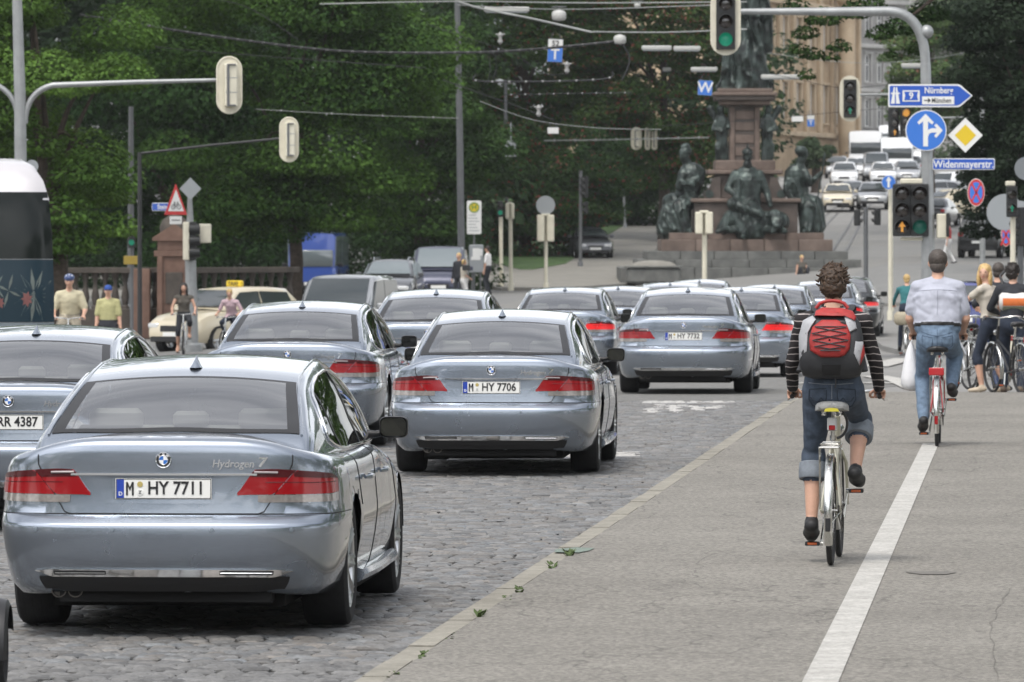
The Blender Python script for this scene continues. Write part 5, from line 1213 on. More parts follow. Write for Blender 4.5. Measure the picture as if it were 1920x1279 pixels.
# middle figure: seated warrior in a helmet, foot thrust forward, a lion lying at his side
figure([((.0, -2.35, 3.35), (.05, -2.30, 4.05), .44, .48, 1.25, (1, 0, 0)), ((.05, -2.3, 4.1), (.05, -2.3, 4.35), .48, .34, 1.35, (1, 0, 0)), ((.05, -2.3, 4.4), (.05, -2.33, 4.75), .19, .17),
        ((-.42, -2.3, 4.32), (-.72, -2.45, 3.75), .20, .16), ((-.72, -2.45, 3.75), (-.35, -2.85, 3.45), .15, .11), ((-.35, -2.85, 3.45), (-.30, -2.75, 4.1), .10, .08), ((.52, -2.3, 4.32), (.82, -2.35, 3.6), .20, .15), ((.82, -2.35, 3.6), (.95, -2.6, 3.1), .14, .10),
        ((-.25, -2.4, 3.2), (-.55, -3.1, 3.15), .34, .26), ((.25, -2.4, 3.2), (.15, -3.1, 2.95), .34, .24), ((-.55, -3.1, 3.15), (.55, -3.35, 2.75), .22, .16), ((.15, -3.1, 2.95), (-.10, -3.3, 2.0), .20, .12), ((-.1, -3.3, 1.98), (-.18, -3.6, 1.85), .12, .10),
        ((-.1, -2.6, 2.7), (.2, -2.7, 2.2), .62, .70, 1.2, (1, 0, 0)), ((-.6, -2.7, 2.6), (-.9, -2.8, 2.1), .35, .32)], (.05, -2.38, 5.02), PI, [((0, -.02, .075), (.095, .12, .075)), ((0, -.03, .17), (.02, .10, .05)), ((0, .05, -.13), (.07, .07, .09))], .07, 1, 3.3, 1.0)
figure([((.55, -2.85, 2.45), (1.25, -2.95, 2.45), .42, .45), ((1.1, -3.1, 2.6), (1.15, -3.35, 2.45), .36, .30), ((1.15, -3.4, 2.4), (1.15, -3.62, 2.3), .18, .15), ((.7, -3.1, 2.15), (1.0, -3.6, 2.08), .16, .12), ((1.3, -3.05, 2.15), (1.45, -3.6, 2.08), .16, .12), ((.0, -3.0, 2.2), (-.9, -3.2, 2.12), .22, .14), ((-.9, -3.2, 2.12), (-1.2, -3.4, 2.05), .12, .09)], (1.12, -3.28, 2.62), PI, [((.0, -.03, .0), (.15, .12, .16))], .08, 6, 9, .75)
# left figure: brooding, chin on hand, wrapped in a cloak
figure([((-2.35, -1.0, 3.4), (-2.10, -1.0, 4.35), .42, .48, 1.1, (1, 0, 0)), ((-2.1, -1.0, 4.4), (-2.25, -1.05, 4.6), .42, .26), ((-2.25, -1.05, 4.65), (-2.35, -1.1, 4.9), .18, .17), ((-2.45, -1.2, 4.4), (-2.62, -1.4, 3.85), .20, .16), ((-2.62, -1.4, 3.85), (-2.45, -1.45, 4.3), .14, .10), ((-1.75, -1.1, 4.4), (-2.1, -1.5, 3.95), .20, .16), ((-2.1, -1.5, 3.95), (-2.55, -1.5, 4.05), .14, .11),
        ((-2.3, -1.0, 3.3), (-2.95, -1.3, 3.25), .42, .34), ((-2.2, -1.3, 3.3), (-2.6, -1.8, 3.1), .36, .28), ((-2.95, -1.3, 3.2), (-3.05, -1.35, 2.3), .32, .36), ((-2.6, -1.8, 3.05), (-2.35, -1.95, 2.1), .28, .22), ((-2.75, -1.4, 2.8), (-2.85, -1.45, 2.15), .55, .62, 1.15, (1, 0, 0)), ((-3.05, -1.6, 2.1), (-3.35, -1.7, 2.08), .26, .16), ((-2.25, -1.95, 2.1), (-2.2, -2.25, 2.08), .14, .10)], (-2.40, -1.15, 5.12), PI*.72, [((0, -.03, .05), (.10, .12, .085)), ((0, -.04, .14), (.07, .09, .05))], .11, 2, 4.1)
# right figure: turned away, arm stretched to a staff
figure([((2.10, -1.0, 3.4), (2.05, -1.0, 4.35), .38, .42, 1.15, (1, 0, 0)), ((2.05, -1.0, 4.4), (2.15, -1.05, 4.65), .38, .22), ((2.15, -1.05, 4.7), (2.22, -1.1, 4.95), .17, .16), ((2.35, -1.2, 4.42), (2.55, -1.35, 3.98), .18, .15), ((2.55, -1.35, 3.98), (3.02, -1.5, 4.40), .14, .09), ((1.75, -1.1, 4.4), (1.65, -1.2, 3.7), .19, .16), ((1.65, -1.2, 3.7), (1.9, -1.5, 3.2), .14, .11),
        ((2.15, -1.0, 3.3), (2.75, -1.3, 3.15), .40, .36), ((2.2, -1.3, 3.2), (2.5, -1.7, 3.0), .36, .30), ((2.75, -1.3, 3.1), (2.85, -1.4, 2.3), .38, .36), ((2.5, -1.7, 2.95), (2.4, -1.9, 2.1), .30, .26), ((2.6, -1.4, 2.8), (2.65, -1.45, 2.2), .48, .46, 1.1, (1, 0, 0)), ((2.35, -1.95, 2.1), (2.3, -2.2, 2.07), .15, .10)], (2.28, -1.1, 5.18), -PI*.42, [((0, -.03, .03), (.098, .115, .09)), ((0, -.09, .06), (.05, .05, .05))], .10, 3, 4.2)
mb = MB(); mb.tube([(2.80, -1.55, 2.9), (2.92, -1.53, 3.8), (3.05, -1.5, 4.5), (3.12, -1.5, 5.0)], [.03, .03, .035, .05], 8); mb.sph((3.13, -1.5, 5.05), (.06, .06, .16), 10, 8); mb.build('bronze_staff', M_BRONZE, mon)
# small standing figures on the upper block
for sg, sd_ in ((-1, 11), (1, 12)):
    figure([((sg*.88, -.55, 4.95), (sg*.90, -.55, 5.9), .24, .22), ((sg*.98, -.6, 4.92), (sg*1.02, -.62, 5.5), .17, .16), ((sg*.90, -.55, 5.9), (sg*.92, -.55, 6.5), .24, .26), ((sg*.92, -.55, 6.5), (sg*.94, -.57, 6.8), .14, .12), ((sg*1.08, -.6, 6.5), (sg*1.25, -.7, 6.15), .10, .09), ((sg*1.25, -.7, 6.15), (sg*.95, -.9, 6.05), .09, .07), ((sg*.72, -.55, 6.5), (sg*.66, -.7, 6.2), .10, .09), ((sg*1.1, -.55, 6.5), (sg*1.35, -.5, 6.95), .11, .16)], (sg*.96, -.60, 6.92), PI, [((0, -.02, .03), (.09, .11, .085))], .06, sd_, 9, .72)
# the king's robe on top
figure([((0, 0, 7.7), (0, 0, 10.6), .88, .68, 1.12, (1, 0, 0)), ((-.35, -.35, 7.8), (-.25, -.3, 10.2), .42, .38), ((.45, -.3, 7.8), (.35, -.25, 10.2), .46, .40), ((.0, -.5, 7.8), (.0, -.45, 9.6), .36, .3), ((-.75, -.2, 7.8), (-.6, -.3, 8.2), .35, .2), ((.85, -.2, 7.8), (.65, -.25, 8.5), .35, .3), ((0, 0, 10.6), (0, 0, 11.9), .70, .62, 1.2, (1, 0, 0)), ((0, 0, 11.9), (0, 0, 12.4), .5, .22), ((.7, 0, 11.8), (.95, -.2, 10.7), .24, .2), ((-.7, 0, 11.8), (-.95, -.3, 10.9), .24, .2), ((.95, -.1, 10.7), (1.0, -.1, 9.3), .2, .16)], (0, -.08, 12.75), PI, [((0, 0, .04), (.1, .12, .09))], .20, 4, 12.2)
# low planter wall in front and a weed
mb = MB(); mb.rbox((MX-3.75, MY-6.2, MZ+.36), (2.1, 1.4, .62), .15, n=3); mb.rbox((MX-3.75, MY-6.2, MZ+.70), (2.25, 1.55, .08), .15, n=3); tag(mb.build('stone_trough', M_GRAN, None, 35), 'dark round-ended stone trough standing before the left steps of the monument', 'trough')
mb = MB(); mb.sph((MX-3.75, MY-6.2, MZ+.74), (.9, .55, .22), 16, 8); tag(mb.build('gravel_heap', M_GRAVEL, None, 50), 'pale heap lying on top of the stone trough', 'heap')
# ------------------------------------------------------------------ balustrade on the left
M_SAND = stonemat('red_sandstone', (.105, .058, .042), (.165, .098, .072)); M_SANDDK = stonemat('dark_sandstone', (.045, .038, .032), (.085, .070, .058))
BY = 184.0
def balustrade(label, px0, px1, Y0, Y1, n):
    a, b = V(gp(px0, Y0)), V(gp(px1, Y1)); T = thing('balustrade', label, 'balustrade', a, math.atan2(b.y-a.y, b.x-a.x), 'stone balustrades of the park'); Ln = math.hypot(b.x-a.x, b.y-a.y)
    mb = MB(); mb.rbox((Ln/2, 0, .42), (Ln, .42, .85), .03, n=1); mb.build('plinth', M_SANDDK, T, 30)
    mb = MB(); mb.rbox((Ln/2, 0, 1.95), (Ln, .44, .17), .03, n=1); mb.build('handrail', M_SANDDK, T, 30)
    me = MB().lathe([(.11, 0), (.11, .06), (.07, .10), (.085, .18), (.115, .32), (.10, .45), (.065, .62), (.055, .74), (.08, .80), (.075, .86), (.11, .92), (.11, 1.02)], 10).mesh('baluster', M_SANDDK, 40)
    for i in range(n): link('baluster', me, T, (Ln*(i+.5)/n, 0, .85))
balustrade('dark stone balustrade between coach and red sandstone pier', 95, 300, BY, BY, 11); balustrade('dark stone balustrade behind the taxi right of the sandstone pier', 356, 552, BY, BY+4, 11)
T = thing('gate_pier', 'red sandstone pier with pediment behind the woman riding towards us', 'pier', gp(328, BY-.3), 0); s_ = BY/F
def pr(name, w_, d_, z0, z1, m=M_SAND, cx=0, cy=0):
    mb = MB(); mb.rbox((cx, cy, (z0+z1)/2), (w_, d_, z1-z0), .025, n=1); return mb.build(name, m, T, 30)
pr('base_block', 1.3, 1.1, 0, .5); pr('shaft', .98, .86, .5, 2.35); pr('side_pilaster', .16, .1, .5, 2.35, cx=-.40, cy=-.46); pr('side_pilaster', .16, .1, .5, 2.35, cx=.40, cy=-.46); pr('capital', 1.16, 1.0, 2.35, 2.52); pr('recess_panel', .5, .05, 1.0, 1.9, M_SANDDK, cy=-.44)
pr('attic_block', .96, .86, 2.52, 2.80); mb = MB(); mb.prism([(-.62, 2.80), (.62, 2.80), (.62, 2.90), (0, 3.28), (-.62, 2.90)], -.5, .5, lambda a, b, d: V((a, d, b))); mb.build('pediment', M_SAND, T, 20)
mb = MB(); mb.lathe([(.42, 3.05), (.44, 3.2), (.36, 3.4), (.18, 3.52), (0, 3.56)], 14); mb.build('pier_cap', M_SANDDK, T, 50); pr('inner_pier', .5, .6, 0, 2.0, cx=-.95)
# ------------------------------------------------------------------ buildings
M_BEIGE = stonemat('beige_render', (.36, .265, .165), (.43, .325, .215), .5); M_BEIGE2 = stonemat('beige_trim', (.42, .32, .21), (.48, .38, .26), .6); M_GREYB = stonemat('grey_render', (.24, .235, .225), (.30, .295, .28), .4); M_GREYT = stonemat('grey_trim', (.34, .335, .32), (.40, .39, .37), .5)
M_ROOF = stonemat('slate_roof', (.10, .105, .115), (.15, .155, .165), .5); M_PANE = mat('window_pane', (.035, .04, .045), .08, spec=.6); M_FRAME = mat('window_frame_white', (.6, .6, .58), .5)
def facade(name, label, px0, px1, Y0, Y1, top, bays, floors, fh, mw, mt, pil=True, base=0.0, dep=14, group=None, roof=True, arched=False, win=(.5, .62)):
    a, b = V(gp(px0, Y0)), V(gp(px1, Y1)); Ln = math.hypot(b.x-a.x, b.y-a.y); T = thing(name, label, 'building', a, math.atan2(b.y-a.y, b.x-a.x), group)
    mb = MB(); bw = Ln/bays; ww, wh = bw*win[0], fh*win[1]; z0 = base
    # wall with real openings
    def wall(x0, x1, zz0, zz1): mb.box(((x0+x1)/2, .2, (zz0+zz1)/2), (x1-x0, .4, zz1-zz0))
    wall(0, Ln, -3, z0)
    for f in range(floors):
        zb = z0+f*fh; wz0 = zb+fh*.2; wz1 = wz0+wh; wall(0, Ln, zb, wz0); wall(0, Ln, wz1, zb+fh)
        xs_ = [0]+[v for i in range(bays) for v in (bw*(i+.5)-ww/2, bw*(i+.5)+ww/2)]+[Ln]
        for k in range(0, len(xs_), 2): wall(xs_[k], xs_[k+1], wz0, wz1)
    ht = z0+floors*fh; wall(0, Ln, ht, top) if top > ht else None
    mb.box((Ln/2, dep/2+.4, (top-3)/2), (Ln-.02, dep, top+3-.02)); mb.build('wall', mw, T, 0)
    wm = None
    for f in range(floors):
        for i in range(bays):
            if wm is None:
                q = MB(); q.prism([(-ww/2, 0), (ww/2, 0), (ww/2, wh), (-ww/2, wh)], .26, .30, lambda p, r_, d: V((p, d, r_))); pane = q.mesh('pane', M_PANE, 0)
                q = MB()
                for x in (-ww/2+.06, 0, ww/2-.06): q.box((x, .22, wh/2), (.12, .10, wh))
                for z in (.06, wh*.62, wh-.06): q.box((0, .222, z), (ww, .09, .12))
                wm = q.mesh('window', M_FRAME, 0)
                q = MB(); q.rbox((0, -.10, wh+.14), (ww+.5, .25, .18), .04, n=1); q.rbox((0, -.08, -.08), (ww+.4, .22, .14), .04, n=1)
                for sg in (-1, 1): q.rbox((sg*(ww/2+.12), -.04, wh/2), (.2, .12, wh), .02, n=1)
                sur = q.mesh('window_surround', mt, 30)
            w_ = link('window', wm, T, (bw*(i+.5), 0, z0+f*fh+fh*.2)); link('pane', pane, w_); link('window_surround', sur, w_)
    if pil:
        pm = MB().rbox((0, -.14, (top-z0)/2+z0), (bw*.16, .3, top-z0-.4), .05, n=1).mesh('pilaster', mt, 30)
        for i in range(bays+1): link('pilaster', pm, T, (bw*i, 0, 0))
    for z in [z0]+([z0+fh*k for k in range(1, floors)] if not pil else [z0+fh*2] if floors > 2 else [])+[top]:
        q = MB(); q.rbox((Ln/2, -.2, z), (Ln+.3, .6, .35), .08, n=1); q.build('cornice', mt, T, 30)
    if roof:
        q = MB(); q.prism([(-.4, top+.2), (dep+.6, top+.2), (dep*.72, top+4.2), (dep*.3, top+4.2)], 0, Ln, lambda p, r_, d: V((d, p, r_))); rf = q.build('roof', M_ROOF, T, 0)
        for i in range(bays):
            if i % 2 == 0:
                q = MB(); q.box((bw*(i+.5), 1.4, top+1.5), (ww*1.1, 2.2, 2.0)); q.prism([(-ww*.7, 2.5), (ww*.7, 2.5), (0, 3.3)], .2, 2.5, lambda p, r_, d: V((bw*(i+.5)+p, d, top+r_))); q.box((bw*(i+.5), .28, top+1.5), (ww*.7, .05, 1.3), mi=1); q.build('dormer', [mt, M_PANE], T, 0)
    return T
facade('palace_wing', 'long beige palace facade with pilasters right behind the monument', 1405, 1606, 440, 470, 24, 8, 4, 4.6, M_BEIGE, M_BEIGE2, True, 3.2, roof=True, win=(.34, .58))
T = thing('corner_turret', 'beige corner turret with a small grey dome right of the beige facade', 'turret', gp(1588, 462), 0)
mb = MB(); mb.lathe([(.62, -1), (.62, 12.2), (.78, 12.4), (.78, 12.8), (.6, 12.9)], 16); mb.build('drum', M_BEIGE2, T, 30); mb = MB(); mb.lathe([(.80, 12.9), (.78, 13.3), (.6, 13.8), (.3, 14.1), (.06, 14.3), (.05, 14.9), (0, 15)], 18); mb.build('dome', M_ROOF, T, 40)
facade('town_house', 'grey town house with white windows far down the street', 1592, 1705, 600, 610, 19, 5, 4, 4.2, M_GREYB, M_GREYT, False, 2.0)
facade('town_house', 'pale grey house half hidden by the pale green tree', 1706, 2000, 640, 640, 22, 11, 5, 4.2, M_GREYT, M_GREYB, False, 2.0)
facade('town_house', 'darker far house closing the end of the street under the hanging leaves', 1560, 1760, 900, 900, 34, 8, 6, 5, M_GREYT, M_GREYB, False, 3)
# ------------------------------------------------------------------ street furniture
M_POLE = mat('galvanised_pole', (.29, .30, .30), .45, .5, var=.12, vscale=4); M_POLEDK = mat('dark_grey_pole', (.12, .125, .13), .5, .3, var=.12, vscale=4); M_CREAMB = mat('signal_cream', (.62, .585, .47), .5, var=.08, vscale=5); M_HOUS = mat('signal_black', (.012, .013, .013), .5)
M_LENSOFF = mat('lens_dark', (.03, .022, .018), .15, coat=1.0); M_LENSGRN = mat('lens_green', (.01, .14, .09), .3, emit=(.02, .75, .42), estr=.16); M_LENSAMB = mat('lens_amber', (.5, .22, .02), .3, emit=(1, .45, .08), estr=.4); M_LENSGRND = mat('lens_green_dim', (.008, .07, .05), .3, emit=(.01, .5, .35), estr=.05)
M_SBLUE = mat('sign_blue', (.018, .085, .42), .35); M_SBLUE2 = mat('sign_blue_light', (.035, .16, .55), .35); M_SWHITE = mat('sign_white', (.70, .70, .68), .4); M_SBACK = mat('sign_back_grey', (.30, .32, .33), .5, .3); M_SYEL = mat('sign_yellow', (.66, .47, .02), .4); M_SRED = mat('sign_red', (.50, .03, .03), .4)
def capsule2d(w_, h_, n=10): r = w_/2; return [(r*math.cos(a), (h_/2-r)+r*math.sin(a)) for a in np.linspace(0, PI, n)]+[(r*math.cos(a), -(h_/2-r)+r*math.sin(a)) for a in np.linspace(PI, 2*PI, n)]
def disc2d(r, n=32): return [(r*math.cos(2*PI*i/n), r*math.sin(2*PI*i/n)) for i in range(n)]
def fr(a, b, d): return V((a, d, b))
def signal(label, c, rz=0, h=1.25, w_=.57, lens=('off', 'off', 'grn'), board=True, arrow=None, group='traffic lights', cat='traffic light'):
    T = thing('traffic_light', label, cat, c, rz, group); lw = .30*h/1.25 if board else .33*h/.95
    if board:
        mb = MB(); mb.prism(capsule2d(w_, h), 0, .03, fr); mb.build('backboard', M_CREAMB, T, 30)
        mb = MB(); mb.prism([(-lw*.58, -h*.41), (lw*.58, -h*.41), (lw*.58, h*.41), (-lw*.58, h*.41)], -.10, -.002, fr); mb.build('housing', M_HOUS, T, 20)
    else:
        mb = MB(); mb.rbox((0, 0, 0), (lw, .16, h), .03); mb.build('housing', M_HOUS, T, 30)
    n = len(lens); st = h*(.265 if board else .32) if n == 3 else h*.45
    for i, l in enumerate(lens):
        z = (n-1)/2*st-i*st; r = min(lw*.42, st*.42); m = {'off': M_LENSOFF, 'grn': M_LENSGRN, 'amb': M_LENSAMB, 'dim': M_LENSGRND}[l]; yf = -.105 if board else -.082
        mb = MB(); mb.lathe([(r, 0), (r*.9, .012), (0, .02)], 20, c=(0, yf, z), M=Matrix.Rotation(PI/2, 3, 'X'), cap=False); 
        if l in ('off',) or arrow is None: mb.build('lens', m, T, 40)
        else:
            mb.build('lens', M_LENSOFF, T, 40); a = MB(); q = r*.9
            a.prism([(-q*.18, -q*.8), (q*.18, -q*.8), (q*.18, 0), (q*.55, 0), (0, q*.85), (-q*.55, 0), (-q*.18, 0)], -.004, 0, lambda x, zz, d: V((x, yf-.021+d, z+zz))); a.build('lens_arrow', m, T, 0)
        v = MB(); P = []
        for a in np.linspace(math.radians(-25), math.radians(205), 16): P.append([V((r*1.08*math.cos(a), yf, z+r*1.08*math.sin(a))), V((r*1.05*math.cos(a), yf-r*1.35*(.55+.45*max(0, math.sin(a))), z+r*1.05*math.sin(a)-.01))])
        v.grid(P); v.build('visor', M_HOUS, T, 40)
    return T
def signal_back(label, c, rz=0, h=1.3, w_=.56, group='traffic lights seen from behind'):
    T = thing('traffic_light', label, 'traffic light', c, rz, group); mb = MB(); mb.prism(capsule2d(w_, h), -.015, .03, fr); mb.prism(capsule2d(w_*.99, h*.99), -.03, -.0155, fr) if False else None; mb.build('backboard', M_CREAMB, T, 30)
    P = capsule2d(w_, h, 14); mb = MB(); mb.tube([V((a, -.02, b)) for a, b in P], .016, 6, closed=True); mb.build('board_rim', M_CREAMB, T, 50)
    mb = MB(); mb.rbox((w_*.03, -.09, 0), (w_*.5, .13, h*.76), .03); mb.build('housing', M_CREAMB, T, 30)
    mb = MB(); mb.tube([(-w_*.12, -.18, h*.37), (-w_*.12, -.18, -h*.38)], .022, 6)
    for z in (h*.36, -h*.36): mb.tube([(-w_*.12, -.18, z), (w_*.2, -.165, z)], .016, 6)
    mb.build('bracket', M_POLEDK, T); 
    for z in (h*.13, -h*.13): q = MB(); q.box((w_*.03, -.157, z), (w_*.48, .006, .012)); q.build('housing_joint', M_SBACK, T, 0)
    return T
def pole(name, label, pts, r, m=M_POLE, cat='pole', group='poles along the street', arms=(), n=12, bands=True):
    b = V(pts[0]); T = thing(name, label, cat, b, 0, group); mb = MB(); mb.tube([V(p)-b for p in pts], r, n); mb.build('shaft', m, T, 50)
    for a, ra in arms: q = MB(); q.tube([V(p)-b for p in a], ra, 10); q.build('arm', m, T, 50)
    r0 = r[0] if isinstance(r, (list, tuple)) else r
    q = MB(); q.lathe([(r0*1.5, -.05), (r0*1.5, .25), (r0*1.15, .3)], 12); q.build('base_collar', m, T, 40)
    return T
def bend(p0, p1, p2, n=10): return [V(p0)*(1-t)**2+V(p1)*2*t*(1-t)+V(p2)*t*t for t in np.linspace(0, 1, n)]
# right-hand signal mast with its signs ---------------------------------
SY = 120.0; b = V(gp(1740, SY)); top = at(1735, 120, SY); el = at(1732, 22, SY); en = at(1665, 22, SY)
pole('signal_mast', 'light grey cantilever mast curving over the road and carrying the blue arrow sign', [b, V((b.x, SY, Z(440, SY))), V((top.x, SY, top.z))]+bend(top, el, en)+[at(1388, 22, SY)], [.125, .125, .10]+[.095]*10+[.055], M_POLE, 'signal mast')
T = thing('mast_joint', 'round grey ball joint on the bend of the cantilever mast', 'joint', at(1737, 60, SY), 0); q = MB(); q.sph((0, 0, 0), .13, 14, 10); q.build('ball', M_POLE, T, 60)
signal('largest traffic light hanging at the top edge of the photo with green lamp lit', at(1360, 41, SY)+V((0, -.05, 0)), 0, 1.27, .57)
c = at(1743, 180, SY)+V((0, -.16, 0)); T = thing('direction_sign', 'blue arrow shaped motorway sign pointing right to Nürnberg', 'sign', c, 0)
s_ = SY/F; hw, hh = .79, .215; ar = [(-hw+.02, -hh), (hw-.27, -hh), (hw-.22, -hh+.02), (hw, .0), (hw-.22, hh-.02), (hw-.27, hh), (-hw+.02, hh), (-hw, hh-.02), (-hw, -hh+.02)]
mb = MB(); mb.prism(ar, 0, .02, fr); mb.build('sign_plate', M_SWHITE, T, 0); mb = MB(); mb.prism([(x*.965, z*.86) for x, z in ar], -.004, 0, fr); mb.build('sign_face', M_SBLUE, T, 0)
mb = MB()
for sg in (-1, 1): mb.prism([(-.655+sg*.012, -.15), (-.655+sg*.085, -.15), (-.655+sg*.03, .16), (-.655+sg*.008, .16)][::sg], -.008, -.004, fr)
mb.prism([(-.74, .03), (-.57, .03), (-.57, .055), (-.74, .055)], -.009, -.0045, fr); mb.build('motorway_symbol', M_SWHITE, T, 0)
mb = MB(); mb.prism([(-.52, -.11), (-.20, -.11), (-.20, .10), (-.52, .10)], -.008, -.004, fr); mb.build('number_frame', M_SWHITE, T, 0); mb = MB(); mb.prism([(-.49, -.085), (-.47, 0), (-.49, .075), (-.23, .075), (-.25, 0), (-.23, -.085)][::-1], -.012, -.008, fr); mb.build('number_field', M_SBLUE, T, 0)
mb = MB(); add_text(mb, '9', .17, lambda x, y, z: V((-.36+x, -.014-z, -.005+y)), .004, .004); add_text(mb, 'Nürnberg', .165, lambda x, y, z: V((.155+x*.82, -.008-z, .095+y)), .004, .003); mb.build('sign_lettering', M_SWHITE, T, 0)
mb = MB(); mb.prism([(-.155, -.165), (.445, -.165), (.445, -.015), (-.155, -.015)], -.008, -.004, fr); mb.build('city_panel', M_SWHITE, T, 0); mb = MB(); add_text(mb, 'München', .125, lambda x, y, z: V((.205+x*.80, -.012-z, -.092+y)), .003, .001)
mb.prism([(-.12, -.098), (-.04, -.098), (-.05, -.14), (.01, -.088), (-.05, -.036), (-.04, -.078), (-.12, -.078)], -.012, -.008, fr); mb.build('panel_lettering', M_INK, T, 0)
def round_sign(label, c, r, rim, face, builder=None, rz=0, group=None, sx=1.0, cat='sign'):
    T = thing('round_sign', label, cat, c, rz, group); mb = MB(); mb.prism([(x*sx, z) for x, z in disc2d(r)], 0, .02, fr); mb.build('sign_plate', rim, T, 0)
    mb = MB(); mb.prism([(x*sx, z) for x, z in disc2d(r*.955)], -.004, 0, fr); mb.build('sign_face', face, T, 0)
    if builder: builder(T)
    return T
def arrows(T):
    mb = MB(); mb.prism([(-.055, -.30), (.035, -.30), (.035, .17), (.11, .11), (.145, .15), (-.01, .31), (-.165, .15), (-.13, .11), (-.055, .17)], -.008, -.004, fr); mb.build('straight_arrow', M_SWHITE, T, 0)
    mb = MB(); mb.prism([(.036, -.12), (.06, -.06), (.11, -.04), (.20, -.04), (.15, -.10), (.19, -.14), (.31, -.0), (.19, .13), (.15, .09), (.20, .04), (.10, .04), (.036, .01)], -.009, -.0045, fr); mb.build('right_arrow', M_SWHITE, T, 0)
round_sign('large round blue sign with white arrows ahead and right on the mast', at(1735, 245, SY)+V((0, -.17, 0)), .385, M_SWHITE, M_SBLUE2, arrows)
T = thing('priority_sign', 'yellow and white diamond priority sign beside the round blue sign', 'sign', at(1809, 254, SY)+V((0, -.1, 0)), 0); R4 = lambda r: [(r, 0), (0, r), (-r, 0), (0, -r)]
mb = MB(); mb.prism(R4(.335), 0, .02, fr); mb.build('sign_plate', M_INK, T, 0); mb = MB(); mb.prism(R4(.325), -.004, 0, fr); mb.build('sign_face', M_SWHITE, T, 0); mb = MB(); mb.prism(R4(.20), -.008, -.004, fr); mb.build('yellow_field', M_SYEL, T, 0)
mb = MB(); mb.tube([V((-.62, .06, 0)), V((0, .05, 0))], .02, 8); mb.build('sign_bracket', M_POLE, T)
def street_sign(label, c, wd, ht, txt, size, sx, rz=0):
    T = thing('street_sign', label, 'sign', c, rz); mb = MB(); mb.rbox((0, 0, 0), (wd, ht, .02), .03, M=Matrix.Rotation(PI/2, 3, 'X')); mb.build('sign_plate', M_SWHITE, T, 30); mb = MB(); mb.rbox((0, -.012, 0), (wd-.03, ht-.03, .006), .025, M=Matrix.Rotation(PI/2, 3, 'X')); mb.build('sign_face', M_SBLUE, T, 30)
    mb = MB(); add_text(mb, txt, size, lambda x, y, z: V((x*sx, -.017-z, y-.005)), .004, .003); mb.build('sign_lettering', M_SWHITE, T, 0); mb = MB(); mb.tube([V((-wd*.56, .04, 0)), V((wd*.4, .03, 0))], .018, 6); mb.build('sign_bracket', M_POLE, T); return T
street_sign('blue street name sign reading Widenmayerstr.', at(1806, 308, SY)+V((0, -.06, 0)), 1.17, .215, 'Widenmayerstr.', .20, .86)
signal('left traffic light of the black pair on the mast with amber lamp lit', at(1688, 394, SY)+V((.02, -.12, 0)), 0, .98, .33, ('off', 'off', 'amb'), False, 'a'); signal('right traffic light of the black pair on the mast with dim green lamp', at(1721, 394, SY)+V((.02, -.12, 0)), 0, .98, .33, ('off', 'off', 'dim'), False)
T = thing('signal_bracket', 'cream bracket holding the black pair of traffic lights on the mast', 'bracket', at(1715, 394, SY), 0); q = MB(); q.rbox((0, .0, .54), (.55, .12, .10), .03); q.build('top_arm', M_CREAMB, T, 30); q = MB(); q.rbox((0, .0, -.54), (.55, .12, .06), .03); q.build('bottom_arm', M_CREAMB, T, 30)
T = thing('push_button_box', 'cream pedestrian box on the mast beside the walker in red', 'box', at(1766, 424, SY)+V((0, 0, 0)), 0); q = MB(); q.rbox((0, 0, 0), (.20, .2, .46), .03); q.build('case', M_CREAMB, T, 30); q = MB(); q.rbox((.10, -.04, .02), (.06, .25, .44), .02); q.build('visor', M_HOUS, T, 30); q = MB(); q.tube([V((-.26, 0, .1)), V((0, 0, .1))], .02, 6); q.build('sign_bracket', M_POLE, T)
# second mast further on
S2 = 190.0; b = V(gp(1842, S2)); pole('signal_mast', 'thin grey mast behind the yellow diamond sign with a long straight arm', [b, at(1842, 240, S2), at(1841, 174, S2)], [.09, .08, .07], M_POLE, 'signal mast', arms=[([at(1841, 175, S2), at(1612, 178, S2)], .04), ([at(1841, 220, S2), at(1700, 222, S2)], .03)])
signal('traffic light with white oval board and green arrow on the long straight arm', at(1593, 185, S2)+V((0, -.06, 0)), 0, 1.36, .61, ('off', 'off', 'grn'), True, 'a')
signal('left black traffic light of the far pair under the blue arrow sign', at(1675, 231, S2), .35, .86, .3, ('off', 'off', 'amb'), False, 'a'); signal('right black traffic light of the far pair under the blue arrow sign', at(1697, 229, S2), .2, .86, .3, ('amb', 'off', 'off'), False)
def up_arrow(T): mb = MB(); mb.prism([(-.03, -.15), (.03, -.15), (.03, .04), (.08, .04), (0, .17), (-.08, .04), (-.03, .04)], -.009, -.0045, fr); mb.build('straight_arrow', M_SWHITE, T, 0)
round_sign('small round blue sign with white upward arrow left of the black traffic lights', at(1666, 342, 180), .20, M_SWHITE, M_SBLUE2, up_arrow); b = V(gp(1669, 180.3)); pole('sign_post', 'pale post under the small round blue arrow sign', [b, at(1669, 350, 180.3)], .055, M_CREAMB, 'post')
def nostop(T):
    mb = MB()
    for s_ in (-1, 1): mb.prism([(x*.62*math.cos(s_*.9)-y*.62*math.sin(s_*.9), x*math.sin(s_*.9)*1.0+y*math.cos(s_*.9)) for x, y in ((-.30, -.03), (.30, -.03), (.30, .03), (-.30, .03))], -.010, -.005, fr); 
    mb.build('red_cross', M_SRED, T, 0)
def blue_in(T, r=.22, sx=.62):
    mb = MB(); mb.prism([(x*sx, z) for x, z in disc2d(r)], -.008, -.004, fr); mb.build('blue_field', M_SBLUE2, T, 0); nostop(T)
round_sign('red and blue no stopping sign beside the pedestrian light', at(1830, 361, 150), .325, M_SWHITE, M_SRED, lambda T: blue_in(T, .245), .0, 'no stopping signs', .62)
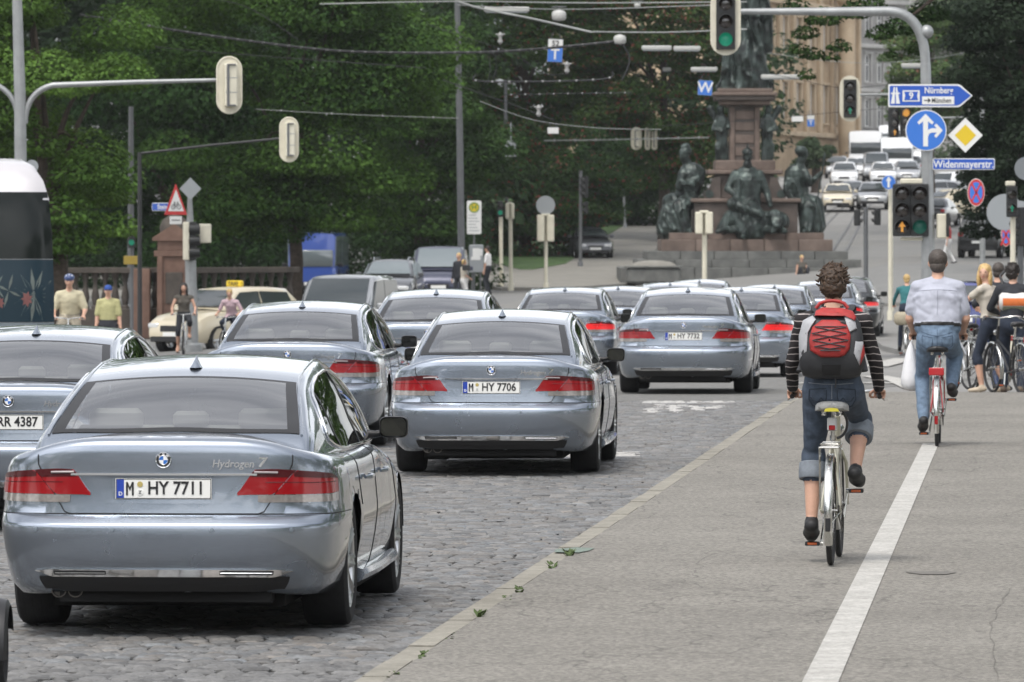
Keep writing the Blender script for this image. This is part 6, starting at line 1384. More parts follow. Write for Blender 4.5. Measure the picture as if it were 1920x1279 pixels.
round_sign('smaller narrow no stopping sign below the pedestrian light', at(1886, 441, 150), .27, M_SWHITE, M_SRED, lambda T: blue_in(T, .20, .4), .0, 'no stopping signs', .40)
PY = 128.0; pole('sign_post', 'pale pedestrian signal post near the right edge behind the blonde woman', [gp(1899, PY), at(1899, 350, PY)], .055, M_CREAMB, 'post')
T_ped = signal('pedestrian light near the right edge with green walking figure', at(1896, 378, PY)+V((0, -.12, 0)), 0, .62, .3, ('off', 'grn'), False, 'a', cat='pedestrian light'); q = MB(); q.rbox((-.02, .12, .36), (.2, .14, .1), .03); q.build('signal_cap', M_CREAMB, T_ped, 30)
round_sign('grey back of a round sign behind the pedestrian light', at(1884, 398, 140), .40, M_SBACK, M_SBACK, None, 0, 'grey sign backs'); round_sign('grey back of a round sign cut by the right edge', at(1924, 316, 130), .24, M_SBACK, M_SBACK, None, 0, 'grey sign backs'); round_sign('lower grey sign back cut by the right edge beside the pedestrian light', at(1912, 402, 141), .30, M_SBACK, M_SBACK, None, 0, 'grey sign backs')
signal('dark traffic light turned sideways under the pedestrian light', at(1912, 425, 132), -1.1, .8, .3, ('off', 'off', 'off'), False); pole('sign_post', 'dark post at the right edge under the sideways traffic light', [gp(1914, 132), at(1913, 420, 132)], .06, M_POLEDK, 'post')
# posts in front of the monument and on the islands
def cream_cluster(label, px, py, Y, w_, h_): 
    T = thing('traffic_light', label, 'traffic light', at(px, py, Y), 0, 'traffic lights seen from behind')
    for sg in (-1, 1): mb = MB(); mb.rbox((sg*w_*.27, 0, 0), (w_*.42, .18, h_), .05); mb.build('housing', M_CREAMB, T, 30)
    for z in (-.3, 0, .3): mb = MB(); mb.lathe([(w_*.2, -.0), (w_*.22, .10), (w_*.17, .2)], 14, c=(0, .09, z*h_), M=Matrix.Rotation(-PI/2, 3, 'X'), cap=False); mb.build('visor', M_CREAMB, T, 40)
    mb = MB(); mb.rbox((0, -.02, h_*.5), (w_*.5, .14, .08), .03); mb.build('bracket', M_CREAMB, T, 30); return T
pole('sign_post', 'pale post standing before the bronze figures of the monument', [gp(1321, 180), at(1321, 400, 180)], .07, M_CREAMB, 'post'); cream_cluster('cream double traffic light seen from behind before the monument', 1320, 418, 179.8, .52, .62)
pole('sign_post', 'grey post right of the monument steps', [gp(1624, 165), at(1623, 390, 165)], .06, M_POLEDK, 'post'); signal('left small traffic light turned sideways on the grey post', at(1607, 408, 165), 1.4, .42, .2, ('off', 'off'), False); signal('right small traffic light turned sideways on the grey post', at(1645, 407, 165), -1.4, .42, .2, ('off', 'off'), False)
pole('sign_post', 'short pale post with white box below the small round blue arrow sign', [gp(1671, 190), at(1671, 400, 190)], .055, M_CREAMB, 'post')
pole('sign_post', 'pale post with round grey sign back in the middle of the photo', [gp(1024, 235), at(1023, 372, 235)], .07, M_CREAMB, 'post'); round_sign('round grey sign back above the cream traffic lights mid photo', at(1023, 385, 234.8), .35, M_SBACK, M_SBACK, None, 0, 'grey sign backs'); cream_cluster('cream double traffic light under the round grey sign back', 1023, 428, 234.8, .66, .98)
pole('sign_post', 'pale post carrying a green pedestrian light', [gp(940, 240), at(939, 380, 240)], .075, M_CREAMB, 'post'); signal('dark pedestrian light glowing green left of the cream one', at(938, 392, 239.8), 0, .6, .3, ('off', 'grn'), False, cat='pedestrian light')
pole('sign_post', 'pale post with a cream traffic light right of the green pedestrian light', [gp(958, 236), at(957, 384, 236)], .075, M_CREAMB, 'post'); cream_cluster('cream traffic light back beside the green pedestrian light', 956, 396, 235.8, .34, .58)
pole('sign_post', 'dark tall post with small cream signals turned sideways', [gp(1088, 272), at(1089, 320, 272)], .075, M_POLEDK, 'post'); signal('upper cream signal turned sideways on the dark tall post', at(1098, 351, 271.8), -1.3, .9, .3, ('off', 'off', 'off'), False); signal('lower small signal turned sideways on the dark tall post', at(1099, 389, 271.8), -1.3, .5, .26, ('off', 'off'), False)
pole('sign_post', 'thin grey post between lawn and monument', [gp(1172, 318), at(1169, 352, 318)], .06, M_POLE, 'post')
# tram stop
TS = 229.0; T = thing('tram_stop_sign', 'white tram stop sign with a yellow and green H disc', 'stop sign', gp(889, TS), 0); B = V(gp(889, TS)); C_ = at(889, 408, TS)-B
mb = MB(); mb.tube([V((0, .05, 0)), C_+V((0, .05, .5))], .035, 10); mb.build('post', M_POLEDK, T); mb = MB(); mb.rbox(tuple(C_), (.52, 1.2, .05), .05, M=Matrix.Rotation(PI/2, 3, 'X')); mb.build('sign_plate', M_SWHITE, T, 30)
mb = MB(); mb.prism([(C_.x+x, C_.z+.36+z) for x, z in disc2d(.19)], C_.y-.034, C_.y-.028, fr); mb.build('yellow_disc', M_SYEL, T, 0); mb = MB(); mb.tube([V((C_.x+.165*math.cos(t), C_.y-.036, C_.z+.36+.165*math.sin(t))) for t in np.linspace(0, 2*PI, 28)[:-1]], .018, 5, closed=True); add_text(mb, 'H', .26, lambda x, y, z: V((C_.x+x, C_.y-.037-z, C_.z+.36+y)), .004, .006); mb.build('disc_letter', mat('sign_green', (.03, .22, .05), .4), T, 0)
mb = MB()
for k in range(6): mb.prism([(C_.x-.2, C_.z-.48+.11*k), (C_.x+.18-(k % 3)*.06, C_.z-.48+.11*k), (C_.x+.18-(k % 3)*.06, C_.z-.455+.11*k), (C_.x-.2, C_.z-.455+.11*k)], C_.y-.031, C_.y-.027, fr)
mb.build('line_list', M_SBACK, T, 0)
T = thing('timetable_case', 'grey timetable case with papers at the tram stop', 'notice case', gp(893, TS-.5), 0); z_ = Z(485, TS-.5)-G(X(893, TS), TS); mb = MB(); mb.rbox((0, 0, z_), (.52, .16, 1.0), .04); mb.build('case', M_SBACK, T, 30); mb = MB(); mb.rbox((0, -.085, z_+.22), (.26, .01, .3), .01); mb.build('notice', M_SWHITE, T, 0); mb = MB(); mb.rbox((.17, -.085, z_+.22), (.1, .01, .24), .01); mb.build('notice', M_SWHITE, T, 0); mb = MB(); mb.rbox((-.02, -.086, z_+.01), (.34, .01, .12), .01); mb.build('notice', M_SWHITE, T, 0)
for x in (-.15, .15): q = MB(); q.tube([V((x, 0, 0)), V((x, 0, z_-.45))], .03, 8); q.build('leg', M_POLEDK, T)
pole('tram_mast', 'tall dark grey tram mast in front of the red flowering chestnut', [gp(866, 226), at(862, 250, 226), at(857, -20, 226)], [.14, .12, .10], M_POLEDK, 'mast')
pole('tram_mast', 'short dark tram pole hanging in the chestnut leaves', [gp(950, 300), at(948, 150, 300)], [.11, .08], M_POLEDK, 'mast'); pole('tram_mast', 'dark far mast in the trees behind the second oval signal', [gp(245, 205), at(246, 200, 205)], [.12, .08], M_POLEDK, 'mast')
# left masts
LY = 118.0; b = V(gp(42, LY)); lt = at(38, 0, LY)
pole('signal_mast', 'grey mast at the left edge with two curved signal arms', [b, at(38, 190, LY), at(32, -30, LY)], [.13, .11, .09], M_POLE, 'signal mast', arms=[(bend(at(47, 232, LY), at(48, 172, LY), at(100, 160, LY))+[at(260, 154, LY), at(422, 150, LY)], [.055]*10+[.045, .032]), (bend(at(34, 225, LY), at(32, 175, LY), at(-10, 158, LY)), .05)])
signal_back('larger cream oval signal back on the arm of the left mast', at(430, 160, LY)+V((0, -.05, 0)), .25, 1.04, .46); mb = MB()
round_sign('round grey sign back on the left mast behind the coach', at(60, 312, LY), .12, M_SBACK, M_SBACK, None, 0, 'grey sign backs')
S3 = 138.0; pole('signal_mast', 'dark mast among the left trees with a long thin arm', [gp(262, S3), at(262, 286, S3)], [.055, .045], M_HOUS, 'signal mast', arms=[([at(262, 288, S3), at(400, 272, S3), at(536, 259, S3)], .028)]); signal_back('smaller cream oval signal back on the thin dark arm', at(542, 262, S3)+V((0, -.06, 0)), .2, .95, .395)
# warning sign group
WY = 160.0; pole('sign_post', 'grey and white speckled post behind the dark haired woman cyclist', [gp(361, WY), at(357, 480, WY), at(356, 360, WY)], [.16, .14, .05], M_POLE, 'post')
c = at(330, 378, WY-.3); T = thing('warning_sign', 'red bordered triangle sign warning of bicycles', 'sign', c, .5); tri = lambda k, zo=0: [(-.31*k, -.33*k+zo), (.31*k, -.33*k+zo), (.0, .44*k+zo)]
mb = MB(); mb.prism(tri(1), 0, .02, fr); mb.build('sign_plate', M_SRED, T, 0); mb = MB(); mb.prism(tri(.70, -.01), -.006, 0, fr); mb.build('sign_face', M_SWHITE, T, 0)
mb = MB()
for x in (-.075, .075): mb.tube([V((x+.055*math.cos(t), -.009, -.13+.055*math.sin(t))) for t in np.linspace(0, 2*PI, 18)[:-1]], .008, 4, closed=True)
mb.tube([V((-.075, -.009, -.13)), V((-.02, -.009, -.13)), V((.045, -.009, -.03)), V((-.04, -.009, -.03)), V((-.02, -.009, -.13))], .007, 4); mb.tube([V((.075, -.009, -.13)), V((.04, -.009, 0)), V((.06, -.009, .0))], .007, 4); mb.tube([V((-.075, -.009, -.13)), V((-.04, -.009, 0)), V((-.065, -.009, 0))], .007, 4); mb.build('bicycle_symbol', M_INK, T, 0)
mb = MB(); mb.prism([(-.16, -.56), (.16, -.56), (.16, -.37), (-.16, -.37)], 0, .02, fr); mb.prism([(-.12, -.475), (.12, -.475), (.12, -.455), (-.12, -.455)], -.006, 0, fr, 1); mb.build('sub_plate', [M_SWHITE, M_INK], T, 0)
street_sign('dark blue street name sign behind the bicycle warning triangle', at(305, 388, WY), .62, .20, 'Stein', .16, .9, -.5)
T = thing('diamond_sign', 'grey back of a diamond sign above the warning triangle', 'sign', at(357, 354, WY-.25), -.2); mb = MB(); mb.prism(R4(.28), 0, .02, fr); mb.build('sign_plate', M_SBACK, T, 0)
T = thing('traffic_light', 'black traffic light turned right with cream back on the speckled post', 'traffic light', at(357, 452, WY-.2), 0, 'traffic lights'); mb = MB(); mb.rbox((-.10, 0, 0), (.16, .3, .95), .03); mb.build('housing', M_CREAMB, T, 30)
for z in (-.29, .0, .29): mb = MB(); mb.lathe([(.135, 0), (.14, .1), (.12, .26)], 14, c=(-.02, -.05, z), M=Matrix.Rotation(PI/2, 3, 'Y'), cap=False); mb.build('visor', M_HOUS, T, 40)
mb = MB(); mb.rbox((.06, .02, 0), (.16, .26, .96), .03); mb.build('front_case', M_HOUS, T, 30)
T = thing('traffic_light', 'cream signal back right of the black one on the speckled post', 'traffic light', at(384, 438, WY), 0, 'traffic lights seen from behind'); mb = MB(); mb.rbox((0, 0, 0), (.32, .2, .48), .04); mb.build('housing', M_CREAMB, T, 30)
signal('dark pedestrian light glowing green in the left leaves', at(247, 446, 178), 0, .56, .28, ('off', 'grn'), False, cat='pedestrian light'); q = MB(); q.rbox((0, 0, 0), (.45, .03, .24), .02); T = tag(q.build('yellow_plate', mat('dull_yellow', (.28, .20, .03), .6), None, 30), 'small yellow plate in the leaves below the green pedestrian light', 'plate'); T.location = at(247, 488, 178); pole('sign_post', 'dark post of the green pedestrian light in the left leaves', [gp(247, 178.2), at(247, 440, 178.2)], .05, M_POLEDK, 'post')
# hanging boards, lamps and wires over the street
def board(label, px, py, Y, w_, h_, fields, txts, tilt=0.0):
    T = thing('hanging_sign', label, 'sign', at(px, py, Y), 0, 'tram signs hung on wires'); T.rotation_euler = (0, tilt, 0); mb = MB(); mb.prism([(-w_/2, -h_/2), (w_/2, -h_/2), (w_/2, h_/2), (-w_/2, h_/2)], 0, .03, fr); mb.build('sign_plate', M_SBACK, T, 0)
    for z0, z1, m in fields: mb = MB(); mb.prism([(-w_/2+.01, z0), (w_/2-.01, z0), (w_/2-.01, z1), (-w_/2+.01, z1)], -.006, 0, fr); mb.build('sign_field', m, T, 0)
    for t, sz, z, m in txts: mb = MB(); add_text(mb, t, sz, lambda x, y, zz: V((x, -.010-zz, z+y)), .004, .006); mb.build('sign_lettering', m, T, 0)
    for sg in (-1, 1): mb = MB(); mb.tube([V((sg*w_*.35, .015, h_/2)), V((sg*w_*.2, .015, h_/2+.18))], .01, 5); mb.build('hanger', M_POLEDK, T)
board('hanging sign with white top and blue T below', 1041, 95, 200, .47, .72, ((.08, .34, M_SWHITE), (-.35, .08, M_SBLUE2)), (('52', .24, .21, M_INK), ('T', .46, -.135, M_SWHITE)), .05)
board('blue hanging sign with a white W left of the monument', 1322, 165, 215, .48, .50, ((-.24, .24, M_SBLUE2),), (('W', .50, 0, M_SWHITE),), .06)
board('smallest blue hanging sign with a white top before the beige facade', 1520, 227, 260, .3, .46, ((.06, .22, M_SWHITE), (-.22, .06, M_SBLUE2)), (('T', .26, -.08, M_SWHITE),)); board('small white hanging plate among the dark chestnut leaves', 1037, 245, 240, .42, .24, ((-.11, .11, M_SWHITE),), ()); board('small white hanging plate before the beige facade', 1495, 223, 240, .44, .22, ((-.10, .10, M_SWHITE),), ())
q = MB(); q.rbox((0, 0, 0), (.42, .2, .60), .02); q.tube([(0, 0, .3), (0, 0, 1.0)], .02, 6); T = tag(q.build('hanging_box', M_SBACK, None, 30), 'grey metal box hanging in front of the red flowering chestnut', 'box'); T.location = at(958, 279, 240)
def tube_lamp(label, px, py, Y, ln): 
    T = thing('street_lamp', label, 'lamp', at(px, py, Y), 0, 'lamps hung over the street'); mb = MB(); mb.rbox((0, 0, 0), (ln, .16, .16), .05, axis='z'); mb.build('lamp_body', mat('lamp_enamel', (.46, .46, .44), .45), T, 40); mb = MB(); mb.rbox((0, 0, -.09), (ln*.92, .12, .05), .02); mb.build('lamp_cover', M_SBACK, T, 40)
    mb = MB(); mb.tube([V((-.12, 0, .08)), V((0, 0, .2)), V((.12, 0, .08))], .012, 5); mb.build('hanger', M_POLEDK, T)
for q in (('long tubular street lamp right of the tall tram mast', 950, 18, 205, 1.45), ('left tubular lamp of the pair left of the largest traffic light', 1231, 90, 235, 1.1), ('right tubular lamp of the pair left of the largest traffic light', 1288, 91, 236, 1.0), ('short tubular lamp just above the blue W sign', 1320, 130, 262, 1.1), ('tubular lamp crossing before the robe of the monument', 1465, 144, 250, 1.6), ('far tubular lamp left of the cantilever mast', 1712, 123, 240, .9), ('far small tubular lamp in the chestnut leaves above the W sign', 1250, 130, 300, .4)): tube_lamp(*q)
def bell_lamp(label, px, py, Y, r): T = thing('street_lamp', label, 'lamp', at(px, py, Y), 0, 'lamps hung over the street'); mb = MB(); mb.lathe([(.05, r*.75), (r*.75, r*.6), (r, r*.3), (r, -r*.45), (r*.8, -r*.7), (0, -r*.8)], 18, cap=False); mb.build('lamp_shade', mat('lamp_enamel', (.46, .46, .44), .45), T, 40); mb = MB(); mb.tube([V((-.25, 0, r*1.15)), V((.25, 0, r*1.15))], .02, 6); mb.tube([V((0, 0, r*.7)), V((0, 0, r*1.15))], .02, 6); mb.build('hanger', M_POLEDK, T)
for q in (('round drum lamp above the blue T sign', 1048, 29, 215, .24), ('round drum lamp hanging right of the blue T sign', 1162, 74, 215, .21), ('pale round lamp at the top edge before the red chestnut', 1195, 10, 260, .13)): bell_lamp(*q)
for lab, px, py in (('left of the three pale far signal backs beside the monument', 1193, 260), ('middle of the three pale far signal backs beside the monument', 1214, 260), ('right of the three pale far signal backs beside the monument', 1227, 260)): signal_back(lab, at(px, py, 300), 0, 1.05, .48 if px == 1193 else .24)
M_WIRE = mat('wire_dark', (.02, .021, .022), .6); M_WIREL = mat('wire_light', (.30, .31, .30), .5); M_INSUL = mat('insulator', (.26, .26, .25), .5)
def wire(label, pts, r, m=M_WIRE, beads=0, br=.035):
    if pts[0][2] == W0: r, br = r*.8, br*.55
    P = [at(*p) for p in pts]; Q = []
    for i in range(len(P)-1):
        p0, p1, p2, p3 = P[max(0, i-1)], P[i], P[i+1], P[min(len(P)-1, i+2)]
        for k in range(8): t = k/8; Q.append(.5*((2*p1)+(p2-p0)*t+(2*p0-5*p1+4*p2-p3)*t*t+(3*p1-p0-3*p2+p3)*t**3))
    Q.append(P[-1]); T = thing('overhead_wire', label, 'wire', Q[0], 0, 'overhead tram wires'); mb = MB(); mb.tube([p-Q[0] for p in Q], r, 6); mb.build('cable', m, T, 60)
    if beads:
        me = MB().lathe([(r*1.05, -br*.9), (br, -br*.5), (br, br*.5), (r*1.05, br*.9)], 8, M=Matrix.Rotation(PI/2, 3, 'Y')).mesh('insulator', M_INSUL, 40); L_ = [0]
        for a, b_ in zip(Q, Q[1:]): L_.append(L_[-1]+(b_-a).length)
        for i in range(beads):
            s_ = L_[-1]*(i+.5)/beads; k = max(j for j in range(len(L_)) if L_[j] <= s_); k = min(k, len(Q)-2); t = (s_-L_[k])/(L_[k+1]-L_[k]); link('insulator', me, T, Q[k].lerp(Q[k+1], t)-Q[0])
W0 = 165.0
wire('thickest dark beaded cable sweeping from the left trees past the tall mast', [(150, 28, W0), (235, 42, W0), (430, 72, W0), (640, 96, W0), (858, 99, W0), (1000, 93, W0), (1152, 78, W0)], .042, beads=42, br=.055)
wire('beaded cable below the blue T sign ending in upturned tips', [(892, 140, W0), (897, 152, W0), (1010, 153, W0), (1135, 148, W0), (1148, 134, W0)], .026, beads=9, br=.05)
wire('thin dotted cable under the upturned beaded one', [(945, 178, W0), (1050, 176, W0), (1185, 174, W0)], .014, beads=9, br=.04)
wire('light grey span wire falling from mast top to the middle', [(860, 4, W0), (905, 17, W0), (1000, 36, W0), (1110, 61, W0)], .035, M_WIREL)
wire('light span wire running level right from the falling one', [(1110, 60, W0), (1250, 61, W0), (1400, 55, W0)], .022, M_WIREL)
wire('upper pale wire along the top edge right of the mast', [(600, 8, W0), (858, 3, W0), (1100, 6, W0), (1400, 4, W0)], .02, M_WIREL); wire('second pale wire just under the one along the top edge', [(858, 10, W0), (1060, 18, W0), (1340, 10, W0)], .014, M_WIREL)
wire('thin dark wire crossing the left trees under the thick cable', [(215, 80, W0), (350, 94, W0), (500, 106, W0), (800, 128, W0)], .012); wire('thin wire dropping from the top edge left of the mast', [(330, -5, W0), (454, 10, W0), (560, 75, W0)], .013); wire('thin sagging wire from the tall mast toward the drum lamp', [(800, 45, W0), (865, 68, W0), (960, 100, W0), (1020, 138, W0), (1062, 138, W0)], .012)
wire('curved dark cable looping below the right drum lamp', [(1168, 84, W0), (1180, 108, W0), (1176, 130, W0), (1166, 150, W0)], .028); wire('left one of the two short drop wires under the thick cable', [(916, 104, W0), (919, 130, W0), (914, 158, W0)], .012); wire('right one of the two short drop wires under the thick cable', [(929, 102, W0), (930, 130, W0), (924, 152, W0)], .012)
wire('pale wire sagging behind the hanging grey box', [(900, 190, W0), (1000, 225, W0), (1120, 240, W0), (1240, 243, W0)], .010, M_WIREL); wire('far pale wires bundle left of the monument at signal height', [(1020, 264, 280), (1150, 262, 280), (1330, 258, 280)], .022, M_WIREL, 8, .06); wire('pale wire crossing the pedestal of the monument', [(1240, 236, 240), (1400, 226, 240), (1600, 208, 240), (1720, 200, 240)], .010, M_WIRE)
wire('dark wire before the beige facade under the green arrow signal', [(1400, 128, 230), (1500, 150, 230), (1600, 165, 230), (1800, 140, 230)], .010); wire('pale wire crossing the overhanging leaves to the right edge', [(1440, 100, 225), (1600, 118, 225), (1760, 108, 225), (1930, 70, 225)], .010, M_WIREL); wire('dark wire through the chestnut above the hanging grey box', [(830, 150, W0), (960, 196, W0), (1040, 226, W0)], .014); wire('long thin wire across the dark left trees above the second oval signal', [(480, 205, W0), (660, 215, W0), (860, 222, W0)], .008, M_WIREL, 4, .05)
for i, (px, py, lab) in enumerate(((938, 72, 'left'), (1063, 127, 'middle'), (1010, 208, 'lower'))): q = MB(); q.lathe([(.02, -.16), (.07, -.1), (.04, 0), (.07, .08), (.02, .16)], 10); q.tube([V((-.12, 0, .1)), V((.12, 0, .1))], .02, 6); T = tag(q.build('wire_insulator', M_INSUL, None, 40), lab+' pale porcelain insulator hanging on wires near the T sign', 'insulator', 'porcelain insulators on wires'); T.location = at(px, py, W0)
# ------------------------------------------------------------------ the convoy of silver limousines
CONV = 'silver limousines driving in convoy'
def place_lim(label, px, Y, plate=None, rz=-.064, src=None, mp=M_SILVER, **kw):
    x, y, z = gp(px, Y)
    sl = math.atan((G(x, Y+4.3)-G(x, Y+1.2))/3.1)
    if src is None: T = limousine('limousine', label, (x, y, z), rz, mp, CONV)
    else: T = copy_tree(src); T.location = (x, y, z); T['label'] = label
    T.rotation_euler = (sl, 0, rz)
    return T
L1 = place_lim('nearest silver limousine with plate M HY 7711', 303, 34.4)
convoy = [('silver limousine cut by the left edge with plate ending in RR 4387', 12, 46.7, -.060), ('silver limousine beyond the nearest one, its lower half hidden, in the left lane', 537, 65, -.066), ('silver limousine in mid photo right of the nearest one with plate M HY 7706', 920, 57.4, -.062), ('silver limousine nearest the kerb end, left of the backpack woman, plate M HY 7732', 1281, 88.5, -.068),
          ('silver limousine with only roof and window showing, directly before the silver van', 800, 80, -.062), ('silver limousine between the two mid photo cars showing its lit right lamp', 1048, 107, -.070), ('silver limousine roof seen over the car with the lit right lamp', 1150, 121, -.07),
          ('silver limousine roof farthest ahead, directly before the monument steps', 1250, 138, -.07), ('silver limousine roof peeping out right of the farthest left roof', 1306, 150, -.07), ('silver limousine half covered by the one nearest the kerb end, right lamp visible', 1383, 105, -.074), ('silver limousine roof just left of the woman with the backpack', 1446, 127, -.08), ('silver limousine half hidden behind the head of the woman with the backpack', 1541, 146, -.09)]
LS = [place_lim(l, px, Y, rz=r, src=L1) for l, px, Y, r in convoy]
number_plate(L1, ('M', 'HY 7711')); number_plate(LS[0], ('M', 'RR 4387'), dealer='MUSTERHAUS'[:0] or None)
for t, n in ((LS[2], 'HY 7706'), (LS[3], 'HY 7732')): number_plate(t, ('M', n))
for t in [LS[1]]+LS[4:]: number_plate(t, None)
M_ANTH = paint('anthracite_paint', (.035, .038, .042), .6, .3)
LD = copy_tree(L1); LD['label'] = 'dark limousine at the right end of the convoy with its mirror standing out'; LD.location = gp(1577, 158); LD.rotation_euler = (0, 0, -.085)
for ch in list(LD.children):
    if ch.name.startswith('number_plate'):
        for q in ch.children: bpy.data.objects.remove(q)
    elif ch.type == 'MESH' and M_SILVER in list(ch.data.materials):
        ch.data = ch.data.copy()
        for i, m in enumerate(ch.data.materials):
            if m == M_SILVER: ch.data.materials[i] = M_ANTH
def lit(t):
    for ch in t.children:
        if ch.name.startswith('tail_light'):
            ch.data = ch.data.copy(); ch.data.materials[0] = M_BRAKE
for i in (5, 9, 11): lit(LS[i])
lit(LD)
# ------------------------------------------------------------------ other vehicles
M_HEADL = mat('headlamp_glass', (.75, .76, .76), .1, .2, coat=1.0); M_VGLASS = mat('vehicle_glass', (.03, .038, .04), .06, spec=.9); M_VGLASSLT = mat('vehicle_glass_bright', (.16, .19, .20), .08, spec=1.0)
def vehicle(name, label, loc, rz, L_, W, Hh, kind, pm, group=None, gl=None, plate=True, cat='car', taxi=False, rack=False):
    """car, estate, van, lorry: lower body lofted from stations, cabin with inset panes, lamps, wheels. Front at +y, rear bumper at y = 0"""
    T = thing(name, label, cat, loc, rz, group); gl = gl or M_VGLASS; hw = W/2; k = L_/4.6; r = .32 if Hh < 2.2 else .45
    # (y, width factor, top, bottom)
    prof = {'sedan': [(0, .86, .62, .35), (.05, .93, .90, .28), (.5, .98, .98, .24), (1.0, 1, 1.0, .22), (2.6, 1, .98, .22), (3.3, .99, .95, .22), (4.1, .95, .84, .24), (4.5, .86, .70, .28), (4.6, .76, .55, .35)],
            'estate': [(0, .86, .65, .35), (.05, .94, .95, .28), (.5, .98, 1.0, .24), (1.0, 1, 1.0, .22), (2.6, 1, .99, .22), (3.4, .99, .97, .22), (4.15, .95, .86, .24), (4.5, .87, .72, .28), (4.6, .78, .55, .35)],
            'van': [(0, .90, .75, .40), (.04, .97, 1.10, .32), (.5, 1, 1.12, .28), (3.4, 1, 1.12, .28), (3.9, .98, 1.10, .28), (4.4, .94, .92, .30), (4.56, .88, .75, .34), (4.6, .82, .60, .40)],
            'lorry': [(0, .95, 1.1, .5), (.04, .99, 1.3, .45), (4.3, 1, 1.3, .45), (4.55, .97, 1.25, .45), (4.6, .94, .8, .5)]}[kind]
    cab = {'sedan': (.55, 1.15, 2.75, 3.55), 'estate': (.08, .55, 2.7, 3.5), 'van': (.05, .25, 3.05, 4.0), 'lorry': (.02, .06, 4.3, 4.57)}[kind]
    zs = Hh/{'sedan': 1.45, 'estate': 1.5, 'van': 1.95, 'lorry': 2.6}[kind]; beltz = prof[3][2]*zs
    mb = MB(); P = []
    for y, f, zt, zb in prof:
        w_ = hw*f; zt *= zs; h_ = zt-zb; half = [(w_*.90, zb), (w_*.985, zb+h_*.18), (w_, zb+h_*.50), (w_*.985, zb+h_*.78), (w_*.94, zb+h_*.95), (w_*.84, zt), (w_*.45, zt+.02), (0, zt+.026)]
        P.append([V((a, y*k, b)) for a, b in half]+[V((-a, y*k, b)) for a, b in half[-2::-1]])
    Q = []
    for i in range(len(P)-1):
        for t in (0, .5): Q.append([p.lerp(q, t) for p, q in zip(P[i], P[i+1])])
    Q.append(P[-1]); wy = [.85*k, L_-.88*k]
    mb.grid(Q); mb.add(P[0], [tuple(range(15))]); mb.add(P[-1], [tuple(range(15))])
    # cabin
    y0, y1, y2, y3 = [v*k for v in cab]; zb = beltz-.04; zt = Hh; wb = hw*.93; wr = hw*(.72 if kind in ('sedan', 'estate') else .86 if kind == 'van' else .95)
    secs = [(y0, wb*.95, zb, wb*.90, zb+.03), (y0*.6+y1*.4, wb, zb, (wb*.4+wr*.6)*.99, zb+(zt-zb)*.48), (y1, wb, zb, wr*.97, zt-.035), (y1+.35*(y2-y1), wb, zb, wr, zt), (y1+.7*(y2-y1), wb, zb, wr, zt-.005), (y2, wb, zb, wr*.98, zt-.05), (y2*.5+y3*.5, wb, zb, (wb+wr)/2*.97, zb+(zt-zb)*.52), (y3, wb*.95, zb, wb*.88, zb+.02)]
    C = []
    for y, a, z0, b, z1 in secs:
        half = [(a, z0), (a*.6+b*.4+.012, z0+(z1-z0)*.42), (b, z1-(z1-z0)*.10), (b*.90, z1-.004), (b*.5, z1+.02), (0, z1+.03)]; C.append([V((q, y, z)) for q, z in half]+[V((-q, y, z)) for q, z in half[-2::-1]])
    mb.grid(C); mb.build('body', pm, T, 38)
    def pane(name, quad, m=gl, off=.012):
        a, b, c, d = [V(q) for q in quad]; n = (b-a).cross(d-a).normalized(); cen = (a+b+c+d)/4; out = cen-V((0, (y1+y2)/2, zb+.2)); n = n if n.dot(out) > 0 else -n
        q = MB(); q.add([p+n*off for p in (a, b, c, d)]+[p-n*.02 for p in (a, b, c, d)], [(0, 1, 2, 3), (0, 4, 5, 1), (1, 5, 6, 2), (2, 6, 7, 3), (3, 7, 4, 0)]); q.build(name, m, T, 0)
    e = .10
    def fw(ya, yb, sg):   # front or rear pane
        top = V((0, yb, zt-.10)); bot = V((0, ya+(yb-ya)*.12, zb+(zt-zb)*.13)); wt, wbo = wr*.86, wb*.86
        q = MB(); P_ = []
        for t in np.linspace(0, 1, 4):
            row = []
            for s_ in np.linspace(-1, 1, 7): c_ = bot.lerp(top, t); w_ = wbo+(wt-wbo)*t; bow = .02*(1-s_*s_)+.035*math.sin(PI*min(1, max(0, t))); row.append(V((w_*s_, c_.y+sg*(bow+.012+(.05 if kind != 'lorry' else .03)), c_.z+.035*(1 if kind != 'lorry' else 0))))
            P_.append(row)
        q.grid(P_); return q
    (fw(y3, y2, 1) if kind != 'lorry' else MB().rbox((0, L_-.06*k, Hh*.60), (W*.86, .12, Hh*.26), .05, n=2)).build('windscreen', gl, T, 60); fw(y0, y1, -1).build('rear_window', gl, T, 60)
    for sg in (-1, 1):
        zl, zh = zb+.05, zt-.10; f = lambda y, z: (sg*(wb+(wr-wb)*(z-zb)/(zt-zb)+.016), y, z)
        ym = (y0+y3)/2+.05*k
        pane('side_window', [f(ym-.03, zl), f(ym-.03, zh), f(y1+.12*k, zh-.03), f(y0+(y1-y0)*.55+.15*k, zl)], gl); pane('side_window', [f(ym+.03, zl), f(ym+.03, zh), f(y2-.05*k, zh-.03), f(y3-(y3-y2)*.28, zl)], gl)
        yf = L_*.972; lh = .11 if kind != 'lorry' else .16
        q = MB(); q.rbox((sg*hw*.66, L_-.075*k, .62*zs if kind in ('sedan', 'estate') else .70*zs), (hw*.36, .13, lh*1.2), .04, axis='y', M=None); q.build('headlight', M_HEADL, T, 40)
        q = MB(); q.rbox((sg*hw*.80, .035, beltz*.80), (hw*.24, .10, .16 if kind in ('sedan', 'estate') else .4), .03); q.build('tail_light', M_RED, T, 40)
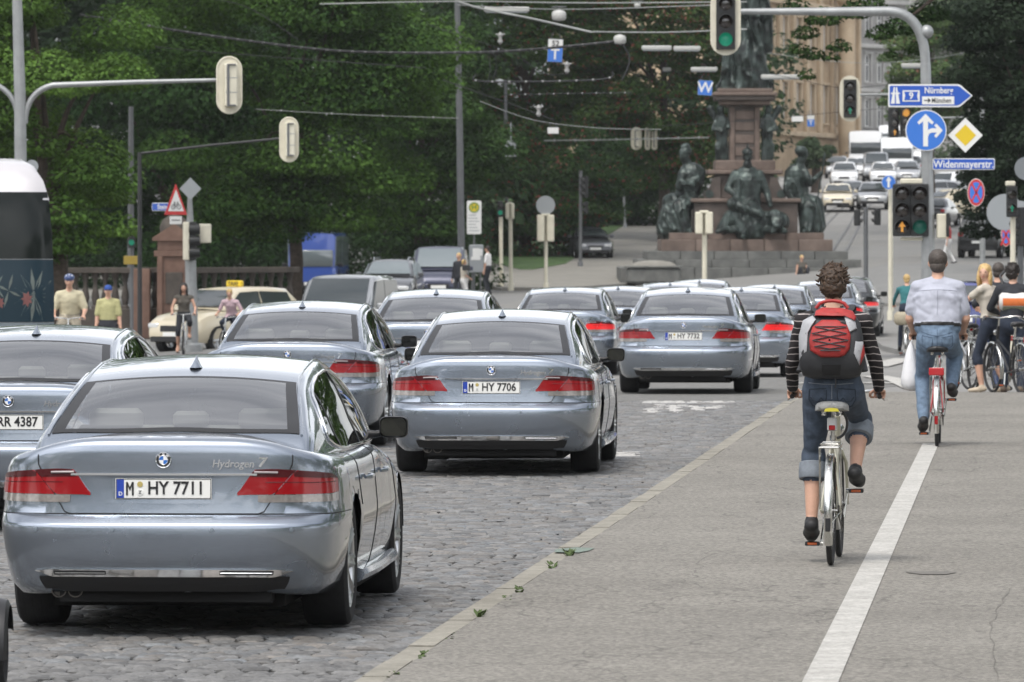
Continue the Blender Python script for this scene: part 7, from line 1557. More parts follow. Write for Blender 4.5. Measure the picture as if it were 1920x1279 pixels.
        q = MB(); q.rbox((sg*(hw+.10), y3-.42*k, zb+.08), (.19, .10, .14), .04); q.build('side_mirror', pm if kind != 'lorry' else M_TRIM, T, 40)
    q = MB(); q.rbox((0, L_-.02*k, .55*zs), (hw*.78, .06, .15*zs), .03, axis='z'); q.build('grille', M_TRIM, T, 30)
    q = MB(); q.rbox((0, L_+.005, .34), (hw*1.45, .06, .14), .03); q.build('air_intake', M_TRIM, T, 30)
    q = MB(); q.rbox((0, .02, .36), (hw*1.5, .06, .16), .03); q.build('rear_bumper', M_TRIM, T, 30)
    if plate:
        for yy in (L_+.012, -.012): q = MB(); q.box((0, yy, .47 if yy > 1 else .62), (.50, .014, .105)); q.build('number_plate', M_PLATE, T, 0)
    for y in wy:
        for sg in (-1, 1):
            W_ = bpy.data.objects.new('wheel', TY); COL.objects.link(W_); W_.parent = T; W_.location = (sg*(hw-.13), y, r*.98); W_.scale = (.75, r/.35, r/.35)
            if sg < 0: W_.rotation_euler = (0, 0, PI)
            link('rim', RI, W_)
            q = MB(); q.lathe([(r*1.16, hw-.2), (r*1.15, hw+.006), (r*.98, hw+.006), (r*.98, hw-.2)], 24, c=(0, y, r*.98), M=Matrix.Rotation(sg*PI/2, 3, 'Y'), cap=False); q.build('wheel_arch', M_WELL, T, 40)
    if taxi:
        q = MB(); q.rbox((0, (y1+y2)/2+.3, Hh+.09), (.5, .16, .17), .05); s_ = q.build('taxi_sign', M_SYEL, T, 40); q = MB(); add_text(q, 'TAXI', .15, lambda x, y, z: V((-x, (y1+y2)/2+.385+z, Hh+.09+y)), .004, .003); add_text(q, 'TAXI', .15, lambda x, y, z: V((x, (y1+y2)/2+.215-z, Hh+.09+y)), .004, .003); q.build('sign_lettering', M_INK, s_, 0)
    if rack:
        for sg in (-1, 1): q = MB(); q.tube([V((sg*wr*.86, y1+.1, Hh-.02)), V((sg*wr*.86, y1+.2, Hh+.06)), V((sg*wr*.86, y2-.2, Hh+.06)), V((sg*wr*.86, y2-.05, Hh-.03))], .018, 6); q.build('roof_rail', M_CHROME, T)
    return T
P_IVORY = paint('taxi_ivory_paint', (.60, .53, .39), .0, .4); P_WHITE = paint('white_paint', (.72, .73, .73), 0, .4); P_SILV = paint('silver_paint', (.36, .37, .38), .7, .35); P_GREY = paint('grey_paint', (.11, .115, .125), .5, .35); P_NAVY = paint('dark_blue_paint', (.035, .04, .075), .4, .35); P_BLACK = paint('black_paint', (.012, .013, .014), .3, .3); P_BLUE = paint('blue_paint', (.03, .08, .36), 0, .4); P_VIOLET = paint('violet_blue_paint', (.05, .06, .19), .4, .35); P_REDV = paint('red_paint', (.35, .03, .03), 0, .4)
def pv(name, label, px, Y, rz, *a, **kw): # px is where the middle of the vehicle shows
    L_ = a[0]; x, y, z = gp(px, Y); d = V((-math.sin(rz), math.cos(rz), 0)); o = V((x, y, z))-d*L_/2; o.z = G(x, y); return vehicle(name, label, o, rz, *a, **kw)
FT = 'traffic waiting far down the street'
pv('taxi', 'ivory taxi with yellow roof sign turning in front of the balustrade', 424, 166, PI-.64, 4.5, 1.85, 1.66, 'estate', P_IVORY, taxi=True, plate=True)
pv('van', 'silver van with large dark windscreen coming towards us behind the convoy', 652, 152, PI-.16, 4.6, 1.85, 1.78, 'van', P_SILV, cat='van')
pv('estate_car', 'dark grey estate car with roof rails facing us left of the dark blue people carrier', 735, 206, PI-.08, 4.6, 1.80, 1.55, 'estate', P_GREY, gl=M_VGLASSLT, rack=True); pv('people_carrier', 'dark blue people carrier facing us beside the tram stop', 826, 214, PI-.02, 4.6, 1.85, 1.80, 'van', P_NAVY, gl=M_VGLASSLT)
pv('lorry', 'blue lorry facing us half hidden by the lime trunk', 597, 226, PI-.06, 5.5, 1.75, 2.25, 'lorry', P_BLUE, gl=M_VGLASSLT, cat='lorry'); pv('parked_car', 'dark car parked under trees behind the tall dark post', 1102, 284, PI+.15, 4.3, 1.7, 1.42, 'sedan', P_GREY)
for i, q in enumerate((('cream car facing us at the head of the far left queue', 1571, 343, PI-.06, 4.4, 1.72, 1.45, 'sedan', P_IVORY), ('silver car with shining lamps facing us right of the cream one', 1636, 347, PI-.06, 4.4, 1.72, 1.45, 'sedan', P_SILV), ('dark car squeezed between the cream and the silver far cars', 1597, 352, PI-.06, 4.2, 1.6, 1.4, 'sedan', P_GREY), ('white car behind the cream one in the far queue', 1583, 398, PI-.06, 4.5, 1.75, 1.6, 'estate', P_WHITE), ('silver van in the middle of the far queue', 1642, 425, PI-.05, 4.8, 1.8, 1.9, 'van', P_SILV), ('white far car left of the silver van behind the queue', 1606, 432, PI-.05, 4.5, 1.75, 1.5, 'sedan', P_WHITE),
        ('white lorry facing us under the black far traffic lights', 1681, 440, PI-.05, 6.0, 2.35, 2.75, 'lorry', P_WHITE), ('larger white lorry left of the other in the far queue', 1622, 455, PI-.05, 6.5, 2.45, 3.1, 'lorry', P_WHITE), ('silver car low beside the white lorry far away', 1708, 440, -.05, 4.5, 1.75, 1.5, 'sedan', P_SILV), ('silver car behind the white far cars on the left side', 1570, 440, PI-.05, 4.4, 1.72, 1.5, 'estate', P_SILV),
        ('white delivery van in the far haze above the lorries', 1655, 560, PI-.05, 5, 2.0, 2.4, 'van', P_WHITE), ('pale car in the far haze left of the delivery van', 1615, 575, PI-.05, 4.5, 1.75, 1.5, 'sedan', P_SILV), ('small white van at the far end of the queue', 1680, 640, PI-.05, 5, 2, 2.4, 'van', P_WHITE), ('small far car beside the farthest white van', 1702, 655, PI-.05, 4.5, 1.75, 1.5, 'sedan', P_GREY), ('farthest pale car of the queue', 1660, 720, PI-.05, 4.5, 1.75, 1.5, 'sedan', P_WHITE), ('red car far behind the street name sign', 1715, 585, -.05, 4.4, 1.7, 1.45, 'sedan', P_REDV),
        ('white van at the right flank of the far queue', 1716, 500, PI-.05, 5, 2.0, 2.3, 'van', P_WHITE), ('white far car under the round blue sign', 1735, 520, PI-.05, 4.5, 1.75, 1.5, 'sedan', P_WHITE), ('pale far car ahead of the white lorries', 1655, 405, PI-.05, 4.5, 1.75, 1.5, 'sedan', P_WHITE), ('silver far car right of the pale one ahead of the lorries', 1700, 412, PI-.05, 4.5, 1.75, 1.5, 'sedan', P_SILV),
        ('pale car tucked left of the larger white lorry', 1588, 490, PI-.05, 4.5, 1.75, 1.5, 'sedan', P_SILV), ('white van behind the larger white lorry', 1648, 520, PI-.05, 5, 2.0, 2.3, 'van', P_WHITE), ('pale car low before the far beige facade', 1578, 530, PI-.05, 4.5, 1.75, 1.5, 'estate', P_WHITE), ('pale far van before the beige facade', 1562, 470, PI-.05, 4.8, 1.9, 2.0, 'van', P_SILV), ('white far lorry under the amber arrow of the far pair', 1670, 600, PI-.05, 6, 2.4, 2.9, 'lorry', P_WHITE), ('grey car between the far white vans', 1636, 610, PI-.05, 4.5, 1.75, 1.5, 'sedan', P_GREY), ('silver car at the far left end of the queue', 1600, 660, PI-.05, 4.5, 1.75, 1.5, 'sedan', P_SILV), ('white far car left of the farthest pale car', 1632, 700, PI-.05, 4.5, 1.75, 1.5, 'sedan', P_WHITE), ('white far car right of the farthest pale car', 1690, 720, PI-.05, 4.5, 1.75, 1.5, 'sedan', P_WHITE),
        ('dark car with red tail lamp right of the mast under the street name sign', 1757, 322, -.25, 4.4, 1.72, 1.42, 'sedan', P_BLACK), ('white car above the dark car right of the mast', 1764, 352, -.9, 4.4, 1.72, 1.45, 'sedan', P_WHITE), ('cream taxi seen from the side behind the no stopping sign', 1806, 334, -1.0, 4.6, 1.78, 1.45, 'sedan', P_IVORY), ('white estate car above the cream taxi', 1806, 366, -.7, 4.6, 1.8, 1.6, 'estate', P_WHITE), ('silver car behind the black off-roader at the right edge', 1875, 345, -.6, 4.5, 1.75, 1.45, 'sedan', P_SILV))):
    nm = {'lorry': 'lorry', 'van': 'van'}.get(q[7], 'car'); pv(nm, *q, group=FT, cat=nm)
pv('off_roader', 'black off-roader with red tail lamp at the right edge of the street', 1848, 266, -.22, 4.5, 1.80, 1.75, 'estate', P_BLACK, rack=True); pv('car', 'silver car cut by the right edge behind the cyclists', 1925, 152, -.18, 4.5, 1.78, 1.46, 'sedan', P_SILV); pv('car', 'violet blue car between the man on the red bicycle and the blonde woman', 1816, 146, -.15, 4.1, 1.7, 1.45, 'estate', P_VIOLET)
# coach at the left edge ------------------------------------------------
T = thing('coach', 'tall touring coach with flowers painted on its dark rear at the left edge', 'coach', (X(98, 105)-1.22, 105, G(-8.8, 105)), .088); mb = MB()
prs = [(.42, 0.0, 1.23), (.9, -.02, 1.25), (1.45, -.02, 1.25), (2.4, .04, 1.22), (3.0, .12, 1.17), (3.30, .22, 1.08), (3.55, .50, .92), (3.68, 1.1, .70)]
M_COACH = paint('coach_white_paint', (.55, .53, .54), .2, .35); M_COACHDK = mat('coach_rear_glass', (.008, .011, .010), .12, spec=.22); M_COACHT = mat('coach_teal_paint', (.008, .024, .036), .3, spec=.3); M_COACHG = paint('coach_grey_paint', (.16, .20, .22), .3, .4)
def cx(z, off=0.0, a=0, b=1, n=12, edge=True):
    y = float(np.interp(z, [p[0] for p in prs], [p[1] for p in prs])); w_ = float(np.interp(z, [p[0] for p in prs], [p[2] for p in prs])); row = []
    for t in np.linspace(-1, 1, n*2+1): row.append(V((w_*t, y-off+.16*abs(t)**6, z)))
    return row, y, w_
P = []
for z, y, w_ in prs: r_, _, _ = cx(z); P.append([V((-w_, y+10.5, z))]+[V((-w_, y+.5, z))]+r_+[V((w_, y+.5, z)), V((w_, y+10.5, z))])
mb.grid(P); mb.add(P[-1], [tuple(range(len(P[-1])))]); mb.build('body', M_COACH, T, 40)
for nm, za, zb_, m, o_ in (('rear_window', 2.02, 3.12, M_COACHDK, .012), ('rear_panel', .98, 2.01, M_COACHT, .012), ('rear_bumper', .45, .97, M_COACHG, .03)):
    q = MB(); q.grid([cx(z, o_)[0] for z in np.linspace(za, zb_, 7)]); q.build(nm, m, T, 40)
q = MB(); q.rbox((.62, -.06, .80), (.36, .05, .13), .02); q.build('tail_light', M_BRAKE, T, 30); q = MB(); q.rbox((1.0, -.06, .78), (.34, .05, .15), .02); q.build('bumper_vent', M_HOUS, T, 30); q = MB(); q.rbox((-.62, -.06, .80), (.36, .05, .13), .02); q.build('tail_light', M_BRAKE, T, 30)
M_PETAL = mat('painted_petal', (.17, .06, .055), .5, var=.3, vscale=6); M_LEAFP = mat('painted_leaf', (.10, .12, .11), .5, var=.3, vscale=6)
for i, (fx, fz, rr, n, m) in enumerate(((.92, 1.42, .34, 11, M_LEAFP), (.80, 1.36, .10, 7, M_PETAL), (.36, 1.30, .08, 7, M_PETAL), (.02, 1.13, .14, 5, M_PETAL), (.16, 1.66, .12, 5, M_PETAL), (-.25, 1.35, .15, 6, M_PETAL), (.28, 1.56, .2, 4, M_LEAFP), (.5, 1.5, .22, 4, M_LEAFP), (-.7, 1.4, .3, 8, M_LEAFP), (-.6, 1.25, .14, 6, M_PETAL))):
    q = MB()
    for j in range(n):
        a = 2*PI*j/n+.4*i; d = V((math.cos(a), 0, math.sin(a)*1.35)); s_ = V((-math.sin(a), 0, math.cos(a))); w_ = rr*(.10 if m == M_LEAFP else .3); c_ = V((fx, -.034-.0006*i, fz)); yy = lambda p: V((p.x, cx(p.z)[1]-.0125-.001*i+.16*abs(p.x/1.25)**6, p.z))
        q.add([yy(c_), yy(c_+d*rr*.5+s_*w_), yy(c_+d*rr), yy(c_+d*rr*.5-s_*w_)], [(0, 1, 2, 3)])
    q.build('painted_flower', m, T, 0, fix=False)
# sliver of a motor scooter at the left edge
T = thing('motor_scooter', 'black wheel and dark mudguard of a scooter cut by the bottom left edge', 'scooter', (X(-10, 30.4), 30.4, 0), .0); T.scale = (.55, .55, .55); My_ = Matrix.Rotation(PI/2, 3, 'Y'); q = MB(); q.lathe([(.30+.065*math.cos(a), .085*math.sin(a)) for a in np.linspace(0, 2*PI, 13)], 36, c=(0, .1, .35), M=My_, cap=False); q.lathe([(.26, -.03), (.26, .03)], 24, c=(0, .1, .35), M=My_); W_ = q.build('wheel', M_TYRE, T)
q = MB(); P = []
for a in np.linspace(math.radians(20), math.radians(190), 18): P.append([V((x, .1+rr*math.cos(a), .35+rr*math.sin(a))) for x, rr in ((-.12, .38), (-.10, .43), (0, .45), (.10, .43), (.125, .38))])
q.grid(P); q.build('mudguard', M_TRIM, T, 50); q = MB(); q.rbox((-.38, .55, .62), (.30, .9, .3), .10); q.build('body', P_GREY, T, 40); q = MB(); q.rbox((-.38, .5, .82), (.26, .7, .1), .05); q.build('saddle', M_LEATHER, T, 40)
q = MB(); q.lathe([(.30+.06*math.cos(a), .07*math.sin(a)) for a in np.linspace(0, 2*PI, 13)], 30, c=(-.40, 1.35, .35), M=My_, cap=False); q.build('wheel', M_TYRE, T); q = MB(); q.tube([V((-.40, 1.35, .35)), V((-.40, 1.05, 1.0))], .05, 8); q.tube([V((-.65, 1.0, 1.02)), V((-.15, 1.0, 1.02))], .02, 6); q.build('steering', M_TRIM, T)
# ------------------------------------------------------------------ cyclists and walkers
def striped():
    m = bpy.data.materials.new('striped_jersey'); m.use_nodes = True; n = m.node_tree; p = n.nodes['Principled BSDF']; p.inputs['Roughness'].default_value = .9
    t = n.nodes.new('ShaderNodeTexCoord'); s = n.nodes.new('ShaderNodeSeparateXYZ'); n.links.new(t.outputs['Object'], s.inputs[0])
    z = n.nodes.new('ShaderNodeTexNoise'); z.inputs['Scale'].default_value = 9; n.links.new(t.outputs['Object'], z.inputs['Vector'])
    a = n.nodes.new('ShaderNodeMath'); a.operation = 'MULTIPLY_ADD'; a.inputs[1].default_value = .03; n.links.new(z.outputs['Fac'], a.inputs[0]); n.links.new(s.outputs['Z'], a.inputs[2])
    b = n.nodes.new('ShaderNodeMath'); b.operation = 'MULTIPLY'; b.inputs[1].default_value = 1/.042; n.links.new(a.outputs[0], b.inputs[0])
    c = n.nodes.new('ShaderNodeMath'); c.operation = 'FRACT'; n.links.new(b.outputs[0], c.inputs[0])
    r = n.nodes.new('ShaderNodeValToRGB'); r.color_ramp.interpolation = 'CONSTANT'; e = r.color_ramp.elements; e[0].color = (.016, .013, .014, 1); e[1].position = .85; e[1].color = (.36, .32, .31, 1)
    n.links.new(c.outputs[0], r.inputs[0]); n.links.new(r.outputs[0], p.inputs['Base Color'])
    z2 = n.nodes.new('ShaderNodeTexNoise'); z2.inputs['Scale'].default_value = 200; bm = n.nodes.new('ShaderNodeBump'); bm.inputs['Strength'].default_value = .3; bm.inputs['Distance'].default_value = .002; n.links.new(t.outputs['Object'], z2.inputs['Vector']); n.links.new(z2.outputs['Fac'], bm.inputs['Height']); n.links.new(bm.outputs[0], p.inputs['Normal'])
    return m
M_STRIPE = striped(); BK = 'bicycles on the street'
M_SHIRT = cloth('pale_blue_shirt', (.395, .41, .475), .05, .5, 150); M_CREAMSH = cloth('cream_shirt', (.52, .475, .33), .07); M_YELSH = cloth('yellow_green_shirt', (.36, .345, .17), .08); M_WHITECL = cloth('white_cloth', (.68, .67, .66), .05); M_BEIGECL = cloth('beige_top', (.50, .455, .385), .06); M_TEAL = cloth('teal_pullover', (.03, .15, .16), .12); M_BROWNCL = cloth('brown_top', (.10, .09, .075), .1); M_PINK = cloth('pink_checked_shirt', (.55, .40, .44), .2); M_KHAKI = cloth('checked_shorts', (.30, .27, .21), .3); M_DKCL = cloth('dark_cloth', (.02, .022, .028), .2); M_REDCL = cloth('red_shirt', (.40, .05, .05), .1); M_SKINLEG = M_SKIN; M_CAPBLUE = cloth('blue_cap', (.02, .06, .24), .1)
def rider(blabel, plabel, px, Y, rz, frame, k, lean, ld, out, vox=.02, dz=0.0, bkw=None, **kw):
    x, y, z = gp(px, Y, dz); bk = bicycle(blabel, (x, y, z), rz, frame, BK, left_down=ld, scale=kw.pop('bs', 1.0), **(bkw or {}))
    p = thing('person', plabel, 'person', (x, y, z), rz, 'people on the street'); J = rider_joints(bk, k, lean, ld, out.get('fem', False), **kw); person_body(p, J, out, vox, k); return bk, p, J
bk, woman, J = rider('bicycle with cream frame and grey covered saddle ridden by the woman with the backpack', 'woman in striped black jersey and denim knee shorts cycling away with a red backpack', 1558, 40.3, -.10, M_CREAM, 1.03, .10, True, dict(loose=1.13, hip=1.06, top=M_STRIPE, low=M_DENIM, fem=True, flat=True, sleeve=1.0, bottom=.63, cuff=cloth('denim_cuff', (.20, .225, .255), .2), hair=(M_HAIRDK, 'curly'), b=1.0, headk=.97, wr=.008), .010, .082, dict(grey_saddle=True, zsad=1.03, bar_z=1.07), torso=.485, shw=.185, tilt=.04)
# backpack worn on her back
BPT = thing('backpack', 'red black and grey backpack on the back of the woman in stripes', 'backpack', tuple(woman.location), -.10)
Pv, Cv, Nv = J['pelvis'], J['chest'], J['neck']; ax = (Nv-Pv).normalized(); bn = V((0, ax.z, -ax.y)); o0 = Pv+ax*.06
def bp(x, h, d): return o0+ax*(h*.88)+V((1, 0, 0))*(x*1.2)-bn*(.11+d*1.1)
def loft(secs, n=22, e=.5):
    P = []
    for h, w_, d0, d1 in secs:
        P.append([bp(w_*math.copysign(abs(math.cos(t))**e, math.cos(t)), h, (d0+d1)/2+(d1-d0)/2*math.copysign(abs(math.sin(t))**e, math.sin(t))) for t in np.linspace(0, 2*PI, n+1)])
    return P
M_NYL = cloth('black_nylon', (.022, .023, .026), .2, .5, 60, .6); M_REDN = cloth('red_nylon', (.33, .024, .022), .18, .5, 50, .6); M_GRYN = cloth('grey_nylon', (.34, .345, .36), .12, .4, 50, .6)
q = MB(); P = loft([(-.02, .10, .0, .08), (.0, .15, -.02, .13), (.06, .168, -.03, .165), (.16, .172, -.03, .175), (.28, .165, -.03, .16), (.38, .150, -.03, .13), (.44, .12, -.03, .09), (.47, .07, -.02, .05)], 26, .55); q.grid(P); q.add(P[0][:-1], [tuple(range(26))]); q.add(P[-1][:-1], [tuple(range(26))]); q.build('bag', M_NYL, BPT, 60)
def panel(name, outline, m, d, th=.022, parent=BPT):
    """a padded panel laid over the back of the bag: outline in (x, h)"""
    cx_ = sum(a for a, b in outline)/len(outline); ch = sum(b for a, b in outline)/len(outline); q = MB(); base = lambda x, h: float(np.interp(h, [-.02, 0, .06, .16, .28, .38, .44, .47], [.08, .13, .165, .175, .16, .13, .09, .05]))*(1-.45*min(1, abs(x)/.18)**3.2)
    rings = []
    for s_, t_ in ((1.0, -.012), (.985, th*.6), (.9, th), (.55, th*1.12), (.05, th*1.15)): rings.append([bp(cx_+(a-cx_)*s_, ch+(b-ch)*s_, base(cx_+(a-cx_)*s_, ch+(b-ch)*s_)+d+t_) for a, b in outline+outline[:1]])
    q.grid(rings); return q.build(name, m, parent, 55)
panel('side_panel', [(-.168, .10), (-.125, .16), (-.12, .30), (-.08, .40), (-.10, .43), (-.15, .395), (-.172, .28)], M_GRYN, .0); panel('side_panel', [(.150, .06), (.172, .15), (.168, .24), (.128, .24), (.12, .15)], M_GRYN, .0); panel('side_panel', [(.10, .30), (.135, .33), (.12, .42), (.06, .445), (.08, .36)], M_GRYN, .002)
panel('red_front_pocket', [(-.075, .14), (-.05, .12), (.045, .12), (.075, .135), (.10, .18), (.105, .28), (.085, .36), (.03, .395), (-.05, .395), (-.10, .34), (-.115, .25), (-.11, .17)], M_REDN, .006, .026)
panel('red_lid', [(-.09, .425), (.08, .42), (.125, .39), (.13, .42), (.11, .465), (.06, .485), (-.05, .49), (-.085, .465)], M_REDN, .018, .020); panel('red_side_strip', [(.155, .07), (.178, .15), (.172, .22), (.160, .15)], M_REDN, .02, .012); panel('lower_pocket', [(-.05, -.005), (.05, -.005), (.055, .07), (-.045, .07)], mat('backpack_pocket', (.012, .012, .013), .8), .0, .012)
q = MB(); zz = [(-.085, .34), (.085, .29), (-.095, .24), (.08, .195), (-.055, .165), (.055, .165), (-.085, .195), (.095, .24), (-.10, .29), (.085, .34), (-.085, .34)]; bs = lambda x, h: float(np.interp(h, [.06, .16, .28, .38], [.165, .175, .16, .13]))*(1-.45*min(1, abs(x)/.18)**3.2)+.040
for (a, b), (c, d) in zip(zz, zz[1:]): q.tube([bp(a+(c-a)*t, b+(d-b)*t, bs(a+(c-a)*t, b+(d-b)*t)) for t in np.linspace(0, 1, 5)], .0032, 5)
q.build('elastic_cord', M_NYL, BPT)
q = MB(); q.tube([bp(x, .485+.055*math.sqrt(max(0, 1-(x/.085)**2)), .055) for x in np.linspace(-.085, .085, 9)], .011, 8); q.build('carry_loop', M_REDN, BPT)
for sg in (-1, 1):
    q = MB(); a, b = J['shL' if sg < 0 else 'shR'], Nv; s0 = V((sg*.105, 0, 0))
    q.tube([bp(sg*.06, .46, .0), Pv+ax*.485+s0*1.0+V((0, -.075, .01)), Pv+ax*.50+s0*1.08+V((0, .02, .02)), Pv+ax*.41+s0*1.15+V((0, .115, 0)), Pv+ax*.25+s0*1.45+V((0, .11, 0)), bp(sg*.165, .04, -.02)], .030, 8, flat=.28, side=(1, 0, 0)); q.build('shoulder_strap', M_NYL, BPT, 50)
q = MB(); q.tube([bp(.02, .0, .10), bp(.025, -.05, .09), bp(.02, -.09, .085)], .005, 5); q.build('loose_strap', M_NYL, BPT)
bp_c = MB(); bp_c.lathe([(.022, 0), (.024, .004), (0, .005)], 12, c=bp(.06, .35, .155), M=Matrix.Rotation(PI/2, 3, 'X'), cap=False); bp_c.build('cord_stopper', M_INK, BPT)
from mathutils.bvhtree import BVHTree
def stitch(person, lines, r, m, name):
    """seams lying on the back of a rider's clothes: each line is a list of (x, z) in the rider's frame"""
    body = next(c for c in person.children if c.name.startswith('body')); me = body.data
    bvh = BVHTree.FromPolygons([v.co.copy() for v in me.vertices], [tuple(p.vertices) for p in me.polygons]); q = MB()
    for ln_ in lines:
        P = []
        for (x0, z0), (x1, z1) in zip(ln_, ln_[1:]):
            for k in range(6):
                h = bvh.ray_cast(V((x0+(x1-x0)*k/6, -1.5, z0+(z1-z0)*k/6)), V((0, 1, 0)))
                if h[0] is not None: P.append(h[0]+V((0, -.0012, 0)))
        if len(P) > 2: q.tube(P, r, 5)
    q.build(name, m, person)
z0 = Pv.z; M_SEAMDK = mat('seam_dark', (.022, .03, .045), .85); M_SEAMLT = mat('seam_thread', (.20, .22, .25), .85)
for sg in (-1, 1):
    pk = [(sg*.035, z0-.005), (sg*.145, z0-.012), (sg*.148, z0-.075), (sg*.125, z0-.115), (sg*.085, z0-.13), (sg*.048, z0-.11), (sg*.035, z0-.06), (sg*.035, z0-.005)]
    stitch(woman, [pk, [(sg*.05, z0-.085), (sg*.07, z0-.065), (sg*.09, z0-.09), (sg*.12, z0-.085), (sg*.142, z0-.055)]], .0034, M_SEAMDK, 'pocket_seam')
stitch(woman, [[(-.15, z0+.03), (-.05, z0+.022), (.05, z0+.022), (.15, z0+.03)], [(0, z0+.02), (0, z0-.09)]], .0028, M_SEAMLT, 'waist_seam')
# man on the red bicycle
bk2, man, J2 = rider('red city bicycle with red rear reflector ridden by the man in a light shirt', 'man in pale blue shirt and light jeans with short dark hair cycling away', 1757, 63.0, -.085, M_REDBIKE, 1.08, .20, True, dict(tx=1.20, loose=1.06, top=M_SHIRT, low=M_DENIMLT, sleeve=.36, b=1.17, belt=True, hair=(M_HAIRGREY, 'short'), headk=1.08, wr=.012), .011, .082, dict(light='red', zsad=.99, bar_z=1.08, ladies=False, bar_w=.50), torso=.545, shw=.185, tilt=.14, neckl=.145)
z1 = J2['pelvis'].z; zn = J2['neck'].z; M_SEAMSH = mat('shirt_seam', (.26, .27, .32), .9); M_SEAMJ = mat('jeans_seam', (.06, .09, .14), .9)
stitch(man, [[(x, zn-.115-.35*x*x) for x in np.linspace(-.20, .20, 9)], [(0, zn-.115), (.004, zn-.25), (-.003, zn-.38)]], .0028, M_SEAMSH, 'shirt_seam')
stitch(man, [[(-.16, z1+.05), (-.08, z1+.02), (0, z1+.005), (.08, z1+.02), (.16, z1+.05)], [(0, z1+.07), (0, z1-.12)]]+[[(sg*.045, z1-.01), (sg*.15, z1+.01), (sg*.148, z1-.09), (sg*.10, z1-.125), (sg*.05, z1-.10), (sg*.045, z1-.01)] for sg in (-1, 1)], .003, M_SEAMJ, 'jeans_seam')
T = thing('plastic_bag', 'white plastic bag hanging left of the man on the red bicycle', 'bag', tuple(man.location), -.085); q = MB(); P = []
for z, w_, d in ((1.02, .012, .01), (.98, .03, .02), (.92, .05, .05), (.80, .075, .08), (.68, .095, .10), (.60, .10, .10), (.55, .07, .08), (.535, .02, .03)): P.append([V((-.27+.0*z+w_*math.cos(t)*(1+.15*mnoise.noise(V((z*14, math.cos(t)*3, math.sin(t)*3)))), .62+d*math.sin(t)*(1+.2*mnoise.noise(V((z*9, t*2, 1)))), z+.01*mnoise.noise(V((t*2, z*5, 3))))) for t in np.linspace(0, 2*PI, 19)])
q.grid(P); q.build('bag_body', mat('white_plastic', (.72, .72, .73), .35, bump=.5, bscale=40, dist=.01), T, 70); q = MB(); q.tube([V((-.27, .62, 1.01)), V((-.25, .66, 1.07))], .006, 5); q.build('bag_handle', MATS['white_plastic'], T)
# other riders
rider('bicycle of the small rider in teal', 'small rider in teal pullover and dark jeans cycling away beyond the man', 1699, 128, -.10, M_BLKFRAME, .86, .16, True, dict(top=M_TEAL, low=M_DENIMDK, fem=True, flat=True, sleeve=1.0, hair=(M_HAIRBLOND, 'short')), .022, 0, dict(zsad=.95), bs=.84)
T = thing('basket_bag', 'beige bag on the rack of the bicycle ridden by the child in teal', 'bag', gp(1699, 128), -.10); q = MB(); q.rbox((-.03, -.02, .80), (.42, .34, .26), .09); q.build('bag_body', cloth('beige_canvas', (.34, .30, .22), .2), T, 50)
rider('bicycle ridden towards us by the man with the helmet', 'man with blue helmet and cream shirt cycling towards us beside the coach', 132, 121, PI+.02, M_BLKFRAME, 1.05, .22, True, dict(top=M_CREAMSH, low=M_KHAKI, sleeve=.40, bottom=.42, b=1.2, hat=(mat('helmet_blue', (.05, .08, .20), .3), 'helmet')), .02, 0, dict(zsad=.98, bar_z=1.06), tilt=.1)
rider('dark bicycle ridden towards us by the dark haired woman', 'dark haired woman in brown sleeveless top cycling towards us before the taxi', 345, 156.5, PI+.03, M_SILFRAME, 1.0, .14, False, dict(top=M_BROWNCL, low=M_DKCL, sleeve=0, fem=True, bottom=.6, hair=(M_HAIRBLK, 'long'), shoe=M_SKIN), .02, 0, dict(zsad=.96, bar_z=1.06))
rider('bicycle of the child in pink beside the taxi', 'fair haired child in pink checked shirt leaning over handlebars beside the taxi', 441, 156, PI-.25, M_SILFRAME, .92, .45, True, dict(top=M_PINK, low=M_DENIMDK, sleeve=.36, fem=True, flat=True, hair=(M_HAIRBLOND, 'short')), .02, 0, dict(zsad=.93), bs=.95, tilt=.35)
# standing people
def stand(label, px, Y, rz, k, out, vox=.022, yaw=0.0, hands=None, legs=None, lean=0.0, dz=0.0, tilt=0.0, group='people on the street', loc=None, sit=False):
    T = thing('person', label, 'person', loc or gp(px, Y, dz), rz, group); J = {}; P = V((0, 0, .24 if sit else .93))*k; axx = V((0, math.sin(lean), math.cos(lean)))
    J['pelvis'] = P; J['chest'] = P+axx*.36*k; J['neck'] = P+axx*.52*k; J['head'] = J['neck']+V((0, .03, .165))*k; J['yaw'] = yaw; J['tilt'] = tilt
    for s, sg in (('L', -1), ('R', 1)):
        J['sh'+s] = P+axx*.45*k+V((sg*.18*k, 0, 0)); h = (hands or {}).get(s); w_ = V(h)*k if h else J['sh'+s]+V((sg*.075, .05, -.54))*k
        J['wr'+s] = w_; J['el'+s] = ik(J['sh'+s], w_, .29*k, .255*k, (sg*.6, -1, -.2)); J['hip'+s] = P+V((sg*.09, 0, -.02))*k
        f = V((legs or {}).get(s, (sg*.11, .42 if sit else 0, 0)))*k; J['an'+s] = f+V((0, -.03, .075))*k; J['toe'+s] = f+V((sg*.02, .135, .03))*k; J['kn'+s] = ik(J['hip'+s], J['an'+s], .435*k, .43*k, (sg*.1, 1, 0))
    person_body(T, J, out, vox, k); return T
WALK = {'L': (-.10, .22, .0), 'R': (.10, -.20, .04)}
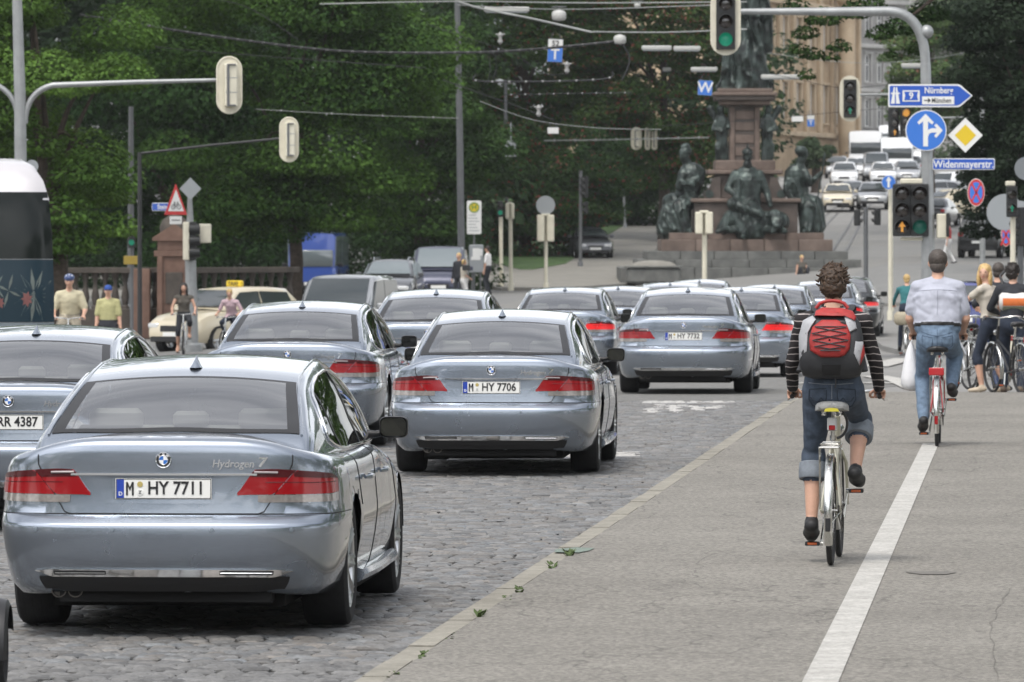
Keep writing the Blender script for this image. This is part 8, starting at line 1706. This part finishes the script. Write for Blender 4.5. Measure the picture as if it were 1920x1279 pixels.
blond = stand('blonde woman in beige top and dark knee trousers looking back over her bicycle', 1857, 88.4, .95, 1.03, dict(top=M_BEIGECL, low=M_DENIMDK, fem=True, sleeve=.22, bottom=.60, hair=(M_HAIRBLOND, 'long'), shoe=cloth('pale_shoe', (.5, .42, .32), .1)), .016, 1.9, {'L': (-.22, .52, 1.06), 'R': (.22, .22, 1.12)}, {'L': (-.10, .10, 0), 'R': (.14, -.12, 0)}, .12, 0.02)
def parked_bike(label, px, Y, rz, frame, **kw): x, y, z = gp(px, Y, .02); return bicycle(label, (x, y, z), rz, frame, BK, **kw)
parked_bike('silver bicycle held by the blonde woman, its front towards the left', 1826, 88.8, .18, M_SILFRAME, light='grey', zsad=.95); 
stand('person in blue jeans standing behind the blonde woman', 1869, 90.2, -.35, 1.05, dict(top=M_DKCL, low=cloth('denim_mid', (.045, .08, .19), .2), sleeve=.45, hair=(M_HAIRGREY, 'short')), .018, 0, {'R': (.30, .38, 1.02), 'L': (-.26, .30, 1.05)}, {'L': (-.05, .16, 0), 'R': (.16, -.14, 0)}, .12, .02)
dark = stand('dark haired person in dark clothes carrying the orange and white bag', 1897, 88.0, -.25, 1.04, dict(top=M_DKCL, low=M_DENIMDK, sleeve=.98, hair=(M_HAIRBLK, 'curly'), shoe=cloth('brown_shoe', (.16, .12, .09), .2), b=1.05), .018, -.2, {'R': (.30, .42, 1.0), 'L': (-.24, .36, 1.05)}, {'L': (-.12, .10, 0), 'R': (.14, -.10, 0)}, .18, .02)
parked_bike('black bicycle beside the person with the orange bag at the right edge', 1916, 86.8, .3, M_BLKFRAME, light='red', zsad=.98); parked_bike('dark bicycle between the blonde woman and the person with the orange bag', 1876, 89.2, .35, M_BLKFRAME, light='red', zsad=.96)
T = thing('shoulder_bag', 'orange and white roll bag on the back of the dark haired person', 'bag', at(1914, 566, 88.0), -.05); q = MB(); q.lathe([(.0, -.30), (.09, -.295), (.125, -.26), (.13, 0), (.125, .26), (.09, .295), (0, .30)], 22, M=Matrix.Rotation(PI/2, 3, 'Y'), cap=False); ob = q.build('bag_body', cloth('bag_white', (.62, .60, .57), .06), T, 60); q = MB(); q.lathe([(.134, -.0), (.137, .0)], 4) if False else None
P = [[V((-.25+.50*t, -.1335*math.cos(a), .1335*math.sin(a))) for a in np.linspace(-.42, .38, 7)] for t in np.linspace(0, 1, 16)]; q.grid(P); q.build('orange_band', cloth('bag_orange', (.62, .16, .04), .08), T, 60)
P = [[V((-.25+.50*t, -.1335*math.cos(a), .1335*math.sin(a))) for a in np.linspace(-1.3, -.5, 5)] for t in np.linspace(0, 1, 16)]; q = MB(); q.grid(P); q.build('green_base', cloth('bag_sage', (.26, .28, .20), .08), T, 60); q = MB(); q.tube([V((-.2, .05, .1)), V((-.28, .18, .35)), V((-.16, .28, .48))], .02, 6); q.build('bag_strap', M_NYL, T)
stand('man with blue cap and yellow green shirt walking towards us beside the balustrade', 203, 132, PI, 1.0, dict(top=M_YELSH, low=M_DKCL, sleeve=.42, b=1.12, hat=(M_CAPBLUE, 'cap')), .02, 0, None, WALK)
stand('man in dark suit jacket standing behind the elderly woman at the tram stop', 861, 206, PI-.6, .95, dict(top=M_DKCL, low=M_DKCL, sleeve=.98, hair=(M_HAIRBLOND, 'short')), .028); stand('elderly woman in pale top and white trousers waiting at the tram stop', 869, 204, -1.2, .84, dict(top=M_BEIGECL, low=M_WHITECL, fem=True, sleeve=.42, hair=(M_HAIRBLOND, 'short'), shoe=M_SKIN), .028, 0, {'R': (.2, .2, 1.0)}); stand('man in white shirt and black trousers right of the timetable case', 915, 226, 1.2, 1.0, dict(top=M_WHITECL, low=M_DKCL, sleeve=.42, hair=(M_HAIRBLK, 'short')), .028)
T = thing('handbag', 'dark handbag at the side of the elderly woman at the tram stop', 'handbag', at(874, 502, 203.7), .2); q = MB(); q.rbox((0, 0, 0), (.26, .12, .18), .04); q.build('bag_body', M_LEATHER, T, 40); q = MB(); q.tube([V((-.1, 0, .09)), V((-.03, 0, .3)), V((.05, 0, .3)), V((.1, 0, .09))], .012, 6); q.build('bag_strap', M_LEATHER, T)
stand('walker in red shirt and white trousers crossing right of the signal mast', 1779, 250, 1.4, 1.0, dict(top=M_REDCL, low=M_WHITECL, fem=True, sleeve=.4, hair=(M_HAIRBLK, 'short')), .03, 0, None, WALK); stand('person partly hidden behind the roof of the taxi', 431, 176, PI+.5, 1.0, dict(top=M_PINK, low=M_DENIMDK, sleeve=.4, hair=(M_HAIRDK, 'short')), .03)
stand('person with bare shoulders seated low before the monument wall', 1503, 246, PI+.3, .95, dict(top=M_BROWNCL, low=M_DKCL, fem=True, sleeve=0, hair=(M_HAIRBLOND, 'short')), .03, sit=True)
T = thing('travel_bag', 'black travel bag on the pavement before the dark blue people carrier', 'bag', gp(825, 204), 0); q = MB(); q.rbox((0, 0, .16), (.44, .3, .30), .09); q.build('bag_body', M_LEATHER, T, 40); q = MB(); q.tube([V((-.12, 0, .3)), V((-.06, 0, .42)), V((.06, 0, .42)), V((.12, 0, .3))], .012, 6); q.build('bag_strap', M_LEATHER, T)

# ------------------------------------------------------------------ thin summer haze
m = bpy.data.materials.new('haze'); m.use_nodes = True; n = m.node_tree; n.nodes.clear(); v_ = n.nodes.new('ShaderNodeVolumePrincipled'); v_.inputs['Density'].default_value = .00011; v_.inputs['Color'].default_value = (.93, .95, .97, 1); v_.inputs['Anisotropy'].default_value = .2
n.links.new(v_.outputs[0], n.nodes.new('ShaderNodeOutputMaterial').inputs['Volume'])
mb = MB(); mb.box((0, 700, 27), (1700, 1660, 58)); o = mb.build('haze', m, None, 0); o['kind'] = 'stuff'; o['label'] = 'thin bright haze over the far street'
